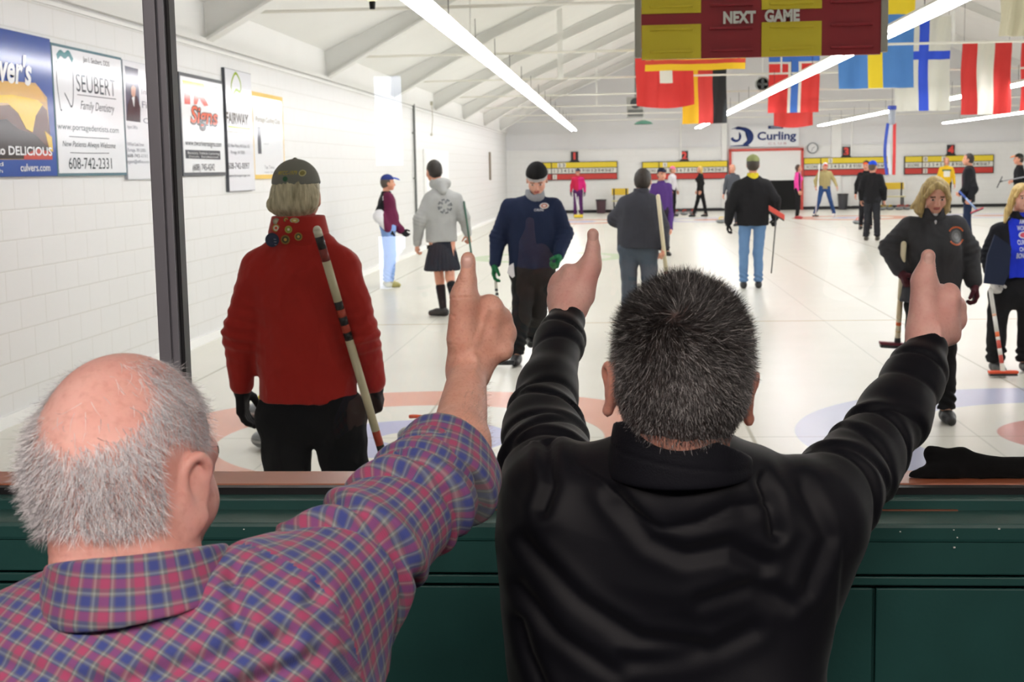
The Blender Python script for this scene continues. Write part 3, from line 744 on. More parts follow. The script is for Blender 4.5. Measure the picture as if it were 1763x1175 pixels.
    for q in 'ab':
        F = Field(); f = J['f'+q]; fd = (pose or {}).get('toe'+q, None); fd = fw if fd is None else _n(fd); z0 = f[2] - 0.085*s
        hp = np.array((f[0], f[1], z0 + 0.045*s))
        F.cone(hp - fd*0.03*s, hp + fd*0.075*s, 0.044*s, 0.040*s, k=0.02); F.cone(hp + fd*0.07*s, hp + fd*0.155*s - (0, 0, 0.012*s), 0.042*s, 0.032*s, k=0.03)
        F.cone(hp, f + (0, 0, 0.01*s), 0.040*s, 0.038*s, k=0.02); F.plane((0, 0, z0), (0, 0, -1))
        V, Q = F.mesh(min(hv, 0.009)); np_obj('shoe', V, Q, sm, root)
    # top
    t = top or dict(color='#1c1d20'); cm = cloth('cloth_' + t['color'].strip('#'), t['color'], **t.get('mat', {}))
    bk = 0.018 + bulk; F = Field(); pz = np.array((J['pel'][0], J['pel'][1], hem))
    wh, wc = t.get('hip', 0.150), t.get('chest', 0.152)
    F.cone(pz - (0, 0, 0.05), J['chest'], (wh + bk)*s, (wc + bk)*s, w=fw, fl=t.get('fl', 0.66))
    if t.get('belly'): F.ell((pz + J['chest'])/2 + fw*0.05 - (0, 0, 0.04), (0.13*s, 0.13*s, 0.15*s), k=0.08)
    F.cone(J['sa'] * 0.85 + J['sb'] * 0.15 - (0, 0, 0.03), J['sb'] * 0.85 + J['sa'] * 0.15 - (0, 0, 0.03), (0.068 + bk*0.5)*s, w=fw, fl=0.95, k=0.06)
    tp_ = t.get('trap', 1.0)
    for q in 'ab': F.cone(J['neck'] - (0, 0, 0.045), J['s'+q] + (0, 0, 0.005), 0.064*s*tp_, 0.046*s*tp_, k=0.03)
    if female:
        for q in (-1, 1): F.ell(J['chest'] + rt*q*0.07 + fw*0.085 - (0, 0, 0.01), (0.07, 0.06, 0.07), k=0.05)
    nr_ = t.get('neck_r', 1.0); F.cone((J['sa']+J['sb'])/2, J['neck'] - (0, 0, 0.01), 0.085*s*nr_, 0.062*s*nr_, k=0.04)
    sl = t.get('sleeve', 1.0)
    F.plane(pz, (0, 0, -1), k=0.01)
    for q in 'ab':
        F.cone(J['s'+q], J['e'+q], (0.049 + bk)*s, (0.041 + bk)*s, k=0.035)
        if sl >= 1: F.cone(J['e'+q], J['w'+q] + _n(J['e'+q]-J['w'+q])*0.02, (0.042 + bk)*s, (0.032 + bk*0.7)*s, k=0.025)
    def foldt(V, N):
        sd = int(abs(X * 37 + Y * 11)) % 97
        d = 0.010 * fn(V * np.array((1, 1, 0.6)), 3.2, 11 + sd) + 0.006 * fn(V * np.array((1.3, 1, 0.6)), 8, 12 + sd) + 0.011 * (ridge(V, 3.4, sd + 3, (1.5, 1.2, 0.55)) - 0.4) + 0.004 * (ridge(V, 9, sd + 7, (1.2, 1, 0.9)) - 0.4)
        for q in 'ab':
            r = np.linalg.norm(V - J['e'+q], axis=1); d += 0.006 * np.exp(-(r / 0.09) ** 2) * np.sin((V - J['e'+q]) @ _n(J['w'+q] - J['s'+q]) * 150)
        return d
    V, Q = F.mesh(hv, foldt)
    tm = t.get('paint'); mats_ = [cm] + [cloth('cloth_' + c.strip('#'), c) for c in t.get('colors', [])]
    M = tm(V[Q].mean(1), J, s) if tm else None
    topo = np_obj(t.get('name', 'jacket'), V, Q, mats_, root, M)
    # collar
    if t.get('collar', True) is not None:
        cc = t.get('collar_color', t['color']); F = Field(); cb = J['neck'] - (0, 0, 0.015); ct = J['neck'] + (0, 0, t.get('collar_h', 0.035)) + fw*0.006
        F.cone(cb, ct, 0.084*s*nr_, 0.073*s*nr_); F.plane(ct, (fw*-0.25)*-1*0 + np.array((0, 0, 1)), k=0.004); F.cone(cb + (0, 0, 0.02), ct + (0, 0, 0.08) + fw*0.01, 0.066*s*nr_, 0.060*s*nr_, sub=True, k=0.004)
        if t.get('open'): F.ell(ct + fw*0.08, (0.035, 0.05, 0.05), sub=True, k=0.01)
        V2, Q2 = F.mesh(max(0.004, hv*0.8)); np_obj('collar', V2, Q2, cloth('cloth_' + cc.strip('#'), cc), root)
    # hat, hair
    Hc = J['head']
    def HL(p): return Hc + Rh @ (np.array(p, float) * hs)
    def hr(*v): return np.array(v) * hs
    if hair:
        F = Field(); F.ell(HL((0, -0.014, 0.017)), hr(0.083, 0.100, 0.099), Rh)
        F.ell(HL((0, -0.045, -0.03)), hr(0.072, 0.062, 0.07), Rh, k=0.03)
        hl = hair.get('line', 0.06)
        F.box(HL((0, 0.105, -0.06)), hr(0.2, 0.075, hl + 0.07), Rh, rd=0.02, sub=True, k=0.015)
        for q in (-1, 1): F.ell(HL((q*0.085, 0.0, -0.04)), hr(0.02, 0.03, 0.04), Rh, sub=True, k=0.01)
        if not hair.get('long'): F.plane(HL((0, -0.05, -0.085)), Rh @ np.array((0, 0.5, -1.0)), k=0.01)
        for lk in hair.get('locks', []):
            pts = [HL(p) for p in lk[0]]; rs = lk[1]
            for i in range(len(pts)-1): F.cone(pts[i], pts[i+1], rs[i]*hs, rs[i+1]*hs, k=0.015)
        if hair.get('bald'): F.ell(HL((0, 0.02, 0.12)), hr(0.07, 0.1, 0.065), Rh, sub=True, k=0.01)
        V, Q = F.mesh(max(0.003, hd), lambda V, N: 0.0035 * fn(V * np.array((3, 3, 0.6)), 12, 21) + 0.003 * fn(V, 22, 4))
        if len(Q): np_obj('hair', V, Q, _mats.get('hair_' + hair['color']) or hair_material('hair_' + hair['color'], hair['color'], hair.get('color2', hair['color'])), root)
    if hat:
        hm = cloth('hat_' + hat['color'].strip('#'), hat['color']); F = Field()
        if hat['kind'] == 'toque':
            F.ell(HL((0, -0.010, 0.030)), hr(0.089, 0.106, 0.104), Rh); F.plane(HL((0, 0, hat.get('z', 0.025))), Rh @ np.array((0, -0.15, -1.0)), k=0.006)
            V, Q = F.mesh(hd); h_ = np_obj('knit_hat', V, Q, [hm, cloth('hatband_' + hat.get('band', hat['color']).strip('#'), hat.get('band', hat['color']))], root, None)
            if hat.get('band'):
                z = ((V[Q].mean(1) - Hc) @ Rh)[:, 2] / hs; h_.data.polygons.foreach_set('material_index', (z < hat.get('z', 0.025) + 0.018).astype(np.int32))
        else:
            F.ell(HL((0, -0.010, 0.035)), hr(0.086, 0.103, 0.088), Rh); F.plane(HL((0, 0, 0.035)), Rh @ np.array((0, 0.05, -1.0)), k=0.005)
            F.ell(HL((0, -0.01, 0.122)), hr(0.008, 0.008, 0.006), Rh, k=0.002)
            V, Q = F.mesh(hd); P = (V[Q].mean(1) - Hc) @ Rh / hs
            pm = hat.get('paint'); h_ = np_obj('cap', V, Q, [hm] + [cloth('hat_' + c.strip('#'), c) for c in hat.get('colors', [])], root, pm(P) if pm else None)
            F = Field(); F.ell(HL((0, 0.115, 0.040)), hr(0.062, 0.070, 0.030), Rh @ rotm(x=-0.25)); F.ell(HL((0, 0.105, 0.022)), hr(0.075, 0.085, 0.034), Rh @ rotm(x=-0.25), sub=True, k=0.002)
            V, Q = F.mesh(max(0.003, hd*0.8))
            if len(Q): np_obj('peak', V, Q, cloth('hat_' + hat.get('peak', hat['color']).strip('#'), hat.get('peak', hat['color'])), h_)
    if gloves:
        gm = cloth('glove_' + gloves.strip('#'), gloves, rough=0.7)
        for i, q in enumerate('ab'):
            d, th, nn = hands[q]; G = Field(); hand_prims(G, J['w'+q], d, th, nn, s, curls[i], g=0.0035, rk=0.004); G.cone(J['w'+q] - d*0.05, J['w'+q], 0.036*s, 0.033*s, k=0.01)
            V, Q = G.mesh(min(0.006, max(0.003, hv*0.6))); np_obj('glove', V, Q, gm, root)
    return dict(root=root, J=J, fw=fw, rt=rt, s=s, Rh=Rh, hs=hs, top=topo, HL=HL, hv=hv)
def conform(o, target, dirn, eps=0.002, rad=0.03):
    """lay a flat patch on the cloth: move its vertices along dirn onto the target surface (both in the person's frame)"""
    tg = target if isinstance(target, (list, tuple)) else [target]; d = _n(dirn)
    V = np.array([v.co[:] for t_ in tg for v in t_.data.vertices]); N = np.array([v.normal[:] for t_ in tg for v in t_.data.vertices])
    keep = (N @ d) < -0.15; V = V[keep]
    t = V @ d; W = V - t[:, None] * d
    for v in o.data.vertices:
        p = np.array(v.co[:]); w = p - (p @ d) * d; r = np.linalg.norm(W - w, axis=1); m = r < rad
        if not m.any(): m = r <= r.min() + 0.01
        tt = t[m]; rr = r[m]; f = tt < tt.min() + 0.06; wt = np.exp(-(rr[f] / (rad * 0.4)) ** 2) + 1e-9
        v.co = Vector(tuple(w + d * ((tt[f] * wt).sum() / wt.sum() - eps)))
    return o
# ================================================================ the two men in front of the glass
def Bp(px, py, Y): return at(px, py, Y)
def plaid_material():
    m = bpy.data.materials.new('plaid_shirt_cloth'); m.use_nodes = True; t = NT(m); b = t.n['Principled BSDF']; _mats['plaid'] = m
    uv = t.n.new('ShaderNodeUVMap'); uv.uv_map = 'UVMap'; sp = t.n.new('ShaderNodeSeparateXYZ'); t.l.new(uv.outputs[0], sp.inputs[0])
    def yarn(v, ph):
        f = t.m('FRACT', t.m('ADD', t.m('DIVIDE', v, 0.027), ph)); r = t.n.new('ShaderNodeValToRGB'); r.color_ramp.interpolation = 'LINEAR'
        e = r.color_ramp.elements; e[0].position = 0.0; e[0].color = lin('#a8486c'); e[1].position = 1.0; e[1].color = lin('#a8486c')
        for p, c in ((0.17, '#a8486c'), (0.21, '#62616c'), (0.27, '#98a29f'), (0.33, '#6c6d74'), (0.40, '#414c8c'), (0.62, '#414c8c'), (0.68, '#6c6d74'), (0.75, '#98a29f'), (0.81, '#62616c'), (0.88, '#6a6470'), (0.93, '#a8486c')):
            q = e.new(p); q.color = lin(c)
        t.l.new(f, r.inputs[0]); return r.outputs[0]
    col = t.mix(0.5, yarn(sp.outputs[0], 0.1), yarn(sp.outputs[1], 0.3)); t.l.new(col, b.inputs['Base Color'])
    b.inputs['Roughness'].default_value = 0.8; b.inputs['Specular IOR Level'].default_value = 0.25; b.inputs['Sheen Weight'].default_value = 0.15
    s1 = t.m('SINE', t.m('MULTIPLY', sp.outputs[0], 5200.0)); s2 = t.m('SINE', t.m('MULTIPLY', sp.outputs[1], 5200.0))
    bp = t.n.new('ShaderNodeBump'); bp.inputs['Strength'].default_value = 0.25; bp.inputs['Distance'].default_value = 0.0006
    t.l.new(t.m('ADD', s1, s2), bp.inputs['Height']); t.l.new(bp.outputs['Normal'], b.inputs['Normal']); return m
def path_uv(V, pts, mat_pts_r):
    """(arc along a polyline, angle * radius) of every point, for cloth on a sleeve"""
    pts = [np.array(p, float) for p in pts]; best = np.full(len(V), 1e9); U = np.zeros(len(V)); W = np.zeros(len(V)); acc = 0; ref = None
    for i in range(len(pts) - 1):
        a, b = pts[i], pts[i+1]; L = np.linalg.norm(b - a); d = (b - a) / L
        if ref is None: ref = _n(np.cross(d, (0, 1, 0.2)))
        e1 = _n(ref - d * np.dot(ref, d)); e2 = np.cross(d, e1); ref = e1
        t_ = (V - a) @ d; tc = np.clip(t_, 0, L); Q = V - (a + tc[:, None] * d); dist = np.linalg.norm(Q, axis=1)
        m = dist < best; best[m] = dist[m]
        U[m] = acc + (t_ if len(pts) == 2 else np.where(((i == 0) & (t_ < 0)) | ((i == len(pts)-2) & (t_ > L)), t_, tc))[m]
        W[m] = (np.arctan2(Q @ e2, Q @ e1) * mat_pts_r)[m]; acc += L
    return U, W, best
def corner_uv(F, U, W, per):
    """per-corner uv with the seam of the angle unwrapped"""
    u = U[F]; w = W[F]; w = w + per * np.round((w[:, :1] - w) / per); return np.stack([u, w], 2).reshape(-1, 2)
def ear_prims(F, c, R, s, side, fl=1.0):
    """outer ear: plate, curled rim, lobe; c at its middle, R head axes, side +1 right / -1 left"""
    Re = R @ rotm(z=-side * 0.45)
    def L(p): return np.array(c) + Re @ (np.array(p, float) * s * np.array((side, 1, 1)))
    F.ell(L((0.004, -0.002, 0)), np.array((0.0055, 0.016, 0.029)) * s, Re, k=0.006)
    pts = [(0.004, 0.010, 0.006), (0.009, 0.009, 0.022), (0.012, -0.001, 0.031), (0.013, -0.013, 0.026), (0.013, -0.019, 0.010), (0.011, -0.016, -0.008), (0.008, -0.009, -0.020), (0.006, 0.000, -0.030)]
    pts = spline(pts, 3)
    for a, b in zip(pts[:-1], pts[1:]): F.cone(L(a), L(b), 0.0042 * s, k=0.004)
    F.ell(L((0.006, 0.001, -0.029)), np.array((0.0055, 0.009, 0.009)) * s, Re, k=0.006)
def strands(name, roots, normals, flow, length, width, mats, parent, c, R, rr, seg=5, seed=1, lift=0.25, jit=0.25, grav=0.0, tones=None, hug=1.0):
    """thousands of single hairs as thin ribbons that follow the head"""
    rg = np.random.RandomState(seed); n = len(roots)
    d = flow + normals * lift + rg.normal(size=(n, 3)) * jit; d /= np.linalg.norm(d, axis=1)[:, None]
    L = length * rg.uniform(0.65, 1.15, n); P = [roots.copy()]; p = roots.copy(); step = (L / seg)[:, None]
    bend = rg.normal(size=(n, 3)) * 0.12
    for i in range(seg):
        d = d + bend + np.array((0, 0, -grav)); d /= np.linalg.norm(d, axis=1)[:, None]; p = p + d * step
        if hug:
            q = (p - c) @ R; k = np.linalg.norm(q / rr, axis=1); m = k < 1.0 + 0.004 * (i + 1); q[m] *= ((1.0 + 0.004 * (i + 1)) / k[m])[:, None]; p = c + q @ R.T
        P.append(p.copy())
    V = np.zeros((n, seg + 1, 2, 3)); w = width * rg.uniform(0.7, 1.3, n)[:, None]
    for i in range(seg + 1):
        a = P[min(i + 1, seg)] - P[max(i - 1, 0)]; s_ = np.cross(a, normals + rg.normal(size=(n, 3)) * 0.3); s_ /= np.linalg.norm(s_, axis=1)[:, None] + 1e-9
        ww = w * (1 - 0.85 * (i / seg) ** 2) * 0.5; V[:, i, 0] = P[i] - s_ * ww; V[:, i, 1] = P[i] + s_ * ww
    base = np.arange(n)[:, None] * (seg + 1) * 2 + np.arange(seg)[None, :] * 2
    F = np.stack([base, base + 1, base + 3, base + 2], 2).reshape(-1, 4)
    mi = np.repeat(tones if tones is not None else rg.randint(0, len(mats), n), seg)
    return np_obj(name, V.reshape(-1, 3), F, mats, parent, mi)
def scatter(V, F, n, seed=0):
    rg = np.random.RandomState(seed); A = np.linalg.norm(np.cross(V[F[:, 2]] - V[F[:, 0]], V[F[:, 3]] - V[F[:, 1]]), axis=1); i = rg.choice(len(F), n, p=A / A.sum())
    a, b = rg.rand(n, 1), rg.rand(n, 1); q = V[F[i]]
    P = (q[:, 0] * (1-a) + q[:, 1] * a) * (1-b) + (q[:, 3] * (1-a) + q[:, 2] * a) * b; N = vnorm(V, F)[F[i]].mean(1); return P, N / np.linalg.norm(N, axis=1)[:, None]

def thumb_fist(F, pts, depth0, mm):
    """pts: pixel places of the joints; mm: radius scale"""
    pass
HS = skin_material('skin_old_hand', '#e6b3a0', '#d69a86', '#bd7a68', 30, 0.5)
HB = skin_material('skin_fair_hand', '#efc0b4', '#e5aaa0', '#d8958c', 24, 0.48)
NAIL = mat('finger_nail', '#e6b9ad', 0.25, var=0.08, vscale=60)
def build_fist(F, wrist, knuckles, thumb, rk, rthumb, curl_dir, blk):
    """wrist point, four knuckle points (index first), thumb joints tip..base; fingers fold away from us then back to the palm"""
    for i, K in enumerate(knuckles):
        w0 = wrist + (K - wrist) * 0.12
        F.cone(w0, K, rk * 1.25, rk * 0.92, k=0.008)
        F.ell(K + _n(K - wrist) * 0.001, (rk*1.22,)*3, k=0.004)
    F.box(blk[0], (blk[1], 0.0135, blk[2]), rotm(y=blk[3]), rd=0.0125, k=0.012)
    pc = sum(knuckles) / 4; F.cone(wrist + (pc - wrist)*0.35 + (0, 0.008, 0), pc - (pc-wrist)*0.18 + (0, 0.010, 0), rk*2.1, rk*2.3, k=0.012, w=(0, 1, 0), fl=0.62)
    for i, K in enumerate(knuckles):
        s = (1.0, 1.05, 0.98, 0.82)[i]
        p1 = K + np.array((0.1 * curl_dir[0], 1.0, 0.0)) * 0.036 * s
        p2 = p1 + _n(np.array((curl_dir[0], 0.15, curl_dir[2]))) * 0.024 * s
        p3 = p2 + _n(np.array((curl_dir[0] * 0.8, -1.0, curl_dir[2]))) * 0.018 * s
        F.cone(K, p1, rk*0.95, rk*0.85, k=0.004); F.cone(p1, p2, rk*0.86, rk*0.8, k=0.003); F.cone(p2, p3, rk*0.8, rk*0.7, k=0.003)
    for i in range(len(thumb) - 1): F.cone(thumb[i], thumb[i+1], rthumb[i], rthumb[i+1], k=0.008)
    F.cone(thumb[-2], wrist, rthumb[-2], rthumb[-1]*1.0, k=0.014)
    F.cone(thumb[-2]*0.6 + thumb[-3]*0.4, knuckles[0]*0.50 + wrist*0.22 + thumb[-3]*0.28, 0.012, 0.009, k=0.012)
def tendons(wrist, knuckles, V, amp=0.0016):
    d = np.zeros(len(V))
    for K in knuckles:
        a = wrist; L = np.linalg.norm(K - a); u = (K - a) / L; t_ = (V - a) @ u; Q = V - (a + np.clip(t_, L*0.3, L*0.95)[:, None] * u); r = np.linalg.norm(Q[:, [0, 2]], axis=1)
        d += amp * np.exp(-(r / 0.004) ** 2) * (V[:, 1] < K[1] + 0.006)
    return d

# ---------------------------------------------------------------- older man, plaid shirt
def old_man():
    root = thing('person', 'grey-haired balding man in a pink and blue plaid shirt, raising his right thumb', 'person', (-0.36, 1.25, LF))
    O = np.array((-0.36, 1.25, LF))
    def P(px, py, Y): return Bp(px, py, Y) - O
    hc = P(226, 788, 1.29); R = rotm(z=-21 * DEG_) @ rotm(x=-9 * DEG_, y=-4 * DEG_); s = 0.94
    def L(p): return hc + R @ (np.array(p, float) * s)
    # head, neck, trunk, arm and hand in one skin
    parts = []
    F = Field(); head_prims(F, hc, R, s, ears=False, face=True)
    F.ell(L((0, -0.03, -0.01)), np.array((0.080, 0.082, 0.078)) * s, R, k=0.02)
    for q in (-1, 1): ear_prims(F, L((q*0.079, 0.004, -0.030)), R, 0.95, q)
    nb = P(254, 1060, 1.24); F.cone(L((0.022, -0.02, -0.07)), nb, 0.058, 0.060, k=0.02)
    F.cone(L((0, -0.06, -0.07)), L((0, -0.062, -0.10)), 0.036, 0.036, k=0.02)
    # creases of the neck
    V, Q = F.mesh(0.0026, lambda V, N: -0.0012 * np.clip(np.sin(((V - hc) @ R)[:, 2] * 170 + 2*fn(V, 12, 3)), 0.6, 1) * (((V - hc) @ R)[:, 2] < -0.085))
    parts.append((V, Q, face_mats(V, Q, hc, R, s))); HV, HQ = V, Q
    F = Field()
    wr = P(806, 640, 1.74); kn = [P(842, 527, 1.755), P(861, 548, 1.765), P(866, 576, 1.765), P(864, 604, 1.755)]
    thumb = [P(806, 455, 1.735), P(804, 484, 1.735), P(797, 515, 1.735), P(795, 585, 1.735)]
    build_fist(F, wr + (0, 0.0, 0.008), kn, thumb, 0.0113, [0.0096, 0.0106, 0.0124, 0.0185], (-1, 0, -0.15), (P(824, 566, 1.752), 0.0300, 0.0375, 0.10))
    F.ell(P(806, 447, 1.735), (0.0090, 0.0085, 0.0095), k=0.003)
    el = P(742, 862, 1.49); fa = P(788, 765, 1.58)
    F.cone(fa, wr, 0.0345, 0.0235, k=0.02, w=(0, 1, 0), fl=0.95); F.cone(el, fa, 0.032, 0.0345, k=0.02)
    F.cone(wr, P(815, 596, 1.75), 0.0245, 0.026, k=0.014, w=(0, 1, 0), fl=0.75)
    nc = P(804, 451, 1.7255)
    def hd(V, N):
        d = tendons(wr, kn, V, 0.0026) + 0.0007 * fn(V, 26, 7) - 0.0008 * (ridge(V, 34, 5) > 0.55)
        z = V[:, 2]; thx = np.abs(V[:, 0] - thumb[1][0]) < 0.016
        for zz in (thumb[1][2], thumb[1][2] - 0.003, thumb[1][2] + 0.0032, thumb[2][2] + 0.004): d -= 0.0007 * np.exp(-((z - zz + 0.06 * np.abs(V[:, 0] - thumb[1][0])) / 0.0008) ** 2) * thx * (V[:, 1] < thumb[1][1])
        q = ((V - nc) / np.array((0.0078, 0.012, 0.0086))); r = np.linalg.norm(q, axis=1); d -= 0.0010 * np.exp(-((r - 1.0) / 0.10) ** 2) * (V[:, 1] < thumb[0][1])
        return d
    V, Q = F.mesh(0.00155, hd); m = (np.linalg.norm((V[Q].mean(1) - nc) / np.array((0.0078, 0.012, 0.0086)), axis=1) < 1.0) & (V[Q].mean(1)[:, 1] < thumb[0][1])
    Mx = np.where(m, 5, 6); parts.append((V, Q, Mx)); AV, AQ = V, Q
    F = Field(); sh = P(470, 1080, 1.27); ch = P(230, 1300, 1.22)
    F.cone(ch + (0, 0, 0.05), P(200, 1500, 1.2), 0.13, 0.125, w=(0, 1, 0), fl=0.7); F.cone(P(60, 1150, 1.22), sh, 0.055, k=0.05); F.cone(nb, ch, 0.06, 0.12, k=0.03); F.cone(sh, el, 0.045, 0.038, k=0.03)
    F.cone(P(20, 1190, 1.225), P(-125, 1475, 1.22), 0.045, 0.04, k=0.03)
    hip = P(200, 1560, 1.2)
    for q in (-1, 1): F.cone(hip + (q*0.09, 0, 0), hip + (q*0.12, 0.40, 0.02), 0.075, 0.055, k=0.04); F.cone(hip + (q*0.12, 0.40, 0.02), (hip[0] + q*0.12, hip[1] + 0.42, 0.08), 0.052, 0.035, k=0.02)
    lw_ = hip + (-0.15, 0.16, 0.115); F.cone(P(-125, 1475, 1.22), lw_, 0.036, 0.025, k=0.02); hand_prims(F, lw_, _n((0.15, 1, -0.05)), (1, -0.15, 0), (0, 0, -1), 1.0, 0.25)
    V, Q = F.mesh(0.006); parts.append((V, Q, 0))
    V, Q, M = join(parts)
    SH = skin_material('skin_old_head', '#ebb8ae', '#dea094', '#c88578', 14, 0.45)
    np_obj('body', V, Q, [SH, LIPS, EYE, EYEW, BROW, NAIL, HS], root, M)
    # hair: short white-grey, bald crown
    lc = (HV - hc) @ R / s
    Pr, Nr = scatter(HV, HQ, 90000, 5); q = (Pr - hc) @ R / s
    x, y, z = q[:, 0], q[:, 1], q[:, 2]
    bald = (np.linalg.norm((q - np.array((0.018, -0.074, 0.052))) / np.array((0.046, 0.050, 0.047)), axis=1)) ** 2
    bald_top = (z > 0.005) & (bald < 1)
    side = (y < 0.035 + 0.25 * np.maximum(z, 0)) & (z > -0.085 + 0.25 * np.abs(x)) & (z > -0.080 - 0.3 * (y + 0.06)) | ((z > 0.05) & (y < 0.085))
    near_ear = ((np.abs(x) > 0.06) & (z < 0.012) & (y > -0.024)) | ((np.abs(x) > 0.0785) & (z < 0.02))
    u = np.random.RandomState(3).rand(len(Pr))
    dens = np.where((z > 0.005) & (bald < 1.0), 0.020, np.where((z > -0.01) & (bald < 1.55), 0.10 + 0.9 * (bald - 1.0) / 0.55, 1.0)) * np.where(y > 0.045, 0.6, 1.0)
    ok = side & ~near_ear & (u < dens * 0.62) & (np.linalg.norm(Pr - L((0, 0, 0)), axis=1) < 0.14)
    Pk, Nk, qk = Pr[ok], Nr[ok], q[ok]
    down = R @ np.array((0, -0.15, -1.0)); fl = np.tile(down, (len(Pk), 1)) * (0.75) + (R @ np.stack([np.sign(qk[:, 0]) * 0.5 * (np.abs(qk[:, 0]) > 0.02), np.where(qk[:, 2] > 0.05, 0.25, -0.15), np.zeros(len(Pk))], 0)).T
    clump = np.stack([fn(Pk, 14, 31), fn(Pk, 14, 32), fn(Pk, 14, 33)], 1) * 0.42
    rr = np.array((0.086, 0.105, 0.105)) * s
    rg = np.random.RandomState(9); tn = rg.choice(4, len(Pk), p=[0.56, 0.31, 0.11, 0.02])
    lower = qk[:, 2] < -0.03; tn = np.where(lower & (rg.rand(len(Pk)) < 0.15), 2, tn)
    hm = [mat('hair_white', '#efedf0', 0.45), mat('hair_silver', '#d2d0d5', 0.45), mat('hair_grey', '#9f9da1', 0.5), mat('hair_dark_grey', '#5a575a', 0.5)]
    strands('hair', Pk, Nk, fl + clump, 0.019, 0.00046, hm, root, hc, R, rr * 0.90, 5, 4, lift=0.28, jit=0.20, grav=0.06, tones=tn)
    # forearm hair
    Pf, Nf = scatter(AV, AQ, 5200, 8); k = (Pf[:, 2] < wr[2] - 0.01) & (Pf[:, 2] > fa[2] - 0.01) & (Pf[:, 0] > (wr + fa)[0] / 2 + 0.004)
    if k.sum() > 5: strands('arm_hair', Pf[k], Nf[k], np.tile((0.5, 0, 0.6), (k.sum(), 1)), 0.009, 0.00018, [mat('arm_hair_grey', '#a88a7c', 0.5)], root, hc, R, rr, 3, 6, lift=0.4, jit=0.4, hug=0)
    # plaid shirt: trunk, baggy sleeve, rolled cuff
    PL = plaid_material()
    sh2 = P(500, 1075, 1.27); el2 = P(722, 850, 1.47); cf = P(755, 772, 1.535)
    F = Field()
    F.cone(P(225, 1330, 1.235), P(215, 1490, 1.21), 0.205, 0.19, w=(0, 1, 0), fl=0.66)
    F.cone(P(262, 1105, 1.235), P(455, 1082, 1.265), 0.062, 0.066, k=0.05); F.cone(P(235, 1110, 1.235), P(0, 1185, 1.23), 0.058, 0.066, k=0.05)
    F.cone(P(250, 1110, 1.235), P(248, 1085, 1.235), 0.082, 0.066, k=0.04); F.cone(P(400, 1130, 1.25), P(470, 1330, 1.26), 0.07, 0.09, k=0.06)
    F.cone(sh2, el2, 0.069, 0.058, k=0.045); F.cone(el2, cf, 0.056, 0.036, k=0.02)
    F.cone(P(560, 1120, 1.33), P(470, 1330, 1.27), 0.055, 0.07, k=0.06)
    F.cone(P(0, 1190, 1.23), P(-130, 1480, 1.22), 0.068, 0.06, k=0.04); F.cone(P(-130, 1480, 1.22), lw_ - (0, 0.05, 0), 0.06, 0.040, k=0.03)
    F.cone(P(246, 1030, 1.235), P(236, 870, 1.24), 0.069, sub=True, k=0.006)
    path = [sh2, el2, cf]
    def fold(V, N):
        tot_c = sum(np.linalg.norm(b - a) for a, b in zip(path[:-1], path[1:])); U, W, D = path_uv(V, path, 1.0); sl = np.clip((U - 0.02) / 0.05, 0, 1) * (D < 0.1)
        d = 0.0035 * fn(V, 5, 41) + 0.0045 * (ridge(V, 5.5, 8, (1, 1, 1.0)) - 0.4) * (0.4 + 0.6 * (1 - sl))
        # deep drag folds curling round the sleeve
        for (u0, ph, wd, am, tw) in ((0.075, 0.0, 0.007, 0.011, 0.030), (0.135, 0.6, 0.006, 0.010, -0.024), (0.19, -0.3, 0.006, 0.009, 0.022), (0.232, 0.2, 0.005, 0.008, -0.016), (0.268, 0.9, 0.004, 0.006, 0.012)):
            c_ = U - (u0 + tw * np.sin(W + ph) + 0.010 * fn(V, 5, int(u0 * 1000)))
            d += sl * (-am * np.exp(-(c_ / wd) ** 2) + am * 0.75 * np.exp(-((c_ - 0.016) / 0.014) ** 2))
        # creases from the armpit across the back, and the shoulder seam
        for (a_, b_, am) in ((P(560, 1000, 1.27), P(640, 1180, 1.32), 0.006), (P(385, 1020, 1.17), P(405, 1100, 1.16), 0.010), (P(120, 1180, 1.15), P(480, 1110, 1.17), 0.006), (P(200, 1260, 1.12), P(520, 1150, 1.17), 0.006), (P(20, 1130, 1.17), P(180, 1160, 1.15), 0.005)):
            L_ = np.linalg.norm(b_ - a_); u = (b_ - a_) / L_; t_ = np.clip((V - a_) @ u, 0, L_); Q_ = np.linalg.norm((V - (a_ + t_[:, None] * u))[:, [0, 2]], axis=1); d += -am * np.exp(-(Q_ / 0.007) ** 2) + am * 0.6 * np.exp(-((Q_ - 0.015) / 0.010) ** 2)
        c_ = U - tot_c + 0.068; d += -0.010 * sl * np.exp(-(c_ / 0.010) ** 2); c_ = U + 0.005 + 0.01*np.sin(W); d += -0.0025 * np.exp(-(c_ / 0.0022) ** 2) * (D < 0.12)
        return d
    V, Q = F.mesh(0.0038, fold, 1)
    U, W, D = path_uv(V, path, 0.064); per = 0.064 * 2 * math.pi
    uvs = corner_uv(Q, U, W, per); fc = V[Q].mean(1); Uf = U[Q].mean(1); slv = (Uf > -0.002) & (D[Q].mean(1) < 0.115)
    tilt = 0.5; hz_ = V[:, 2] * 0.85 + V[:, 1] * 0.75; tx = V[:, 0] * math.cos(tilt) - hz_ * math.sin(tilt); tz = hz_ * math.cos(tilt) + V[:, 0] * math.sin(tilt)
    tuv = np.stack([tx[Q], tz[Q]], 2).reshape(-1, 2); uvs = np.where(np.repeat(slv, 4)[:, None], uvs, tuv)
    shirt = np_obj('plaid_shirt', V, Q, PL, root, None, True, uvs)
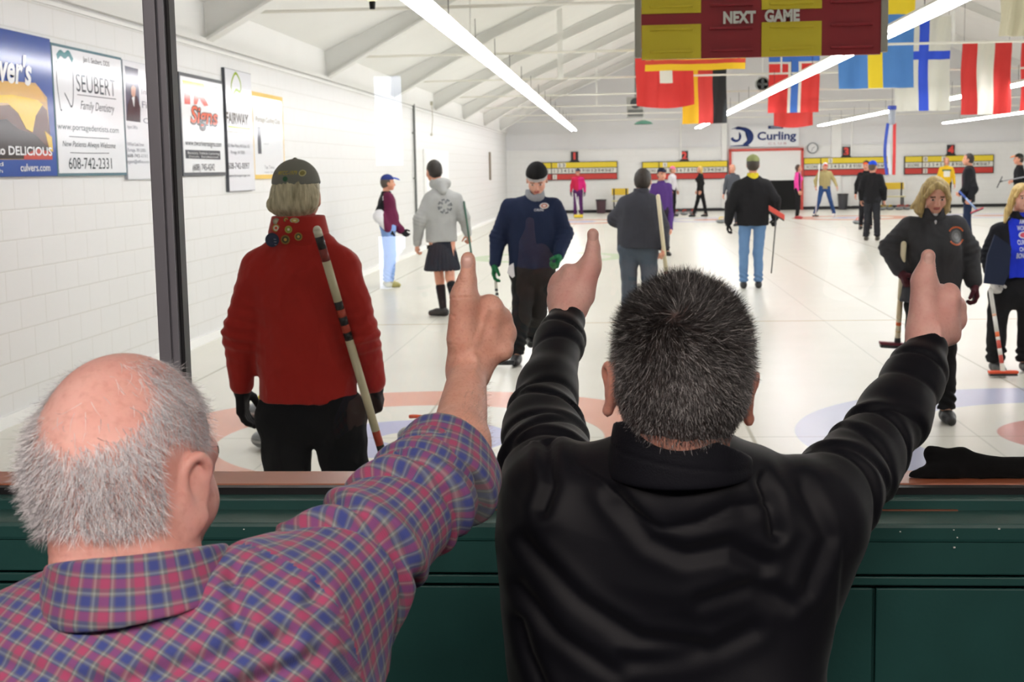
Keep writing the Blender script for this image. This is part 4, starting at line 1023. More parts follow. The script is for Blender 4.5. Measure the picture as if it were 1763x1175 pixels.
    # collar
    F = Field(); c0 = P(243, 1032, 1.235); c1 = P(236, 955, 1.238); F.cone(c0 + (0, 0, 0.004), c1 + (0, 0, 0.03), 0.094, 0.074, k=0.002); F.cone(c0 - (0, 0, 0.02), c1 + (0, 0, 0.04), 0.082, 0.0650, sub=True, k=0.002)
    F.plane(c1 + (0, 0, 0.0), (-0.13, 0.25, 1), k=0.003); F.plane(c0 + (0, 0, 0.0), (0.13, 0.0, -1), k=0.003)
    V, Q = F.mesh(0.0028, lambda V, N: 0.0018 * fn(V, 7, 3)); A = np.arctan2(V[:, 0] - c0[0], -(V[:, 1] - c0[1])) * 0.075
    A4 = A[Q]; A4 = A4 + 0.4712 * np.round((A4[:, :1] - A4) / 0.4712)
    np_obj('collar', V, Q, PL, root, None, True, np.stack([A4, V[:, 2][Q]], 2).reshape(-1, 2))
    # rolled cuff: thick band of cloth turned back over the elbow
    F = Field(); ca, cb2 = P(748, 838, 1.50), P(768, 772, 1.55); ax = _n(cb2 - ca)
    F.cone(ca + (0.004, 0, 0), cb2, 0.0620, 0.0530, k=0.004); F.cone(P(770, 850, 1.5), P(793, 818, 1.53), 0.050, 0.046, k=0.012)
    F.cone(P(800, 895, 1.50), P(806, 830, 1.54), 0.020, 0.022, k=0.025)
    F.plane(cb2 + ax * 0.004, ax, k=0.004); F.plane(ca - ax * 0.006, -ax, k=0.006)
    F.cone(cb2 - ax * 0.03 + (0.006, 0, 0), cb2 + ax * 0.06 + (0.006, 0, 0), 0.039, 0.039, sub=True, k=0.004)
    V, Q = F.mesh(0.0028, lambda V, N: 0.003 * fn(V, 9, 17) + 0.003 * (ridge(V, 12, 9) - 0.4))
    U, W, D = path_uv(V, [ca, cb2], 0.055); np_obj('rolled_cuff', V, Q, PL, root, None, True, corner_uv(Q, U + 0.01, W + 0.01, 0.055 * 2 * math.pi))
    # trousers
    F = Field(); F.cone(hip + (-0.09, 0, 0.01), hip + (0.09, 0, 0.01), 0.11, k=0.03)
    for q in (-1, 1): F.cone(hip + (q*0.09, 0, 0), hip + (q*0.12, 0.40, 0.02), 0.092, 0.070, k=0.04); F.cone(hip + (q*0.12, 0.40, 0.02), (hip[0] + q*0.12, hip[1] + 0.42, 0.10), 0.068, 0.050, k=0.02)
    V, Q = F.mesh(0.008, lambda V, N: 0.005 * fn(V, 6, 1)); np_obj('trousers', V, Q, cloth('denim_dark', '#1c2233'), root)
    for q in (-1, 1):
        F = Field(); f = np.array((hip[0] + q*0.12, hip[1] + 0.42, 0.045)); F.cone(f, f + (0, 0.14, -0.01), 0.045, 0.036); F.plane((0, 0, 0.002), (0, 0, -1)); V, Q = F.mesh(0.007); np_obj('shoe', V, Q, mat('shoe_brown', '#2a1c14', 0.4), root)
    return hip + O
DEG_ = math.pi / 180
hip_old = old_man()

# ---------------------------------------------------------------- dark-haired man, black pullover, both thumbs up
def dark_man():
    O = np.array((0.18, 1.62, LF)); root = thing('person', 'man with short dark grey hair in a shiny black pullover raising both thumbs', 'person', O)
    def P(px, py, Y): return Bp(px, py, Y) - O
    hc = P(1172, 640, 1.60); R = rotm(z=2 * DEG_) @ rotm(x=-9 * DEG_, y=4.5 * DEG_); s = 0.965
    def L(p): return hc + R @ (np.array(p, float) * s)
    parts = []
    F = Field(); head_prims(F, hc, R, s, ears=False)
    F.ell(L((0, -0.025, -0.012)), np.array((0.079, 0.080, 0.078)) * s, R, k=0.02)
    for q in (-1, 1): ear_prims(F, L((q*0.079, -0.002, -0.026)), R, 0.86, q)
    nb = P(1172, 840, 1.605); F.cone(L((0, -0.014, -0.07)), nb, 0.056, 0.058, k=0.02)
    V, Q = F.mesh(0.0028, lambda V, N: -0.0012 * np.clip(np.sin(((V - hc) @ R)[:, 2] * 150 + 2*fn(V, 12, 3)), 0.6, 1) * (((V - hc) @ R)[:, 2] < -0.09)); parts.append((V, Q, face_mats(V, Q, hc, R, s))); HV, HQ = V, Q
    spec = [
        dict(wr=(978, 532, 2.09), kn=[(978, 470, 2.12), (967, 484, 2.12), (964, 502, 2.115), (966, 520, 2.11)], th=[(1021, 405, 2.10), (1021, 428, 2.10), (1017, 462, 2.10), (1006, 510, 2.10)], rt=[0.0084, 0.0094, 0.0118, 0.0165], cd=(1, 0, -0.15), el=(938, 740, 1.84), md=(962, 592, 2.02), rk=0.0108, blk=(987, 496, 2.105, 0.0215, 0.0320, 0.22), hand=(0.0078, 0.0086)),
        dict(wr=(1596, 578, 1.96), kn=[(1634, 505, 1.985), (1644, 527, 1.99), (1643, 552, 1.99), (1636, 577, 1.98)], th=[(1598, 443, 1.97), (1595, 462, 1.97), (1589, 487, 1.97), (1587, 545, 1.97)], rt=[0.0094, 0.0104, 0.0125, 0.0180], cd=(-1, 0, -0.15), el=(1535, 728, 1.85), md=(1580, 640, 1.92), rk=0.0113, blk=(1612, 543, 1.975, 0.0290, 0.0360, 0.12), hand=(0.0080, 0.0088)),
    ]
    sha, shb = P(938, 862, 1.66), P(1400, 862, 1.66); shl = [sha, shb]
    for i, c in enumerate(spec):
        F = Field(); wr = P(*c['wr']); kn = [P(*k) for k in c['kn']]; th = [P(*k) for k in c['th']]; el = P(*c['el'])
        build_fist(F, wr + (0, 0, 0.004), kn, th, c['rk'], c['rt'], c['cd'], (P(*c['blk'][:3]),) + c['blk'][3:])
        F.ell(th[0] + (0, 0, 0.002), (c['rt'][0]*0.97,)*3, k=0.003)
        F.cone(P(*c['md']), wr, 0.022, 0.0235, k=0.02); F.cone(el, P(*c['md']), 0.024, 0.022, k=0.02); pc = sum(kn) / 4
        F.cone(wr, wr*0.6 + pc*0.4, 0.0245, 0.025, k=0.014, w=(0, 1, 0), fl=0.75)
        nc = th[0] + np.array((0, -c['rt'][0], -0.0005)); sx = np.array((c['hand'][0], 0.012, c['hand'][1]))
        def hd(V, N):
            d = tendons(wr, kn, V, 0.0016) + 0.0006 * fn(V, 26, 7)
            thx = np.abs(V[:, 0] - th[1][0]) < 0.015
            for zz in (th[1][2], th[1][2] - 0.003, th[1][2] + 0.0032): d -= 0.0007 * np.exp(-((V[:, 2] - zz + 0.06 * np.abs(V[:, 0] - th[1][0])) / 0.0008) ** 2) * thx * (V[:, 1] < th[1][1])
            r = np.linalg.norm((V - nc) / sx, axis=1); return d - 0.0010 * np.exp(-((r - 1.0) / 0.10) ** 2) * (V[:, 1] < th[0][1])
        V, Q = F.mesh(0.0017, hd); fc = V[Q].mean(1); m = (np.linalg.norm((fc - nc) / sx, axis=1) < 1.0) & (fc[:, 1] < th[0][1]); parts.append((V, Q, np.where(m, 5, 6)))
    hip = np.array((-0.05, 0.0, 0.55))
    F = Field(); F.cone(P(1160, 1000, 1.65), hip + (0, 0, 0.1), 0.11, 0.11, w=(0, 1, 0), fl=0.5); F.cone(nb, P(1165, 940, 1.64), 0.05, 0.07, k=0.02)
    for i in (0, 1): F.cone(P(1165, 890, 1.64), shl[i] + (0, 0, -0.01), 0.04, 0.034, k=0.02); F.cone(shl[i] + (0, 0, -0.01), P(*spec[i]['el']), 0.034, 0.030, k=0.02)
    for q in (-1, 1): F.cone(hip + (q*0.09, 0, 0), hip + (q*0.11, 0.38, 0.02), 0.075, 0.055, k=0.04); F.cone(hip + (q*0.11, 0.38, 0.02), (hip[0] + q*0.11, hip[1] + 0.40, 0.08), 0.052, 0.035, k=0.02)
    V, Q = F.mesh(0.006); parts.append((V, Q, 0))
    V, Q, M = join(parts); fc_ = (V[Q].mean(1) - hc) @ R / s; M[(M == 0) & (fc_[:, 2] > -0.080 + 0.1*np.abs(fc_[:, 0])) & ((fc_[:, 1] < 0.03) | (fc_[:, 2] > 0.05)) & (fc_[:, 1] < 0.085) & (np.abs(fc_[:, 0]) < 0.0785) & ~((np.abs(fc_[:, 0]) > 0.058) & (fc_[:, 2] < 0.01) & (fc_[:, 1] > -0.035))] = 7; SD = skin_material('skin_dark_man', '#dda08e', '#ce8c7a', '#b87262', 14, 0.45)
    np_obj('body', V, Q, [SD, LIPS, EYE, EYEW, BROW, NAIL, HB, mat('shaded_scalp', '#4b3c39', 0.6, var=0.2, vscale=300)], root, M)  # scalp under the hair coloured darker as shade between the strands
    # hair with a whorl at the crown
    Pr, Nr = scatter(HV, HQ, 150000, 15); q = (Pr - hc) @ R / s; x, y, z = q[:, 0], q[:, 1], q[:, 2]
    hl = (z > -0.092 + 0.10 * np.abs(x)) & ((y < 0.03) | (z > 0.045)) & (y < 0.088)
    near_ear = ((np.abs(x) > 0.058) & (z < 0.006) & (y > -0.030)) | ((np.abs(x) > 0.0785) & (z < 0.01))
    u = np.random.RandomState(4).rand(len(Pr)); wc = np.array((-0.014, -0.078, 0.056)); dw = np.linalg.norm(q - wc, axis=1)
    dens = np.clip(dw / 0.016, 0.3, 1) * np.where(z < -0.06, np.clip((z + 0.095) / 0.035, 0.15, 1), 1)
    ok = hl & ~near_ear & (u < dens * 0.66); Pk, Nk, qk = Pr[ok], Nr[ok], q[ok]
    rad = qk - wc; nl = (Nk @ R); rad -= nl * (rad * nl).sum(1)[:, None]; rad /= np.linalg.norm(rad, axis=1)[:, None] + 1e-9; tang = np.cross(nl, rad)
    swirl = np.exp(-np.linalg.norm(qk - wc, axis=1) / 0.05)[:, None]
    fl = rad * 0.9 + tang * swirl * 1.0; fl[:, 2] -= 0.25 * (qk[:, 2] < 0.05); fl = fl @ R.T
    top = qk[:, 2] > 0.045; clump = np.stack([fn(Pk, 20, 61), fn(Pk, 20, 62), fn(Pk, 20, 63)], 1) * 0.7
    rg = np.random.RandomState(19); zs_ = np.clip((0.065 - qk[:, 2]) / 0.07, 0, 1); gr = np.clip(0.10 + 0.22 * zs_ * (1 + fn(Pk, 10, 8)) + 0.40 * np.clip((np.abs(qk[:, 0]) - 0.045) / 0.03, 0, 1) * zs_, 0, 0.8)
    r1 = rg.rand(len(Pk)); tn = np.where(r1 < gr * 0.30, 2, np.where(r1 < gr, 1, np.where(rg.rand(len(Pk)) < 0.3, 3, 0)))
    hm = [mat('hair_black', '#1d1a1b', 0.4), mat('hair_ash', '#6d6a6b', 0.42), mat('hair_light', '#a9a6a6', 0.42), mat('hair_brown_dark', '#2f2826', 0.42)]
    ln = np.where(qk[:, 2] > 0.0, 0.015 + 0.006 * np.clip((qk[:, 2] - 0.02) / 0.035, 0, 1), np.where(qk[:, 2] > 9.0, 0.015, np.where(qk[:, 2] > -0.05, 0.010, 0.007)))
    tz_ = np.clip((qk[:, 2] - 0.02) / 0.035, 0, 1); lift = (0.45 + 0.35 * tz_ + 0.3 * tz_ * (qk[:, 1] > -0.04))[:, None]
    strands('hair', Pk, Nk, fl + clump * np.where(top, 1, 0.6)[:, None] + Nk * lift, ln, 0.00050, hm, root, hc, R, np.array((0.080, 0.098, 0.097)) * s, 4, 14, lift=0.0, jit=0.16, grav=0.0, tones=tn)
    # pullover
    BK = mat('black_polyester', '#0b0c14', 0.58, bump=0.15, bscale=1400, spec=0.22, sheen=0.08)
    F = Field()
    F.cone(P(1150, 985, 1.655), P(1122, 1330, 1.64), 0.172, 0.155, w=(0, 1, 0), fl=0.62)
    F.cone(P(1172, 905, 1.64), P(1172, 832, 1.61), 0.105, 0.072, k=0.05); F.cone(P(1122, 1330, 1.64), hip + (0, 0.0, 0.13), 0.150, 0.135, w=(0, 1, 0), fl=0.78, k=0.04)
    F.cone(P(1110, 880, 1.64), P(990, 878, 1.66), 0.066, 0.062, k=0.05); F.cone(P(1230, 880, 1.64), P(1355, 880, 1.66), 0.066, 0.060, k=0.05)
    F.cone(P(955, 930, 1.66), P(1000, 1130, 1.65), 0.070, 0.085, k=0.05); F.cone(P(1390, 930, 1.66), P(1290, 1130, 1.65), 0.066, 0.085, k=0.05)
    sleeves = []
    for i, c in enumerate(spec):
        wr, el = P(*c['wr']), P(*c['el'])
        if i == 0: pts = [(P(952, 850, 1.68), 0.066), (P(935, 740, 1.83), 0.0500), (P(942, 668, 1.92), 0.0400), (P(962, 590, 2.03), 0.0335), (P(975, 553, 2.075), 0.0275)]
        else: pts = [(P(1405, 880, 1.67), 0.063), (P(1487, 790, 1.78), 0.0500), (P(1540, 715, 1.86), 0.0455), (P(1575, 650, 1.92), 0.0370), (P(1597, 600, 1.95), 0.0265)]
        for (a, ra), (b, rb) in zip(pts[:-1], pts[1:]): F.cone(a, b, ra, rb, k=0.020)
        sleeves.append([p for p, r in pts]); axc = _n(pts[-1][0] - pts[-2][0]); F.plane(pts[-1][0] + axc*0.012, axc, k=0.004) if False else None
    def fold(V, N):
        d = 0.003 * fn(V, 4, 71) + 0.0025 * (ridge(V, 4.5, 77, (1, 1, 1.3)) - 0.4)
        for i, pth in enumerate(sleeves):
            U, W, D = path_uv(V, pth, 1.0); tot = sum(np.linalg.norm(b - a) for a, b in zip(pth[:-1], pth[1:])); sl = np.clip((U - 0.0) / 0.04, 0, 1) * (D < 0.09)
            for (u0, wd, am, tw, ph) in ((0.03, 0.008, 0.009, 0.02, 0), (0.075, 0.007, 0.008, -0.02, 1), (0.12, 0.006, 0.006, 0.018, 2), (0.165, 0.006, 0.007, 0.02, 0.5), (0.20, 0.005, 0.005, -0.02, 1.4), (tot - 0.045, 0.004, 0.005, 0.006, 0.4), (tot - 0.085, 0.005, 0.003, -0.01, 0.4)):
                c_ = U - (u0 + tw * np.sin(W + ph + i) + 0.010 * fn(V, 6, int(u0 * 999) + i)); d += 0.62 * sl * (-am * 0.8 * np.exp(-(c_ / wd) ** 2) + am * 0.7 * np.exp(-((c_ - 0.014) / 0.013) ** 2))
            c_ = U - (tot + 0.004); d += 0.0012 * np.exp(-(c_ / 0.010) ** 2)
        def crease(pl, am, wd, off_=0.016, ow=0.012):
            nonlocal d
            b = np.full(len(V), 1e9)
            for a_, b_ in zip(pl[:-1], pl[1:]):
                L_ = np.linalg.norm(b_ - a_); u = (b_ - a_) / L_; t_ = np.clip((V - a_) @ u, 0, L_); b = np.minimum(b, np.linalg.norm((V - (a_ + t_[:, None] * u))[:, [0, 2]], axis=1))
            bk = V[:, 1] < 0.06; d += 0.8 * bk * (-am * np.exp(-(b / wd) ** 2) + am * 0.6 * np.exp(-((b - off_) / ow) ** 2))
        Yb = 1.53
        for pl, am, wd in (([(985, 830), (1040, 850), (1090, 890), (1140, 915), (1200, 905), (1260, 882), (1330, 885)], 0.004, 0.003), ([(900, 960), (1000, 1050), (1100, 1110), (1200, 1120)], 0.006, 0.012), ([(890, 1040), (960, 1110), (1060, 1170)], 0.005, 0.010),
                           ([(1320, 850), (1335, 885), (1345, 935)], 0.010, 0.008), ([(1060, 870), (1120, 935), (1180, 960), (1260, 950), (1320, 990)], 0.008, 0.016), ([(930, 800), (945, 860), (930, 900)], 0.009, 0.008), ([(1400, 870), (1440, 950), (1400, 1040)], 0.006, 0.012), ([(1210, 1040), (1300, 1020), (1370, 1060)], 0.005, 0.012), ([(1300, 1100), (1200, 1140), (1080, 1150)], 0.005, 0.014), ([(890, 1100), (905, 1150), (930, 1200)], 0.006, 0.007)):
            crease([P(a, b, Yb) for a, b in pl], am, wd)
        return d
    V, Q = F.mesh(0.0042, fold, 1); pull = np_obj('pullover', V, Q, BK, root)
    F = Field(); c0 = P(1170, 816, 1.605); c1 = P(1168, 742, 1.592); F.cone(c0, c1 + (0, 0, 0.035), 0.087, 0.0715); F.cone(c0, c1 + (0, 0, 0.05), 0.080, 0.0610, sub=True, k=0.002); F.plane(c1 + (0, 0, -0.008), (0.26, 0.30, 1), k=0.003); F.plane(c0 - (0, 0, 0.004), (0, 0, -1), k=0.01)
    V, Q = F.mesh(0.0030, lambda V, N: 0.0015 * fn(V, 7, 3) - 0.0012*np.exp(-((V[:, 2]-c1[2]+0.028+0.16*(V[:, 0]-c1[0]))/0.0015)**2)); np_obj('collar', V, Q, cloth('black_rib_knit', '#101119', rough=0.7), root)
    # raised seams and glossy chest-logo print between the shoulders
    def lay(bm, nm, m, sm=False):
        o = obj(nm, bm, m, root, sm); return conform(o, pull, (0, 1, 0), 0.0012, 0.010)
    def strip(pl, w_):
        bm = bmesh.new(); pts = spline([P(a, b, 1.5) for a, b in pl], 10); vs = []
        for i, p in enumerate(pts):
            t_ = _n(pts[min(i+1, len(pts)-1)] - pts[max(i-1, 0)]); n_ = np.array((-t_[2], 0, t_[0])); n_ = n_ / (np.linalg.norm(n_) + 1e-9)
            vs.append((bm.verts.new(p + n_*w_), bm.verts.new(p - n_*w_)))
        for a, b in zip(vs[:-1], vs[1:]): bm.faces.new((a[0], a[1], b[1], b[0]))
        return bm
    PR = mat('glossy_print', '#4c4f5c', 0.3)
    bm = bmesh.new()
    for sg in (1, -1):
        for pl in ([(-30, -12*sg), (-14, -4*sg), (0, -1.5*sg)], [(30, -12*sg), (14, -4*sg), (0, -1.5*sg)], [(-30, -12*sg), (-20, -14*sg), (-10, -8*sg), (0, -6*sg)], [(30, -12*sg), (20, -14*sg), (10, -8*sg), (0, -6*sg)]):
            b2 = strip([(1152 + x_, 838 + y_) for x_, y_ in pl], 0.0016); tmp = bpy.data.meshes.new('t'); b2.to_mesh(tmp); bm.from_mesh(tmp); bpy.data.meshes.remove(tmp)
    lay(bm, 'printed_emblem', PR)
    F = Field(); F.cone(hip + (-0.08, 0, 0.01), hip + (0.08, 0, 0.01), 0.11, k=0.03)
    for q in (-1, 1): F.cone(hip + (q*0.09, 0, 0), hip + (q*0.11, 0.38, 0.02), 0.090, 0.070, k=0.04); F.cone(hip + (q*0.11, 0.38, 0.02), (hip[0] + q*0.11, hip[1] + 0.40, 0.10), 0.068, 0.050, k=0.02)
    V, Q = F.mesh(0.008, lambda V, N: 0.005 * fn(V, 6, 1)); np_obj('trousers', V, Q, cloth('trouser_charcoal', '#1b1c20'), root)
    for q in (-1, 1):
        F = Field(); f = np.array((hip[0] + q*0.11, hip[1] + 0.40, 0.045)); F.cone(f, f + (0, 0.10, -0.01), 0.045, 0.036); F.plane((0, 0, 0.002), (0, 0, -1)); V, Q = F.mesh(0.007); np_obj('shoe', V, Q, mat('shoe_black', '#141414', 0.4), root)
    return hip + O
hip_dark = dark_man()
# stools the two men sit on
def stool(p, label):
    h = p[2] - 0.135 - LF; t = thing('bar_stool', label, 'stool', (p[0], p[1] - 0.02, LF))
    bm = bmesh.new(); lathe(bm, (0, 0, h - 0.06), [(0.17, 0), (0.19, 0.015), (0.19, 0.045), (0.17, 0.06)], 28); obj('seat', bm, mat('stool_vinyl', '#1a1a1c', 0.4), t, True)
    for a in (45, 135, 225, 315):
        c_, s_ = math.cos(a*DEG_), math.sin(a*DEG_); bm = bmesh.new(); rod(bm, (c_*0.2, s_*0.2, 0), (c_*0.13, s_*0.13, h-0.06), 0.012); obj('leg', bm, M_blk, t)
stool(hip_old, 'low round black stool under the man in the plaid shirt')
stool(hip_dark, 'round black stool under the man in the black pullover')
def gx_(px, Y): return at(px, 400, Y)[0]
def off(px, py, Y, cx):
    """offset in metres of a pixel from the figure standing at pixel column cx, depth Y"""
    p = at(px, py, Y); return np.array((p[0] - gx_(cx, Y), 0.0, p[2]))
def place(cx, Y): return gx_(cx, Y), Y
DEG = math.pi / 180
# --- man in the red fleece jacket, just behind the glass
Y = 4.9; cx = 522
def o_(px, py, dy=0.0): v = off(px, py, Y, cx); v[1] = dy; return v
X, _ = place(cx, Y)
red = person('man in a red fleece jacket seen from behind with badges on his back', X, Y, 1.70, 0.0,
    pose=dict(sa=o_(440, 445), ea=o_(415, 570, -0.02), wa=o_(413, 672, 0.03), sb=o_(600, 445), eb=o_(626, 575, -0.02), wb=o_(640, 668, 0.06), neck=o_(514, 393, 0), head=o_(508, 333, 0.03),
              chest=o_(520, 520), pel=o_(530, 690), ha=o_(492, 720), hb=o_(582, 720), ka=o_(497, 900), kb=o_(605, 900, 0.03), fa=(-0.12, 0, 0.083), fb=(0.16, 0.03, 0.083)),
    top=dict(color='#ac2a24', trap=1.32, neck_r=1.32, chest=0.166, hip=0.160, fl=0.68, collar_h=0.045, mat=dict(sheen=0.3)), bottom=dict(color='#17181b', wide=0.012),
    hair=dict(color='#e2d8b8', color2='#9c9174', long=True, locks=[([(-0.055, -0.04, 0.0), (-0.066, -0.05, -0.04), (-0.030, -0.055, -0.085)], (0.034, 0.030, 0.012)), ([(0.055, -0.04, 0.0), (0.056, -0.045, -0.035), (0.02, -0.055, -0.08)], (0.034, 0.026, 0.012)), ([(0, -0.06, -0.02), (0.0, -0.062, -0.06), (-0.01, -0.055, -0.10)], (0.036, 0.028, 0.014))]),
    hat=dict(kind='cap', color='#85857e'), gloves='#1b1a1c', hem=o_(530, 690)[2], curls=(0.35, 1.15), skin=SKIN, hand_n=(None, (-1, 0.2, 0)), bulk=0.006)
# --- man with cap, dark vest and white sleeves by the wall
Y = 19.8; cx = 668
p_ = place(cx, Y)
person('man in a cap, maroon vest, white sleeves and light jeans beside the wall', p_[0], Y, 1.62, -75*DEG,
    pose=dict(wb=off(690, 398, Y, cx) + (0, 0.1, 0), eb=off(675, 385, Y, cx) + (0, 0.12, 0), wa=off(672, 395, Y, cx) + (0, -0.16, 0), ea=off(657, 372, Y, cx) + (0, -0.2, 0)),
    top=dict(color='#efeef2', colors=['#5d1c3c', '#17161b'], belly=True, paint=lambda P, J, s: np.where(np.linalg.norm((P - J['sa'])[:, :2], axis=1) + np.abs(P[:, 1] + 0.17)*0.5 < 0.13, 0, np.where((P[:, 2] < 1.36) & (P[:, 0] > -0.02), 1, np.where(P[:, 1] < -0.2, 0, 2))), name='vest', collar_color='#17161b'),
    bottom=dict(color='#7f9ed6', wide=0.02), bulk=0.03, shoes='#a8a060', hair=dict(color='#4a4038'), hat=dict(kind='cap', color='#2c3a78', peak='#3a56b0'), gloves='#18181a', hem=0.86)
# --- grey hoodie and kilt
Y = 15.75; cx = 760
X = gx_(cx, Y)
hood = person('young man in a grey hooded sweatshirt, dark kilt and black knee socks walking away', X, Y, 1.76, 28*DEG,
    pose=dict(sa=off(738, 338, Y, cx)+(0, -0.03, 0), ea=off(724, 378, Y, cx)+(0, -0.1, 0), wa=off(719, 421, Y, cx)+(0, -0.02, 0), sb=off(786, 338, Y, cx)+(0, 0.06, 0), eb=off(798, 375, Y, cx)+(0, 0.05, 0), wb=off(803, 405, Y, cx)+(0, 0.16, 0),
              ka=off(757, 482, Y, cx), fa=off(764, 533, Y, cx)*np.array((1, 1, 0)) + (0, -0.05, 0.085), kb=off(776, 478, Y, cx)+(0, -0.08, 0), fb=off(792, 522, Y, cx)+(0, -0.35, 0.0), toea=(-0.95, 0.3, 0), toeb=(-0.2, 1, 0), head=off(746, 293, Y, cx)+(0, 0.03, 0), neck=off(757, 318, Y, cx)),
    top=dict(color='#a8a9a7', name='hooded_sweatshirt', collar_color='#a8a9a7', mat=dict(sheen=0.2)), bottom=dict(color='#20242e', kind='kilt', z0=0.52, socks=True), shoes='#232323',
    hair=dict(color='#17130f', color2='#241c16'), hem=0.84, curls=(0.8, 1.3), head_yaw=35*DEG, bulk=0.012)
F = Field(); nk = hood['J']['neck']; fw = hood['fw']
F.cone(nk - fw*0.04 + (0, 0, 0.0), nk - fw*0.09 - (0, 0, 0.07), 0.085, 0.05); F.cone(nk + (-0.06, 0, 0.01), nk + (0.07, 0, 0.01), 0.06, k=0.03); F.cone(nk, nk + (0, 0, 0.12), 0.055, sub=True, k=0.01)
V, Q = F.mesh(0.008, lambda V, N: 0.004*fn(V, 12, 2)); np_obj('hood', V, Q, cloth('cloth_a8a9a7', '#a8a9a7'), hood['root'])
# --- navy jacket, black knit hat, walking towards us
Y = 11.76; cx = 914
X = gx_(cx, Y)
def o_(px, py, dy=0.0): v = off(px, py, Y, cx); v[1] = dy; return v
navy = person('man in a navy jacket, black knit hat and green gloves walking towards the window', X, Y, 1.80, math.pi,
    pose=dict(sa=o_(874, 350), ea=o_(858, 408, 0.02), wa=o_(853, 455, -0.05), sb=o_(958, 350), eb=o_(972, 402, 0.03), wb=o_(964, 440, -0.14), ha=o_(900, 470), hb=o_(934, 470), ka=o_(899, 545, -0.04), fa=o_(890, 611, -0.05)*np.array((1, 1, 0)) + (0, 0, 0.088), kb=o_(925, 540, 0.12), fb=o_(910, 590, 0.45), head=o_(925, 307, -0.06), neck=o_(921, 335, -0.02), chest=o_(916, 380), pel=o_(916, 455)),
    top=dict(color='#16213b', chest=0.172, hip=0.165, collar_color='#8f9195', collar_h=0.05, open=True), bottom=dict(color='#1b1b1c', wide=0.012), shoes='#151516',
    hat=dict(kind='toque', color='#131315', z=0.02, band='#b8b8b8'), gloves='#0f5a35', hem=o_(916, 462)[2], curls=(0.5, 0.9), head_pitch=28*DEG, bulk=0.012, hand_n=(None, (-1, 0.3, 0)), skin=SKIN_P)
# --- dark grey jacket, back to us
Y = 13.3; cx = 1100
person('man in a loose charcoal jacket and grey trousers with his back turned', gx_(cx, Y), Y, 1.68, -8*DEG,
    pose=dict(sa=off(1072, 348, Y, cx), ea=off(1060, 378, Y, cx)+(0, 0.08, 0), wa=off(1078, 392, Y, cx)+(0, 0.3, 0), sb=off(1128, 345, Y, cx), eb=off(1139, 392, Y, cx), wb=off(1141, 425, Y, cx)+(0, -0.08, 0), head=off(1107, 310, Y, cx)+(0, 0.06, 0), neck=off(1104, 330, Y, cx)+(0, 0.02, 0), ha=(-0.1, 0, 0.88), hb=(0.09, 0, 0.88)),
    top=dict(color='#3a3b42', chest=0.175, hip=0.185, fl=0.7), bottom=dict(color='#4b545f', wide=0.01), hair=dict(color='#1f1712', color2='#2e241c'), hem=off(1100, 428, Y, cx)[2], curls=(0.9, 1.3), bulk=0.02)
# --- behind him, dark cap and purple jacket
Y = 26.0; cx = 1139
person('person in a dark cap and purple jacket half hidden behind the charcoal jacket man', gx_(cx, Y), Y, 1.64, 200*DEG,
    top=dict(color='#4a2f6e'), bottom=dict(color='#26232c'), hair=dict(color='#3a2c22'), hat=dict(kind='cap', color='#1d2238'), hem=0.84,
    pose=dict(wb=off(1154, 395, Y, cx)+(0, -0.2, 0), eb=off(1155, 370, Y, cx)))
# --- black coat with yellow collar
Y = 18.9; cx = 1296
yel = person('man in a black coat with yellow collar, green cap and blue jeans, seen from behind', gx_(cx, Y), Y, 1.80, -4*DEG,
    pose=dict(sa=off(1270, 318, Y, cx), ea=off(1258, 352, Y, cx), wa=off(1254, 384, Y, cx), sb=off(1320, 315, Y, cx), eb=off(1333, 345, Y, cx)+(0, -0.05, 0), wb=off(1335, 376, Y, cx)+(0, 0.05, 0), ha=(-0.1, 0, 0.92), hb=(0.1, 0, 0.92), ka=off(1281, 435, Y, cx), kb=off(1305, 437, Y, cx), fa=(-0.12, 0, 0.087), fb=(0.08, 0, 0.087)),
    top=dict(color='#17171a', chest=0.178, hip=0.17, collar_color='#d8c42e', collar_h=0.055, name='coat'), bottom=dict(color='#5f7fa6'), hair=dict(color='#2e241c'), gloves='#141416',
    hat=dict(kind='cap', color='#7e8458'), hem=off(1296, 389, Y, cx)[2], bulk=0.02, curls=(0.6, 1.3))
# --- far players along the end wall
person('person in a red and magenta jacket and purple trousers below the first scoreboard', gx_(996, 47), 47, 1.64, 175*DEG, top=dict(color='#b32446', colors=['#c2246e'], paint=lambda P, J, s: (P[:, 0] > 0.02).astype(int)), bottom=dict(color='#4d2358'), hair=dict(color='#2e241c'), hat=dict(kind='cap', color='#222a40'), gloves='#2a2a2e')
person('person in a pink hat, white jacket and black trousers below the second scoreboard', gx_(1158, 46.5), 46.5, 1.66, -120*DEG, top=dict(color='#d4d2d4'), bottom=dict(color='#19191c'), hat=dict(kind='toque', color='#e07a9c'), hair=dict(color='#8a6a4a'), pose=dict())
person('blonde woman in a black jacket and trousers facing left below the second scoreboard', gx_(1206, 46), 46, 1.66, 100*DEG, top=dict(color='#151517'), bottom=dict(color='#141416'), hair=dict(color='#d6b96a', color2='#b8964a', long=True, locks=[([(-0.06, -0.03, 0.0), (-0.06, -0.05, -0.09), (-0.05, -0.06, -0.16)], (0.035, 0.035, 0.02)), ([(0.06, -0.03, 0.0), (0.06, -0.05, -0.09), (0.05, -0.06, -0.16)], (0.035, 0.035, 0.02))]), female=True,
       pose=dict(fa=(-0.22, 0, 0.08), fb=(0.18, 0, 0.08), ka=(-0.10, 0, 0.48), kb=(0.11, 0, 0.48)))
Y = 38.5
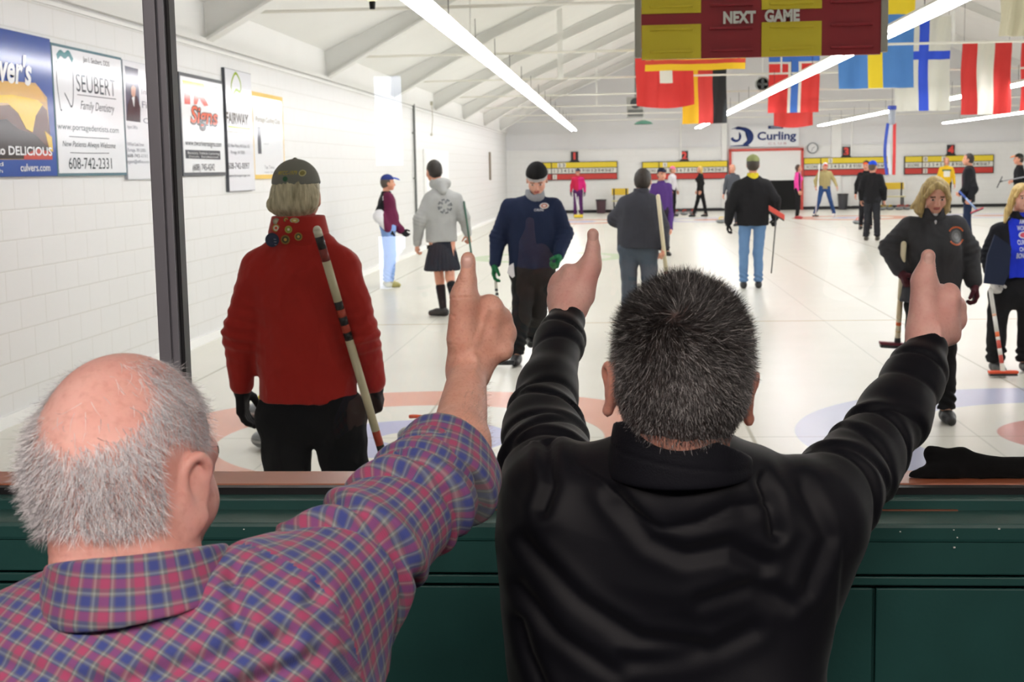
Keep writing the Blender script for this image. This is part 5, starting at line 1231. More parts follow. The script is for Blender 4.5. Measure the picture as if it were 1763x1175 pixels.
person('balding man in a grey jacket standing beside the red door frame', gx_(1261, Y), Y, 1.70, 150*DEG, top=dict(color='#4a4d55'), bottom=dict(color='#2b2c33'), hair=dict(color='#b09a80', bald=True))
Y = 43.0
person('dark-haired woman in a bright pink jacket and black trousers in front of the door', gx_(1373, Y), Y, 1.66, -100*DEG, top=dict(color='#e2479b', colors=['#2a2028'], paint=lambda P, J, s: ((np.abs(P[:, 0]-0.03) < 0.03) & (P[:, 1] < 0)).astype(int)), bottom=dict(color='#17171a'), shoes='#a8333a', female=True,
       hair=dict(color='#4a2c1e', color2='#33201a', long=True, locks=[([(-0.06, -0.03, 0.0), (-0.06, -0.05, -0.12)], (0.035, 0.025)), ([(0.06, -0.03, 0.0), (0.06, -0.05, -0.12)], (0.035, 0.025))]))
Y = 44.5
person('man in a tan jacket, white cap and blue jeans below the third scoreboard', gx_(1419, Y), Y, 1.72, 178*DEG, top=dict(color='#a69a6b', chest=0.17), bottom=dict(color='#2d4a78'), shoes='#dcdcdc', hair=dict(color='#6a5a48'), hat=dict(kind='cap', color='#d8d8da', peak='#c23a34'),
       pose=dict(fa=(-0.30, 0, 0.085), fb=(0.30, 0, 0.085), ka=(-0.18, -0.05, 0.48), kb=(0.18, -0.05, 0.48), wb=(0.36, -0.1, 0.93), eb=(0.29, 0, 1.13), ea=(-0.29, 0, 1.13), wa=(-0.30, -0.18, 0.93), head=(0, -0.08, 1.56), neck=(0, -0.03, 1.42)))
Y = 35.5
person('person in a black jacket and orange cap behind the man in the blue knit hat', gx_(1490, Y), Y, 1.72, 160*DEG, top=dict(color='#17171a'), bottom=dict(color='#1a1a1e'), hair=dict(color='#2a201a'), hat=dict(kind='cap', color='#222226', peak='#d8552a'))
Y = 30.3
person('man in a black jacket and bright blue knit hat seen from behind in mid rink', gx_(1501, Y), Y, 1.70, -20*DEG, top=dict(color='#18181b', chest=0.17), bottom=dict(color='#26272c', wide=0.012), hair=dict(color='#4a3d30'), hat=dict(kind='toque', color='#1e49c8'), hem=0.80, head_yaw=-40*DEG, bulk=0.02, shoes='#3a372e')
Y = 46.0
person('person in a yellow and green jersey behind the blonde woman', gx_(1627, Y), Y, 1.80, 180*DEG, top=dict(color='#e0b62a', colors=['#e8e6da', '#2f5a3c'], name='jersey', paint=lambda P, J, s: np.where((np.abs(P[:, 0]) < 0.1) & (np.abs(P[:, 2]-1.25) < 0.1), 1, np.where((np.abs(P[:, 0]) < 0.14) & (np.abs(P[:, 2]-1.36) < 0.03), 2, 0))), bottom=dict(color='#20242c'), hair=dict(color='#9a6a42'))
Y = 30.0; cx = 1666
person('man in a dark coat with a maroon scarf looking left beneath the fourth scoreboard', gx_(cx, Y), Y, 1.83, 75*DEG, top=dict(color='#191a1f', colors=['#5a2038'], chest=0.175, name='coat', paint=lambda P, J, s: ((P[:, 0] < -0.1) & (np.abs(P[:, 1]) < 0.07) & (P[:, 2] > 1.1)).astype(int)),
       bottom=dict(color='#1c2740', wide=0.01), hair=dict(color='#17130f'), hem=0.78, bulk=0.02, curls=(1.2, 1.2), pose=dict(wa=off(1652, 333, Y, cx)+(0, -0.1, 0), ea=off(1658, 325, Y, cx)+(0, -0.22, 0), wb=off(1664, 342, Y, cx)+(0, -0.28, 0), eb=off(1672, 325, Y, cx)+(0, -0.26, 0)))
Y = 34.0; cx = 1752
person('man in a black jacket and orange cap at the right edge holding a broom level', gx_(cx, Y), Y, 1.82, 85*DEG, top=dict(color='#151518', chest=0.17), bottom=dict(color='#1a1a1e'), hair=dict(color='#2a201a'), hat=dict(kind='cap', color='#20241f', peak='#d8772a'), curls=(1.2, 1.2),
       pose=dict(wa=off(1741, 312, Y, cx)+(0, -0.2, 0), ea=off(1750, 313, Y, cx)+(0, -0.24, 0), wb=off(1757, 309, Y, cx)+(0, -0.2, 0), eb=off(1764, 306, Y, cx)+(0, -0.25, 0)))
# --- blonde woman in the charcoal pullover
Y = 9.0; cx = 1614
X = gx_(cx, Y)
def o_(px, py, dy=0.0): v = off(px, py, Y, cx); v[1] = dy; return v
wom = person('blonde woman in a charcoal pullover with a round orange crest, looking down', X, Y, 1.66, math.pi,
    pose=dict(sa=o_(1562, 385), ea=o_(1534, 428, 0.02), wa=o_(1548, 468, -0.06), sb=o_(1650, 382), eb=o_(1670, 432, 0.03), wb=o_(1675, 490, -0.03), head=o_(1607, 333, -0.05), neck=o_(1606, 368, -0.01), chest=o_(1606, 430), pel=o_(1600, 510), ha=o_(1585, 530), hb=o_(1625, 530), ka=o_(1578, 598, 0.02), kb=o_(1627, 600, -0.02), fa=o_(1575, 700, 0.04)*np.array((1, 1, 0))+(0, 0, 0.08), fb=o_(1626, 700, -0.05)*np.array((1, 1, 0))+(0, 0, 0.08)),
    top=dict(color='#3c3d40', name='pullover', chest=0.165, hip=0.17, open=True, collar_h=0.04), bottom=dict(color='#141416', wide=0.004), female=True, gloves='#451721', shoes='#131314', skin=SKIN_P,
    hair=dict(color='#d3bc7c', color2='#97805a', long=True, line=0.045, locks=[([(-0.06, 0.0, 0.05), (-0.082, 0.012, -0.03), (-0.078, 0.025, -0.11), (-0.06, 0.035, -0.15)], (0.03, 0.027, 0.024, 0.012)), ([(0.06, 0.0, 0.05), (0.085, 0.01, -0.03), (0.10, 0.015, -0.11), (0.075, 0.03, -0.17)], (0.03, 0.03, 0.03, 0.014)), ([(0.06, -0.02, 0.03), (0.105, 0.0, -0.05), (0.150, 0.0, -0.10)], (0.03, 0.024, 0.012)), ([(0.0, 0.055, 0.088), (0.05, 0.072, 0.055), (0.072, 0.055, 0.0)], (0.016, 0.016, 0.014)), ([(0.0, 0.055, 0.088), (-0.045, 0.072, 0.058), (-0.072, 0.055, 0.0)], (0.016, 0.016, 0.014))]),
    hem=o_(1600, 520)[2], curls=(1.2, 0.7), head_pitch=20*DEG, head_yaw=180*DEG, bulk=0.014, hand_n=((1, -0.2, 0), None), voxel=0.0065)
F = Field(); nk = wom['J']['neck']; F.cone(nk + (0.0, -0.055, -0.01), nk + (0.0, -0.072, -0.06), 0.022, 0.006); V, Q = F.mesh(0.005); np_obj('white_undershirt', V, Q, cloth('cloth_white', '#d9dade'), wom['root'])
# --- woman at the right edge in a blue T-shirt
Y = 11.1; cx = 1748
X = gx_(cx, Y)
def o_(px, py, dy=0.0): v = off(px, py, Y, cx); v[1] = dy; return v
wo2 = person('long-haired blonde woman in a blue lettered T-shirt and open black jacket at the right edge', X, Y, 1.62, 188*DEG,
    pose=dict(sa=o_(1715, 392), ea=o_(1700, 440, 0.0), wa=o_(1704, 482, -0.10), sb=o_(1793, 392), head=o_(1757, 338, -0.03), neck=o_(1756, 370), chest=o_(1752, 430), pel=o_(1745, 500), ha=o_(1726, 510), hb=o_(1768, 510), ka=o_(1719, 535), kb=o_(1771, 535), fa=o_(1714, 620)*np.array((1, 1, 0))+(0, 0, 0.08), fb=o_(1766, 620)*np.array((1, 1, 0))+(0, 0, 0.08)),
    top=dict(color='#15161c', colors=['#1f35c4'], chest=0.160, hip=0.165, open=True, paint=lambda P, J, s: ((P[:, 1] < -0.03) & (P[:, 0] > -0.055 + 0.1*np.clip(1.45-P[:, 2], 0, 0.4)*-0.3) & (P[:, 0] < 0.14) & (P[:, 2] < 1.38)).astype(int)), bottom=dict(color='#17171a', wide=0.02), female=True, skin=SKIN_P,
    hair=dict(color='#dcc07a', color2='#a88850', long=True, line=0.045, locks=[([(0.06, 0.0, 0.05), (0.085, 0.0, -0.03), (0.11, -0.01, -0.12), (0.14, -0.01, -0.22)], (0.03, 0.03, 0.03, 0.012)), ([(-0.06, 0.0, 0.05), (-0.082, 0.0, -0.03), (-0.09, 0.0, -0.12)], (0.03, 0.03, 0.02)), ([(0.0, 0.055, 0.088), (0.05, 0.072, 0.055), (0.072, 0.05, 0.0)], (0.016, 0.016, 0.016)), ([(0.0, 0.055, 0.088), (-0.045, 0.072, 0.058), (-0.072, 0.05, 0.0)], (0.016, 0.016, 0.016))]),
    hem=o_(1745, 478)[2], gloves='#cfcdc8', curls=(1.3, 0.5), bulk=0.01, voxel=0.008)
# ================================================================ things in the arena
def WH(c): return mat('p_' + c.strip('#'), c, 0.5)
def GL(c): return mat('g_' + c.strip('#'), c, 0.13, spec=0.13)
# ---- advertising boards on the block wall
class Poster:
    def __init__(s, label, pl, pr, pt, pb, edge, face='#e9ebee', ew=0.018, depth=0.03):
        a, b = atX(pl, (pt+pb)/2, XL), atX(pr, (pt+pb)/2, XL); t, o = atX(pl, pt, XL), atX(pl, pb, XL)
        s.y0, s.z0, s.W, s.H = a[1], o[2], b[1]-a[1], t[2]-o[2]; s.d = depth
        s.r = thing('advertising_board', label, 'sign', (XL, s.y0, s.z0), math.pi/2)
        bm = bmesh.new(); box(bm, (s.W/2, -depth/2-0.001, s.H/2), (s.W, depth, s.H), bev=0.003); obj('backing', bm, WH(edge), s.r)
        bm = bmesh.new(); box(bm, (s.W/2, -depth-0.001, s.H/2), (s.W-2*ew, 0.004, s.H-2*ew)); obj('printed_face', bm, GL(face), s.r)
        s.t = []; s.m = []; s.top = depth + 0.0035
    def mi(s, c):
        m = GL(c)
        if m not in s.m: s.m.append(m)
        return s.m.index(m)
    def l(s, px, py): p = atX(px, py, XL + s.d); return p[1]-s.y0, p[2]-s.z0
    def text(s, body, pxl, pxr, pyt, pyb, c='#22252a', shear=0.0, bold=0.0):
        x0, zb = s.l(pxl, pyb); x1, _ = s.l(pxr, pyb); _, zt = s.l(pxl, pyt)
        s.t.append((body, x0, zb, zt-zb, x1-x0, s.mi(c), 'l', shear, bold))
    def done(s):
        if s.t: text_mesh(s.t, s.m, 'lettering', s.r, Matrix.Identity(4), s.top + 0.001)
    def poly(s, pts, c, lay=0.0, local=False, name='printed_picture'):
        bm = bmesh.new(); P = [s.l(*p) if not local else p for p in pts]
        f = bm.faces.new([bm.verts.new((x, -s.top - lay, z)) for x, z in P]); f.normal_update()
        if f.normal.y > 0: bmesh.ops.reverse_faces(bm, faces=[f])
        bmesh.ops.triangulate(bm, faces=bm.faces[:]); me = bpy.data.meshes.new(name); bm.to_mesh(me); bm.free(); s.pp = getattr(s, 'pp', []); s.pp.append((me, GL(c)))
    def picture(s):
        if not getattr(s, 'pp', None): return
        bm = bmesh.new(); ms = []
        for me, m in s.pp:
            if m not in ms: ms.append(m)
            k = len(bm.faces); bm.from_mesh(me); bm.faces.ensure_lookup_table()
            for f in bm.faces[k:]: f.material_index = ms.index(m)
            bpy.data.meshes.remove(me)
        me = bpy.data.meshes.new('printed_picture'); bm.to_mesh(me); bm.free(); link_mesh('printed_picture', me, ms, s.r)
def ribbon(s, pts, w, c, lay=0.0005):
    P = [np.array(s.l(*p)) for p in spline([np.array(p, float) for p in pts], 6)]; A, B = [], []
    for i, p in enumerate(P):
        d = P[min(i+1, len(P)-1)] - P[max(i-1, 0)]; n = np.array((-d[1], d[0])); n = n / (np.linalg.norm(n) + 1e-9) * w/2; A.append(p+n); B.append(p-n)
    for i in range(len(P)-1): s.poly([tuple(A[i]), tuple(A[i+1]), tuple(B[i+1]), tuple(B[i])], c, lay, True)
# burger board
q = Poster('blue restaurant board with a cheeseburger picture and white script, leftmost on the wall', -110, 84, 25, 307, '#24407e', '#2f4f9a', 0.004)
q.poly([(-60, 142), (20, 140), (60, 143), (80, 168), (89, 275), (-60, 275)], '#c9a36a')
q.poly([(-60, 138), (0, 139), (40, 142), (66, 150), (79, 176), (-60, 172)], '#dcae63', 0.0008)
q.poly([(-60, 185), (30, 180), (62, 172), (80, 190), (90, 272), (-60, 272)], '#5e3a2c', 0.0010)
q.poly([(-60, 215), (10, 205), (30, 222), (60, 232), (82, 255), (86, 274), (-60, 274)], '#2e221e', 0.0016)
q.poly([(-60, 166), (20, 163), (63, 172), (72, 180), (60, 200), (55, 228), (44, 222), (30, 195), (12, 178), (-60, 172)], '#e7c233', 0.0022)
q.poly([(40, 268), (62, 256), (88, 262), (89, 275), (40, 275)], '#b8453a', 0.0018)
q.poly([(76, 226), (88, 236), (90, 262), (84, 258)], '#d9b43c', 0.0024)
q.picture(); q.top += 0.003
q.text("Culver's", -48, 53, 82, 132, '#f2f4f6', 0.25, 0.03); q.text('MADE to DELICIOUS', -60, 88, 249, 265, '#f2f4f6', 0.0, 0.02); q.text('culvers.com', 34, 85, 282, 295, '#f2f4f6', 0, 0.01); q.text('and', -22, 4, 279, 286, '#f2f4f6'); q.text('fresh', -28, 3, 291, 298, '#f2f4f6'); q.done()
# dentist board
q = Poster('white dentist board with teal border and a tooth outline, SEUBERT in capitals', 86, 207, 74, 304, '#2d5f6c', '#e9ebee', 0.022)
q.text('Jan I. Seubert, DDS', 142, 187, 97, 106, '#33383c', 0, 0.008); q.text('SEUBERT', 131, 198, 126, 157, '#2b3b40', 0, 0.0); q.text('Family Dentistry', 138, 196, 173, 188, '#3c4548', 0.3)
q.text('www.portagedentists.com', 98, 203, 211, 222, '#5b6a6e'); q.text('New Patients Always Welcome', 107, 198, 242, 252, '#2e3b40', 0.2); q.text('608-742-2331', 118, 192, 271, 291, '#2b3b40')
ribbon(q, [(132, 163), (165, 167), (199, 171)], 0.006, '#2b3b40'); ribbon(q, [(118, 235), (150, 237), (187, 239)], 0.005, '#2b3b40'); ribbon(q, [(120, 263), (150, 264), (187, 264)], 0.005, '#2b3b40')
ribbon(q, [(97, 98), (103, 91), (110, 96), (117, 92), (124, 105)], 0.045, '#2d7f86', 0.0008); ribbon(q, [(96, 104), (97, 140), (103, 185), (106, 190)], 0.012, '#2b3b40'); ribbon(q, [(110, 160), (116, 172), (122, 184), (125, 170), (125, 120)], 0.014, '#2b3b40', 0.001)
q.picture(); q.done()
# portrait board
q = Poster('white board with a suited portrait photo and grey text, partly behind the window post', 209, 300, 103, 310, '#b9bcc2', '#e6e8ec', 0.008)
q.poly([(214, 113), (237, 119), (241, 211), (217, 208)], '#3a4258'); q.poly([(217, 208), (219, 180), (226, 163), (235, 166), (241, 185), (241, 211)], '#1c1d26', 0.0006); q.poly([(225, 150), (229, 147), (233, 152), (232, 165), (228, 168), (225, 162)], '#c79a84', 0.001); q.poly([(226, 168), (231, 166), (230, 185)], '#e6e6e6', 0.0012)
q.picture(); q.text('Insurance', 243, 290, 152, 162, '#8a8f9c'); q.text('Financial', 244, 290, 174, 186, '#7c8290'); q.text('Call me', 246, 290, 203, 212, '#7c8290'); q.text('Agent Office', 218, 236, 215, 221, '#7c8290')
for i, tt in enumerate(('110 East Cook Street', 'Portage, WI 53901', '608-742-1111', 'agent@office.com')): q.text(tt, 219, 247+i*3, 245+i*10, 251+i*10, '#8a8f9c' if i != 2 else '#555a66')
q.done()
# sign maker board
q = Poster('board with red and yellow Signs lettering in a dark frame, right of the window post', 306, 381, 124, 304, '#34373d', '#eceef0', 0.035)
q.poly([(313, 138), (350, 145), (353, 156), (315, 158)], '#e2c93e'); q.poly([(316, 160), (333, 156), (333, 163), (327, 164), (327, 180), (317, 179)], '#c93a2c', 0.0008); q.poly([(333, 158), (348, 160), (358, 182), (351, 183), (342, 170), (338, 180), (333, 180)], '#d24a30', 0.0008)
q.picture(); q.text('Signs', 327, 375, 182, 212, '#1b1b1d', 0.2, 0.06); q.done(); q.t = []; q.m = []; q.top += 0.002
q.text('Signs', 327, 374, 182, 210, '#d4502c', 0.2, 0.02); q.text('& DESIGNS', 352, 376, 205, 210, '#3a3d44'); q.text('www.tworiverssigns.com', 318, 380, 240, 250, '#3f434a'); q.text('(608) 745-4242', 331, 369, 282, 294, '#6a6d74'); q.text('Custom', 361, 374, 147, 151, '#5a5d66')
q.done(); q.t = []; q.m = []; q.pp = []
q.poly([(318, 258), (378, 260), (379, 275), (319, 273)], '#3e4148'); q.picture(); q.top += 0.002; q.text('Banners, Vehicle Lettering', 322, 376, 261, 265, '#e6e6e6'); q.text('Decals, Sandblasted', 324, 374, 268, 271, '#e6e6e6'); q.done()
# mortgage board
q = Poster('tall narrow white board with a green house outline and FAIRWAY in capitals', 385, 430, 117, 331, '#4b4e55', '#e8e9ee', 0.006, 0.035)
ribbon(q, [(398, 160), (398, 142), (405, 126), (413, 142), (413, 158), (406, 155), (401, 163)], 0.03, '#9bb53a'); ribbon(q, [(392, 218), (410, 220), (430, 222)], 0.02, '#9bb53a')
q.picture(); q.text('FAIRWAY', 389, 427, 193, 212, '#4a3f2e', 0, 0.03); q.text('INDEPENDENT MORTGAGE', 392, 428, 225, 228, '#8a8a60'); q.text('2822 New Pinery Rd Suite 102', 389, 429, 247, 253, '#55585f'); q.text('Portage, WI 53901', 397, 421, 259, 265, '#55585f'); q.text('608-742-0097', 392, 429, 280, 291, '#3c3f46'); q.text('www.fairwayportage.com', 394, 430, 300, 305, '#55585f'); q.text('Team', 404, 418, 176, 180, '#6a6a60'); q.done()
# club board
q = Poster('white club board with a thin yellow border, farthest of the boards on the wall', 431, 485, 157, 309, '#dcb64a', '#eceef0', 0.05, 0.025)
q.poly([(442, 219), (448, 219), (450, 265), (444, 265)], '#4a4c52'); q.picture(); q.text('Portage Curling Club', 440, 481, 200, 209, '#a89a80'); q.text('Join Today', 453, 461, 221, 224, '#5a5d66'); q.text('Learn to curl', 454, 462, 246, 249, '#8a8d96'); q.text('Tee Times', 455, 472, 285, 291, '#8a8d96'); q.text('open house', 455, 476, 295, 298, '#a0a3aa'); q.done()

# ---- end wall: four scoreboards
YS = YF - 0.055
def fp(px, py, Y=YS): p = at(px, py, Y); return p[0], p[2]
def scoreboard(px0, px1, pyt0, num, pnx, label, cards):
    x0, zt = fp(px0, pyt0); x1, _ = fp(px1, pyt0); W = x1 - x0; H = 0.66; z0 = zt - H
    t = thing('scoreboard', label, 'scoreboard', (x0, YS, z0)); 
    def b(nm, c, s_, m): bm = bmesh.new(); box(bm, c, s_, bev=0.004); return obj(nm, bm, m, t)
    b('backing_board', (W/2, 0.014, H/2), (W, 0.078, H), mat('board_black', '#1d1d20', 0.5))
    b('yellow_strip', (W/2, -0.03, H*0.82), (W-0.06, 0.012, H*0.29), mat('board_yellow', '#ecd22f', 0.45))
    b('number_strip', (W/2, -0.03, H*0.505), (W-0.06, 0.012, H*0.27), mat('board_cream', '#e9e8e0', 0.45))
    b('red_strip', (W/2, -0.03, H*0.18), (W-0.06, 0.012, H*0.29), mat('board_red', '#c2352d', 0.45))
    b('divider', (W*0.2, -0.04, H/2), (0.03, 0.012, H), mat('board_black', '#1d1d20', 0.5))
    bod = [(str(i), W*0.235 + (i-1) * W*0.745/17, H*0.43, 0.11, None, 0, 'c', 0, 0.015) for i in range(1, 18)] + [('SCORE', W*0.10, H*0.43, 0.10, W*0.13, 0, 'c', 0, 0.01)]
    text_mesh(bod, [mat('board_black', '#1d1d20', 0.5)], 'lettering', t, Matrix.Identity(4), 0.038)
    for (u, v, n) in cards:
        c = b('score_card', (W*u, -0.043, H*v), (0.15, 0.01, 0.17), mat('board_cream', '#e9e8e0', 0.45))
        text_mesh([(n, W*u, H*v-0.055, 0.11, None, 0, 'c', 0, 0.015)], [mat('board_black', '#1d1d20', 0.5)], 'numeral', c, Matrix.Identity(4), 0.050)
    xn = fp(pnx, 260)[0] - x0
    b('number_plate', (xn, 0, H+0.19), (0.27, 0.03, 0.36), mat('board_black', '#1d1d20', 0.5)); 
    bm = bmesh.new(); prism(bm, [(xn-0.19, H+0.0), (xn+0.19, H+0.0), (xn+0.12, H+0.08), (xn-0.12, H+0.08)], -0.03, 0.03); obj('plate_foot', bm, mat('board_black', '#1d1d20', 0.5), t)
    text_mesh([(num, xn, H+0.06, 0.27, None, 0, 'c', 0, 0.05)], [mat('numeral_red', '#e0443c', 0.4)], 'sheet_number', t, Matrix.Identity(4), 0.018)
scoreboard(921, 1063, 280, '1', 989, 'yellow, white and red scoreboard with plate 1, nearest the left corner', [(0.30, 0.82, '2'), (0.35, 0.82, '3'), (0.24, 0.18, '1')])
scoreboard(1105, 1253, 279, '2', 1178, 'yellow, white and red scoreboard with plate 2, left of the door', [(0.27, 0.82, '1')])
scoreboard(1383, 1533, 272, '3', 1457, 'yellow, white and red scoreboard with plate 3, right of the door', [(0.31, 0.82, '2')])
scoreboard(1557, 1711, 269, '4', 1637, 'yellow, white and red scoreboard with plate 4, farthest right', [(0.235, 0.82, '0'), (0.235, 0.18, '2'), (0.44, 0.82, '1')])
# club banner above the door
x0, zt = fp(1256, 217); x1, z1 = fp(1375, 252); t = thing('club_banner', 'white banner with a dark blue curved stone emblem and the word Curling', 'banner', (x0, YS-0.04, z1)); W, H = x1-x0, zt-z1
bm = bmesh.new(); box(bm, (W/2, 0, H/2), (W, 0.03, H), bev=0.004); obj('panel', bm, GL('#eef0f2'), t)
bm = bmesh.new()
def arc(cx, cz, rx, rz_, a0, a1, n=16): return [(cx + rx*math.cos(math.radians(a0+(a1-a0)*i/n)), cz + rz_*math.sin(math.radians(a0+(a1-a0)*i/n))) for i in range(n+1)]
sh_ = [(0.05, H*0.90)] + arc(0.42, H*0.48, 0.42, H*0.45, 100, -60) + [(0.62, 0.03), (0.03, 0.03)] + arc(0.36, H*0.46, 0.30, H*0.40, -100, 80)[::1]
for ps, lay in ((arc(0.42, H*0.48, 0.44, H*0.46, 110, -70) + arc(0.30, H*0.46, 0.34, H*0.36, -60, 105), 0.018), (arc(0.22, H*0.50, 0.20, H*0.26, -160, 60) + arc(0.24, H*0.56, 0.13, H*0.20, 60, -160), 0.019), ([(0.03, 0.03), (0.75, 0.03), (0.62, 0.10), (0.03, 0.06)], 0.018), ([(0.04, H*0.84), (0.30, H*0.97), (0.42, H*0.95), (0.42, H*0.88), (0.20, H*0.86)], 0.018)):
    bm.faces.new([bm.verts.new((a, -lay, b)) for a, b in ps])
bmesh.ops.triangulate(bm, faces=bm.faces[:]); obj('emblem', bm, GL('#26376e'), t)
bm = bmesh.new(); box(bm, (W*0.665, -0.018, H*0.90), (W*0.22, 0.006, H*0.15), bev=0.002); obj('name_bar', bm, GL('#33416b'), t)
text_mesh([('Curling', W*0.40, H*0.33, H*0.36, W*0.56, 0, 'l', 0, 0.03), ('C L U B', W*0.56, H*0.10, H*0.10, W*0.26, 1, 'l', 0, 0.0), ('PORTAGE', W*0.60, H*0.865, H*0.07, W*0.14, 2, 'l', 0, 0.0)], [GL('#26376e'), GL('#b9838c'), GL('#eef0f2')], 'lettering', t, Matrix.Identity(4), 0.024)
# clock
x, z = fp(1399, 255); t = thing('wall_clock', 'round grey-rimmed white clock between door and third scoreboard', 'clock', (x, YS+0.02, z)); Rx = Matrix.Rotation(math.pi/2, 3, 'X')
bm = bmesh.new(); lathe(bm, (0, 0, 0), [(0.20, -0.02), (0.20, 0.04), (0.165, 0.05), (0.165, 0.02)], 36, M=Rx); obj('rim', bm, WH('#8f9396'), t, True)
bm = bmesh.new(); lathe(bm, (0, 0, 0), [(0.168, 0.0), (0.168, 0.03)], 36, M=Rx)
obj('dial', bm, WH('#eeeeee'), t)
for a, L in ((60, 0.09), (200, 0.13)):
    bm = bmesh.new(); rod(bm, (0, -0.035, 0), (L*math.sin(a*DEG), -0.035, L*math.cos(a*DEG)), 0.006, seg=6); obj('hand', bm, M_blk, t)
# benches, bins
def bench(px0, px1, pyt, label):
    x0, zt = fp(px0, pyt, YF-0.9); x1, _ = fp(px1, pyt, YF-0.9); W = x1-x0; t = thing('bench', label, 'bench', (x0, YF-0.9, 0.0), 0)
    yl = mat('bench_yellow', '#d9b62e', 0.5); H = zt
    bm = bmesh.new(); box(bm, (W/2, 0.3, H-0.12), (W, 0.03, 0.24), bev=0.005); obj('backrest', bm, yl, t)
    bm = bmesh.new(); box(bm, (W/2, 0.1, 0.44), (W, 0.36, 0.04), bev=0.005); obj('seat', bm, mat('bench_seat', '#d8cf9a', 0.5), t)
    for x in (0.08, W-0.08):
        bm = bmesh.new(); box(bm, (x, 0.3, H/2), (0.05, 0.04, H)); obj('leg', bm, M_blk, t)
        bm = bmesh.new(); box(bm, (x, -0.03, 0.21), (0.05, 0.04, 0.42)); obj('leg', bm, M_blk, t)
bench(1053, 1082, 325, 'yellow bench against the end wall beside the first bin'); bench(1519, 1559, 315, 'yellow bench below the gap between scoreboards 3 and 4')
def bin_(px, pyt, pyb, Y, col, label):
    c = at(px, 355, Y); zt = at(px, pyt, Y)[2]; w_ = 0.19; t = thing('trash_bin', label, 'bin', (c[0], Y, 0))
    bm = bmesh.new(); lathe(bm, (0, 0, 0), [(w_*0.8, 0), (w_, zt-0.05), (w_*0.97, zt-0.05), (w_*0.78, 0.02)], 20); obj('bucket', bm, WH(col), t)
    bm = bmesh.new(); lathe(bm, (0, 0, zt-0.06), [(w_*1.04, 0), (w_*1.06, 0.05), (w_*0.98, 0.05), (w_*0.98, 0)], 20); obj('rim', bm, WH('#2c2c30'), t)
bin_(1035, 343, 366, YF-0.6, '#4a3038', 'brown bin on the floor between the first and second scoreboards'); bin_(1451, 333, 357, YF-0.6, '#33343a', 'dark grey bin on the floor below the third scoreboard')

# ---- hanging NEXT GAME board
YN = 7.0
a, b = at(1105, 103, YN), at(1516, 99, YN); W = b[0]-a[0]; mpx = W/411; z0 = a[2]; H = 0.52
t = thing('next_game_board', 'hanging maroon and yellow chequered board lettered NEXT GAME', 'sign', (a[0], YN, z0))
bm = bmesh.new(); box(bm, (W/2, 0.015, H/2), (W, 0.03, H)); obj('maroon_board', bm, mat('maroon', '#a02834', 0.4), t)
zz = lambda py: (102-py)*mpx
for c0, c1 in ((0, 103), (207, 310)):
    for p0, p1 in ((24 if c0 == 0 else 22, -60), (102, 43)):
        bm = bmesh.new(); box(bm, ((c0+c1)/2*mpx, -0.004, (zz(p0)+zz(p1))/2), ((c1-c0)*mpx, 0.008, zz(p1)-zz(p0)), bev=0.002); obj('yellow_panel', bm, mat('panel_yellow', '#f0dc3a', 0.4), t)
for c0, c1 in ((0, 103), (104, 206), (207, 310), (311, 411)):
    for py in (12, 51, 89):
        bm = bmesh.new(); box(bm, ((c0+c1)/2*mpx, -0.010, zz(py)), ((c1-c0)*mpx*0.72, 0.012, 0.012), bev=0.002); obj('card_rail', bm, mat('panel_yellow', '#d3c02c', 0.4) if c0 in (0, 207) else mat('maroon', '#7a1f2a', 0.4), t)
for x in (-0.018, W+0.016):
    bm = bmesh.new(); box(bm, (x, 0.015, H/2+0.01), (0.033, 0.05, H), bev=0.003); obj('frame_post', bm, WH('#b9b7ac'), t)
text_mesh([('NEXT', (1246-1105)*mpx, zz(43), 19*mpx, 56*mpx, 0, 'l', 0, 0.05), ('GAME', (1317-1105)*mpx, zz(42), 19*mpx, 60*mpx, 0, 'l', 0, 0.05)], [WH('#fbfbf6')], 'lettering', t, Matrix.Identity(4), 0.012)
for x in (0.05, W-0.05):
    bm = bmesh.new(); rod(bm, (x, 0.015, H), (x, 0.015, roof(a[0]+x)-z0-0.02), 0.004, seg=6); obj('hanging_chain', bm, M_blk, t)

# ---- flags
def flag(label, px0, px1, py0, py1, Y, pat, cols, wave=0.05, seed=0, rag=0.0):
    a = at(px0, py0, Y); b = at(px1, py0, Y); c = at((px0+px1)/2, py1, Y); W = b[0]-a[0]; H = a[2]-c[2]; t = thing('flag', label, 'flag', (a[0], Y, a[2]))
    nu, nv = 36, 44; u, v = np.meshgrid(np.linspace(0, 1, nu+1), np.linspace(0, 1, nv+1), indexing='ij')
    yy = wave*np.sin(u*9 + seed) * (0.3 + v) + 0.4*wave*np.sin(u*21 + v*3 + seed); zz_ = -H*v - rag*np.sin(u*math.pi)*0.06*v
    V = np.stack([u*W + 0.01*np.sin(v*7+seed), yy, zz_], 2).reshape(-1, 3)
    i, j = np.meshgrid(np.arange(nu), np.arange(nv), indexing='ij'); k = i*(nv+1)+j; F = np.stack([k, k+1, k+nv+2, k+nv+1], 2).reshape(-1, 4)
    uc = ((i+0.5)/nu).ravel(); vc = ((j+0.5)/nv).ravel(); px = px0 + uc*(px1-px0); py = py0 + vc*(py1-py0)
    np_obj('flag_cloth', V, F, [mat('flag_'+x.strip('#'), x, 0.75, bump=0.1, bscale=300) for x in cols], t, pat(px, py, uc, vc).astype(int))
    bm = bmesh.new(); rod(bm, (-0.04, 0, 0.01), (W+0.04, 0, 0.01), 0.010, seg=8); obj('flag_rod', bm, M_steel, t)
    for x in (0.03, W-0.03):
        bm = bmesh.new(); zr = roof(a[0]+x) - a[2] - 0.05
        rod(bm, (x, 0, 0.01), (x, 0, zr), 0.003, seg=5); obj('flag_cord', bm, M_blk, t)
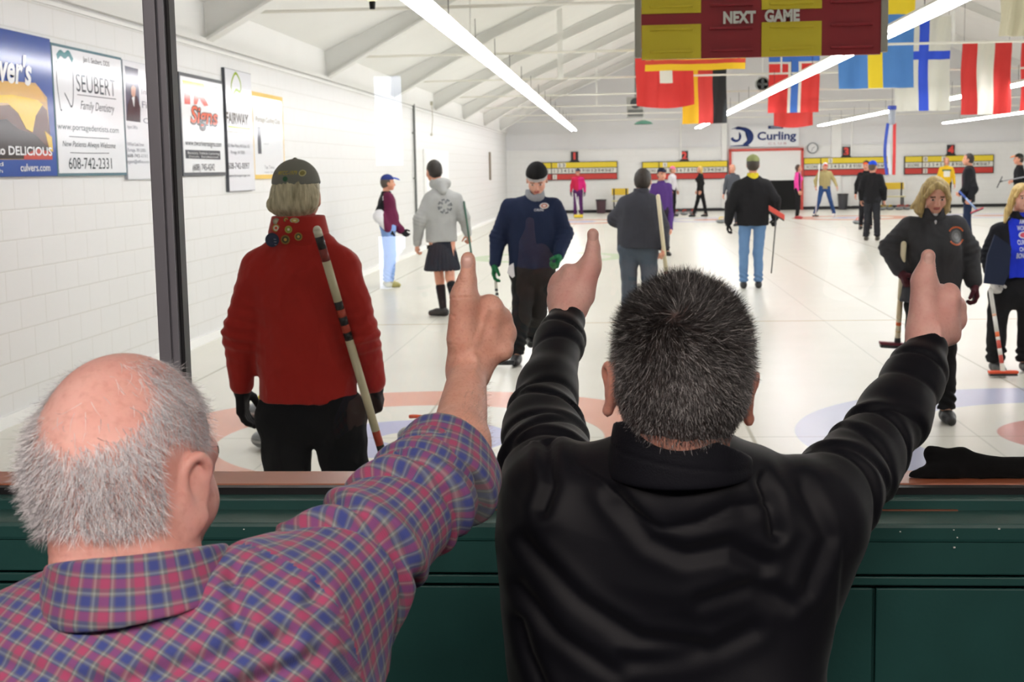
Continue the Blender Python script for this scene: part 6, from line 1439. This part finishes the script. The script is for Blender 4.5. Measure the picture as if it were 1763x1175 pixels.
RD, WT, BU, YE = '#cf2f2c', '#e8e6da', '#2f63b8', '#e8b81f'
flag('red flag with a white cross, left below the hanging board', 1094, 1194, 14, 181, 25.2, lambda x, y, u, v: ((np.abs(x-1147) < 12) & (y > 85) & (y < 139)) | ((np.abs(x-1147) < 30) & (y > 100) & (y < 116)), [RD, WT], seed=1, rag=1)
flag('flag of yellow, red and black upright bands', 1174, 1251, 96, 213, 30.9, lambda x, y, u, v: np.where(x < 1201, 0, np.where(x < 1227, 1, 2)), ['#eab31c', '#cf3a36', '#1d1f22'], seed=2)
flag('yellow and red bordered flag, mostly hidden behind the hanging board', 1110, 1284, -40, 121, 19.3, lambda x, y, u, v: ((v > 0.89) & (v < 0.93)) | ((u > 0.06) & (u < 0.09) & (v < 0.93)) | ((u > 0.91) & (u < 0.94) & (v < 0.93)), ['#efc21d', '#c9402c'], seed=3, wave=0.04)
flag('red flag with a blue and white cross, right of centre under the board', 1323, 1412, 40, 194, 30.9, lambda x, y, u, v: np.where((np.abs(x-1369) < 6) | (y < 106) & (y > 94), 2, np.where((np.abs(x-1369) < 12) | ((y < 110) & (y > 90)), 1, 0)), [RD, WT, '#3a6cc0'], seed=4)
flag('plain red flag hanging behind the blue and white crossed flag', 1333, 1401, 120, 216, 36.8, lambda x, y, u, v: u*0, ['#cf3a36'], seed=5, rag=1)
flag('large blue flag with a yellow cross behind the second light row', 1446, 1577, -70, 152, 23.8, lambda x, y, u, v: (np.abs(x-1511) < 13) | ((y > -3) & (y < 25)), ['#4a80c4', '#ecd02a'], seed=6)
flag('white flag with a blue cross between the two rightmost light rows', 1543, 1637, 30, 191, 25.2, lambda x, y, u, v: (np.abs(x-1591) < 9) | (np.abs(y-96) < 9), [WT, '#2a4fd0'], seed=7)
flag('flag of red, white and red upright bands near the right edge', 1657, 1741, 74, 197, 25.2, lambda x, y, u, v: np.where((x > 1683) & (x < 1712), 1, 0), ['#c9302e', WT], seed=8)
flag('red flag cut off by the right edge of the view', 1759, 1840, 74, 190, 27.4, lambda x, y, u, v: u*0, ['#c9302e'], seed=9)
flag('plain cream flag high at the upper right', 1722, 1790, -30, 62, 19.4, lambda x, y, u, v: u*0, ['#dcd6bb'], seed=10)
# ribbon streamer
Y = 24.0; a = at(1536, 183, Y); t = thing('ribbon_streamer', 'long red, white and blue ribbon streamer hanging before the third scoreboard', 'streamer', a)
bm = bmesh.new(); lathe(bm, (0, 0, -0.06), [(0.07, 0), (0.075, 0.06), (0.06, 0.07)], 16); obj('blue_ring', bm, WH('#2a3f9c'), t)
bm = bmesh.new(); lathe(bm, (0, 0, -0.30), [(0.055, 0), (0.055, 0.24)], 14); obj('grey_sleeve', bm, WH('#9aa0ac'), t)
for x, c in ((-0.07, '#3350b4'), (-0.01, '#dfe3ee'), (0.05, '#d23a3c')):
    n = 26; bm = bmesh.new(); vs = []
    for i in range(n+1):
        v = i/n; bx = x*1.0 - 0.035*math.sin(v*3.1)*(1 if x < 0 else 0.2); yy = 0.02*math.sin(v*6+x*30)
        vs.append([bm.verts.new((bx + d, yy, -0.28 - 0.86*v)) for d in (-0.026, 0.026)])
    for p, q_ in zip(vs[:-1], vs[1:]): bm.faces.new((p[0], p[1], q_[1], q_[0]))
    o = obj('ribbon', bm, WH(c), t); md = o.modifiers.new('s', 'SOLIDIFY'); md.thickness = 0.003
bm = bmesh.new(); rod(bm, (0, 0, 0), (0, 0, roof(a[0])-a[2]-0.03), 0.003, seg=5); obj('cord', bm, M_blk, t)
# heater, fan, lamp near the end of the roof
a = at(1094, 185, 44); t = thing('unit_heater', 'grey louvred heater box hanging under the roof beside the red flag', 'heater', a)
bm = bmesh.new(); box(bm, (0, 0, 0), (0.55, 0.4, 0.62), bev=0.01); obj('casing', bm, WH('#a9aaa5'), t)
bm = bmesh.new(); lathe(bm, (0, -0.2, 0.12), [(0.16, 0), (0.16, 0.03), (0.04, 0.03)], 20, M=Rx); obj('fan_grille', bm, WH('#3c4144'), t)
for i in range(5):
    bm = bmesh.new(); box(bm, (0, -0.21, -0.10-0.04*i), (0.46, 0.02, 0.018), R=(0.5, 0, 0)); obj('louvre', bm, WH('#5c6062'), t)
bm = bmesh.new(); rod(bm, (0, 0, 0.3), (0, 0, roof(a[0])-a[2]-0.03), 0.02, seg=8); obj('bracket', bm, WH('#6f7370'), t)
a = at(1108, 211, 41); t = thing('pendant_lamp', 'small green pendant lamp shade below the heater', 'lamp', a)
bm = bmesh.new(); lathe(bm, (0, 0, -0.05), [(0.28, 0), (0.20, 0.07), (0.05, 0.12), (0.04, 0.12), (0.19, 0.06), (0.27, 0)], 24); obj('shade', bm, WH('#5f9a86'), t)
bm = bmesh.new(); rod(bm, (0, 0, 0.07), (0, 0, roof(a[0])-a[2]-0.03), 0.008, seg=6); obj('stem', bm, M_steel, t)
a = at(1313, 145, 36); t = thing('ceiling_fan', 'round grey fan hanging under the roof left of the crossed flag', 'fan', a)
bm = bmesh.new(); lathe(bm, (0, 0, 0), [(0.17, -0.05), (0.19, 0.0), (0.17, 0.05), (0.15, 0.05), (0.15, -0.05)], 24, M=Rx); obj('cage', bm, WH('#8e908d'), t)
for k in range(4):
    bm = bmesh.new(); box(bm, (0.075*math.cos(k*1.571), -0.01, 0.075*math.sin(k*1.571)), (0.11, 0.008, 0.07), R=(0.3, -k*1.571, 0)); obj('blade', bm, WH('#55585a'), t)
bm = bmesh.new(); ball(bm, (0, -0.03, 0), 0.035); obj('hub', bm, WH('#3d3f40'), t)
bm = bmesh.new(); rod(bm, (0, 0, 0.19), (0, 0, roof(a[0])-a[2]-0.03), 0.012, seg=6); obj('pole', bm, M_steel, t)
a = at(641, 6, 7.6); t = thing('hanging_lamp', 'small lamp with pale bulb and black socket hanging left of the nearest light row', 'lamp', a)
bm = bmesh.new(); lathe(bm, (0, 0, -0.03), [(0.015, 0), (0.018, 0.04), (0.012, 0.045)], 14); obj('socket', bm, M_blk, t)
bm = bmesh.new(); ball(bm, (0, 0, 0.04), 0.034, 16); obj('bulb', bm, emis('warm_bulb', '#f4f0b8', 1.2), t)
bm = bmesh.new(); rod(bm, (0, 0, 0.07), (0, 0, roof(a[0])-a[2]-0.03), 0.004, seg=6); obj('cord', bm, M_blk, t)

# ---- curling stones
def granite():
    m = bpy.data.materials.new('granite'); m.use_nodes = True; t = NT(m); p = t.n['Principled BSDF']; tc = t.n.new('ShaderNodeTexCoord')
    n = t.n.new('ShaderNodeTexNoise'); n.inputs['Scale'].default_value = 220; n.inputs['Detail'].default_value = 4; t.l.new(tc.outputs['Object'], n.inputs['Vector'])
    t.l.new(t.mix(t.m('MULTIPLY', t.m('SUBTRACT', n.outputs['Fac'], 0.35), 3.0, clamp=True), lin('#3f4347'), lin('#8d9194')), p.inputs['Base Color']); p.inputs['Roughness'].default_value = 0.3; return m
M_gran = granite(); M_band = mat('striking_band', '#a3a6a6', 0.5, var=0.1, vscale=90); _stone = {}
def stone(px, Y, col, label, rot=0.3, group=None):
    X = gx_(px, Y)
    t = thing('curling_stone', label, 'curling stone', (X, Y, 0), rot, group)
    if 'b' not in _stone:
        prof = [(0.065, 0.0), (0.075, 0.004), (0.112, 0.016), (0.137, 0.036), (0.1445, 0.050), (0.1450, 0.066), (0.138, 0.082), (0.118, 0.100), (0.085, 0.110), (0.03, 0.113)]
        bm = bmesh.new(); lathe(bm, (0, 0, 0), prof, 40); 
        for f in bm.faces:
            z = f.calc_center_median().z; f.material_index = 1 if 0.05 <= z <= 0.066 else 0
        _stone['b'] = obj('body', bm, [M_gran, M_band], t, True)
    else: o = _stone['b'].copy(); C.objects.link(o); o.parent = t
    hm = mat('handle_' + col.strip('#'), col, 0.25, spec=0.6)
    bm = bmesh.new(); lathe(bm, (0, 0, 0.108), [(0.080, 0), (0.074, 0.008), (0.03, 0.012)], 28); tube(bm, spline([(-0.045, 0, 0.112), (-0.05, 0, 0.150), (-0.02, 0, 0.168), (0.04, 0, 0.170), (0.085, 0, 0.165)], 6), [0.012]*25, 10)
    obj('handle', bm, hm, t, True)
OR, YL = '#e2572b', '#e6c62c'
stone(460, 8.16, OR, 'orange-handled curling stone beside the left leg of the man in red', 3.0); stone(716, 8.25, OR, 'orange-handled curling stone in the blue ring right of the striped broom', 2.6)
stone(446, 9.15, YL, 'yellow-handled curling stone behind the left glove of the man in red', 0.8); stone(921, 14.4, OR, 'orange-handled curling stone behind the legs of the man in navy', 0.2)
stone(1241, 40.5, YL, 'yellow-handled curling stone left of the man in grey', 0.3); stone(1477, 38.6, OR, 'orange-handled curling stone left of the blue-hatted man', 0.5)
for i, px in enumerate((1163, 1178, 1193)): stone(px, 47.4 + 0.4*i, '#c8452e', ('leftmost', 'middle', 'rightmost')[i] + ' of three red-handled stones between the pink hat and the blonde player', 0.4*i, 'red-handled stones below the second scoreboard')
for i, px in enumerate((1517, 1532, 1524)): stone(px, (49.6, 49.7, 50.3)[i], YL, ('left front', 'right front', 'back')[i] + ' of three yellow-handled stones on the floor before the right bench', 0.7*i, 'yellow-handled stones before the right bench')
for i, px in enumerate((1547, 1561, 1554)): stone(px, (49.6, 49.7, 50.3)[i], '#cf4a34', ('left front', 'right front', 'back')[i] + ' of three red-handled stones on the floor before the right bench', 0.7*i, 'red-handled stones before the right bench')

# ---- brooms
def broom(label, top, bot, col, head, r=0.0135, hw=0.10, stripes=(), hd=None, hdir=(1, 0, 0), base=None, hh=0.02):
    top, bot = np.array(top, float), np.array(bot, float); t = thing('curling_broom', label, 'broom', bot)
    a, b = top - bot, np.zeros(3); cols = [col] + [c for _, _, c in stripes]; uniq = []
    for c in cols:
        if c not in uniq: uniq.append(c)
    bm = bmesh.new(); cuts = sorted({0.0, 1.0} | {x for s_ in stripes for x in s_[:2]})
    for u, v in zip(cuts[:-1], cuts[1:]):
        m = (u+v)/2; c = col
        for s0, s1, cc in stripes:
            if s0 <= m <= s1: c = cc
        rod(bm, a + (b-a)*u, a + (b-a)*v, r, seg=14, mi=uniq.index(c))
    ball(bm, a, r*0.98, 12, mi=uniq.index(cols[1] if stripes and stripes[0][0] == 0 else col)); obj('shaft', bm, [mat('shaft_'+c.strip('#'), c, 0.35) for c in uniq], t, True)
    hdv = _n(hdir); Rm = Matrix([list(hdv), list(_n(np.cross((0, 0, 1), hdv))), [0, 0, 1]]).transposed()
    bm = bmesh.new(); box(bm, (0, 0, -0.002), (hw*2, 0.06, hh), R=Rm, bev=0.007); hb = obj('head', bm, WH(head), t, False)
    bm = bmesh.new(); rod(bm, (0, 0, 0.0), _n(a)*0.07, 0.022, 0.015, 12); obj('socket', bm, WH(base or '#2a2a2c'), t)
    bm = bmesh.new(); box(bm, (0, 0, -hh/2-0.012), (hw*1.9, 0.052, 0.02), R=Rm, bev=0.004); obj('brush_pad', bm, WH('#26262a'), hb)
def ptz(px, py, Y): return at(px, py, Y)
# striped broom of the man in red
Yb = 5.02
tp, bt = ptz(546, 396, 4.74), ptz(735, 1086, Yb); bt[2] = 0.04
def fr(py): return (py - 396) / (1086 - 396)
cr = '#d8cfae'; rdk = '#7a2520'; bk = '#1f1f22'
broom('cream broom with black and red bands held by the man in red', tp, bt, cr, '#8a2a22', 0.0150, 0.12, [(0, fr(407), '#e6e1cd'), (fr(407), fr(428), bk), (fr(428), fr(449), rdk), (fr(519), fr(533), bk), (fr(533), fr(546), '#b3402c'), (fr(546), fr(560), bk), (fr(560), fr(573), '#b3402c'), (fr(573), fr(587), bk), (fr(752), fr(778), '#b3402c'), (fr(778), fr(802), bk), (fr(802), fr(830), '#b3402c')])
broom('dark green broom carried by the man in the grey hooded sweatshirt', ptz(799, 348, 15.75), ptz(823, 520, 15.5), '#1c4a38', '#20242a', 0.012, 0.09)
broom('white broom with black lettering marks in the green glove of the navy-jacket man', ptz(852, 474, 11.68), ptz(868, 622, 11.5), '#e4e4da', '#26262a', 0.013, 0.09, [(0.16, 0.19, bk), (0.21, 0.24, bk), (0.26, 0.30, bk), (0.33, 0.35, bk), (0.38, 0.41, bk)])
broom('cream broom upright in front of the charcoal jacket man', ptz(1133, 338, 13.0), ptz(1149, 488, 13.3), '#e4d9b8', '#1e1e20', 0.019, 0.12, [(0.86, 0.88, '#d8552a')])
a_, b_ = ptz(1328, 470, 18.88), ptz(1337, 366, 18.62)
broom('thin dark broom with an upturned red head beside the black coat', a_, b_, '#2a2d30', '#c2463a', 0.009, 0.12, hdir=(0.8, 0, -0.5), hh=0.07)
broom('white broom held by the man in the tan jacket', ptz(1411, 283, 44.3), ptz(1404, 371, 44.0), '#e6e6e2', '#26262a', 0.018, 0.10)
broom('yellow-headed broom standing before the red and magenta jacket', ptz(991, 334, 46.7), ptz(996, 372, 46.3), '#e6e6e2', '#e2c42c', 0.018, 0.15, hh=0.09)
broom('blue and white broom with red head slanting from the dark coat man', ptz(1652, 330, 29.7), ptz(1682, 362, 29.6), '#8fa6d0', '#c23a52', 0.020, 0.14, [(0, 0.35, '#3d59a8')], hdir=(0.85, 0, 0.35))
broom('black-headed broom held level at the right edge', ptz(1768, 304, 33.7), ptz(1721, 313, 33.6), '#9a9da2', '#1c1c1f', 0.014, 0.14, hdir=(0.45, 0, 1))
broom('cream broom with maroon head under the arm of the blonde woman', ptz(1556, 420, 8.92), ptz(1545, 592, 9.1), '#e2d8b6', '#6e1f30', 0.0175, 0.115, [(0.55, 0.74, '#dcc9a0'), (0.775, 0.81, '#e06a34'), (0.86, 0.88, '#d8c28e')], hdir=(1, 0.0, -0.08))
bt = ptz(1727, 640, 10.8); bt[2] = 0.045
broom('white broom with red bands and orange head in the white glove at right', ptz(1705, 498, 10.95), bt, '#e6e4dc', '#d8502c', 0.0155, 0.11, [(0.30, 0.33, '#e8b89a'), (0.52, 0.58, '#e06a34'), (0.62, 0.72, '#c24a3c'), (0.80, 0.90, '#c24a3c')], base='#e8e6da')
# dark folder under her arm, paper at the navy man's pocket
def slab(name, label, cat, pts, Y, th_, m, parent=None):
    bm = bmesh.new(); P = [at(x, y, Y) for x, y in pts]; v0 = [bm.verts.new(p) for p in P]; v1 = [bm.verts.new(p + np.array((0, th_, 0))) for p in P]; n = len(P)
    bm.faces.new(v0); bm.faces.new(v1)
    for i in range(n): bm.faces.new((v0[i], v0[(i+1) % n], v1[(i+1) % n], v1[i]))
    o = obj(name, bm, m, parent); tag(o, label, cat); return o
slab('folder', 'dark blue-grey folder under the arm of the woman in the blue shirt', 'folder', [(1713, 404), (1741, 424), (1738, 470), (1728, 492), (1694, 488), (1700, 440)], 10.86, 0.02, cloth('folder_navy', '#232b3f'))
slab('paper_sheet', 'folded white paper sticking out at the waist of the navy-jacket man', 'paper', [(876, 458), (884, 453), (886, 476), (882, 479), (873, 470)], 11.55, 0.01, WH('#e8e8ea'))
# ---- black coat lying on the sill behind the glass
def coat():
    F = Field(); Yc_ = 2.405
    def p(a, b, dy=0.0): return at(a, b, Yc_ + dy)
    F.cone(p(1605, 815), p(1800, 818), 0.017, 0.019, w=(0, 0, 1), fl=0.9, k=0.012); F.cone(p(1575, 822, -0.005), p(1640, 812, -0.01), 0.012, 0.016, k=0.012)
    F.cone(p(1603, 783, 0.01), p(1655, 792, 0.01), 0.0135, 0.017, k=0.014); F.cone(p(1655, 790, 0.01), p(1700, 806, 0.01), 0.019, 0.018, k=0.014); F.cone(p(1690, 808, 0.0), p(1830, 808, 0.01), 0.021, 0.022, k=0.014); F.cone(p(1640, 815, 0.02), p(1900, 818, 0.02), 0.018, k=0.02)
    z = GZ0 + 0.005; F.plane((0, 0, z), (0, 0, -1), k=0.004); F.plane((0, YG + 0.006, 0), (0, -1, 0), k=0.004)
    V, Q = F.mesh(0.0022, lambda V, N: 0.003 * (ridge(V, 22, 5, (0.5, 1, 1)) - 0.4) + 0.0015 * fn(V, 14, 2))
    V[:, 2] = np.maximum(V[:, 2], z)
    tag(np_obj('black_coat', V, Q, cloth('coat_black', '#09090b', rough=0.95), None), 'crumpled black coat lying on the red sill behind the glass', 'coat')
coat()

# ---- marks on the clothes
def decal(P_, bod, ms, name, eps=0.003, rad=0.03):
    o = text_mesh(bod, ms, name, P_['root'], Matrix.Identity(4), 0.0); return conform(o, P_['top'], (0, 1, 0), eps, rad)
def disc(P_, x, z, rx, rz2, cols, name='badge', eps=0.004, inner=0.7, ringpat=None):
    bm = bmesh.new(); rings = []; lv = [1.0, inner, inner*0.5, 0.01]
    for k, f in enumerate(lv): rings.append([bm.verts.new((x + rx*f*math.cos(i*math.pi/12), 0, z + rz2*f*math.sin(i*math.pi/12))) for i in range(24)])
    for k in range(len(lv)-1):
        for i in range(24):
            f = bm.faces.new((rings[k][i], rings[k][(i+1) % 24], rings[k+1][(i+1) % 24], rings[k+1][i])); f.material_index = min(k, len(cols)-1) if ringpat is None else ringpat(k, i)
    o = obj(name, bm, [mat('mark_'+c.strip('#'), c, 0.35) for c in cols], P_['root']); return conform(o, P_['top'], (0, 1, 0), eps, 0.02)
red['top'] = [red['top']] + [c for c in red['root'].children if c.name.startswith('collar')]
def RO(px, py, Y, cx): v = off(px, py, Y, cx); return v[0], v[2]
for (px, py, r, cols, nm) in ((480, 411, 12.2, ['#23304a', '#2a3550', '#23304a'], 0), (504, 410, 8, ['#8a6a2c', '#3d3a24', '#c9a34a'], 0), (526, 405, 7, ['#a8843a', '#4a5a3a', '#d0b45a'], 0), (486, 391, 6.8, ['#b58a3a', '#e6e0d0', '#d85a2a'], 0), (509, 393, 6.5, ['#a8a24a', '#8a9a3a', '#e6e0d0'], 0), (518, 378, 8.2, ['#b8b49a', '#c9b04a', '#e0dcc0'], 0), (503, 377, 4.5, ['#2f6a3a', '#c9a34a', '#b03a2a'], 0), (485, 380, 6, ['#9a9684', '#b8b49a', '#d0ccb0'], 0)):
    x, z = RO(px, py, 4.9, 522); o = disc(red, x, z, px2m(r, 4.9), px2m(r if px != 518 else 4.6, 4.9), cols, 'badge', 0.006)
    ys = [v.co.y for v in o.data.vertices]; ym = min(ys) - 0.004
    for v in o.data.vertices: v.co.y = ym      # a pin is flat and stiff
x, z = RO(471, 414, 4.9, 522)
decal(red, [('______', x, z, 0.004, 0.036, 0, 'l', 0, 0.06), ('______', x+0.002, z-0.010, 0.004, 0.034, 0, 'l', 0, 0.06), ('______', x+0.004, z+0.009, 0.004, 0.030, 0, 'l', 0, 0.06)], [WH('#e6e6ea')], 'badge_print', 0.022)
# embroidery on his cap
capo = [c for c in red['root'].children if c.name.startswith('cap')][0]
x, z = RO(486, 301, 4.9, 522); o = text_mesh([('MYCC-1979', x, z, 0.013, px2m(34, 4.9), 0, 'l', 0.1, 0.02)], [WH('#b9a53a')], 'cap_lettering', red['root'], Matrix.Identity(4), 0.0); conform(o, capo, (0, 1, 0), 0.002, 0.012)
for px, py, r, c in ((527, 298, 5.5, '#c9c08a'), (500, 308, 4.5, '#1f5a3a'), (478, 297, 4.0, '#2c2a24')):
    x, z = RO(px, py, 4.9, 522); o = disc(dict(root=red['root'], top=capo), x, z, px2m(r, 4.9), px2m(r, 4.9), [c, '#8a8040' if px == 527 else c], 'cap_badge', 0.003)
# navy jacket emblem
x, z = RO(938, 354, 11.76, 914); disc(navy, x, z, px2m(8, 11.76), px2m(5, 11.76), ['#c9c4be', '#b06a5a', '#c9c4be'], 'chest_emblem', 0.005)
x, z = RO(921, 361, 11.76, 914); decal(navy, [('CURLING', x, z-0.01, 0.02, px2m(16, 11.76), 0, 'l', 0, 0.02)], [WH('#c9c9cc')], 'chest_lettering', 0.005)
# ring print on the hooded sweatshirt
x, z = RO(768, 355, 15.75, 760); disc(hood, x, z, px2m(12, 15.75), px2m(13, 15.75), ['#5d6063', '#a8a9a7', '#74777a'], 'ring_print', 0.005, 0.78, lambda k, i: 0 if (k == 0 and i % 3 != 2) else (2 if (k == 1 and i % 4 < 2) else 1))
# orange crest on the charcoal pullover
x, z = RO(1640, 405, 9.0, 1614); disc(wom, x, z, px2m(12, 9.0), px2m(14, 9.0), ['#3c3d40', '#6b6d70', '#8a8c8e'], 'crest', 0.005, 0.72)
for sg in (1, -1):
    bm = bmesh.new(); R0, R1 = 0.047, 0.056
    if sg == 1: rg_ = range(30, 150, 12)
    else: rg_ = range(215, 325, 12)
    for a0 in rg_: bm.faces.new([bm.verts.new((x + r_*math.cos(math.radians(aa)), 0, z + r_*1.05*math.sin(math.radians(aa)))) for r_, aa in ((R0, a0), (R1, a0), (R1, a0+10), (R0, a0+10))])
    conform(obj('crest_lettering', bm, mat('crest_orange', '#e06a30', 0.5), wom['root']), wom['top'], (0, 1, 0), 0.007, 0.02)
# lettering on the blue T-shirt
rows = [('AMER', 1750, 1766, 377, 385), ('WOMEN', 1746, 1768, 388, 396), ('CURLING', 1744, 1772, 412, 420), ('CHAMP', 1746, 1768, 424, 431), ('BONSPIEL', 1741, 1770, 434, 443)]
for (w_, p0, p1, y0, y1) in rows:
    x0_, zb = RO(p0, y1, 11.1, 1748); x1_, zt_ = RO(p1, y0, 11.1, 1748); decal(wo2, [(w_, x0_, zb, zt_-zb, x1_-x0_, 0, 'l', 0, 0.03)], [WH('#d8dcf0')], 'shirt_lettering', 0.005, 0.02)
x, z = RO(1757, 404, 11.1, 1748); disc(wo2, x, z, px2m(9, 11.1), px2m(6, 11.1), ['#d8dcf0', '#d0405a'], 'shirt_emblem', 0.005)
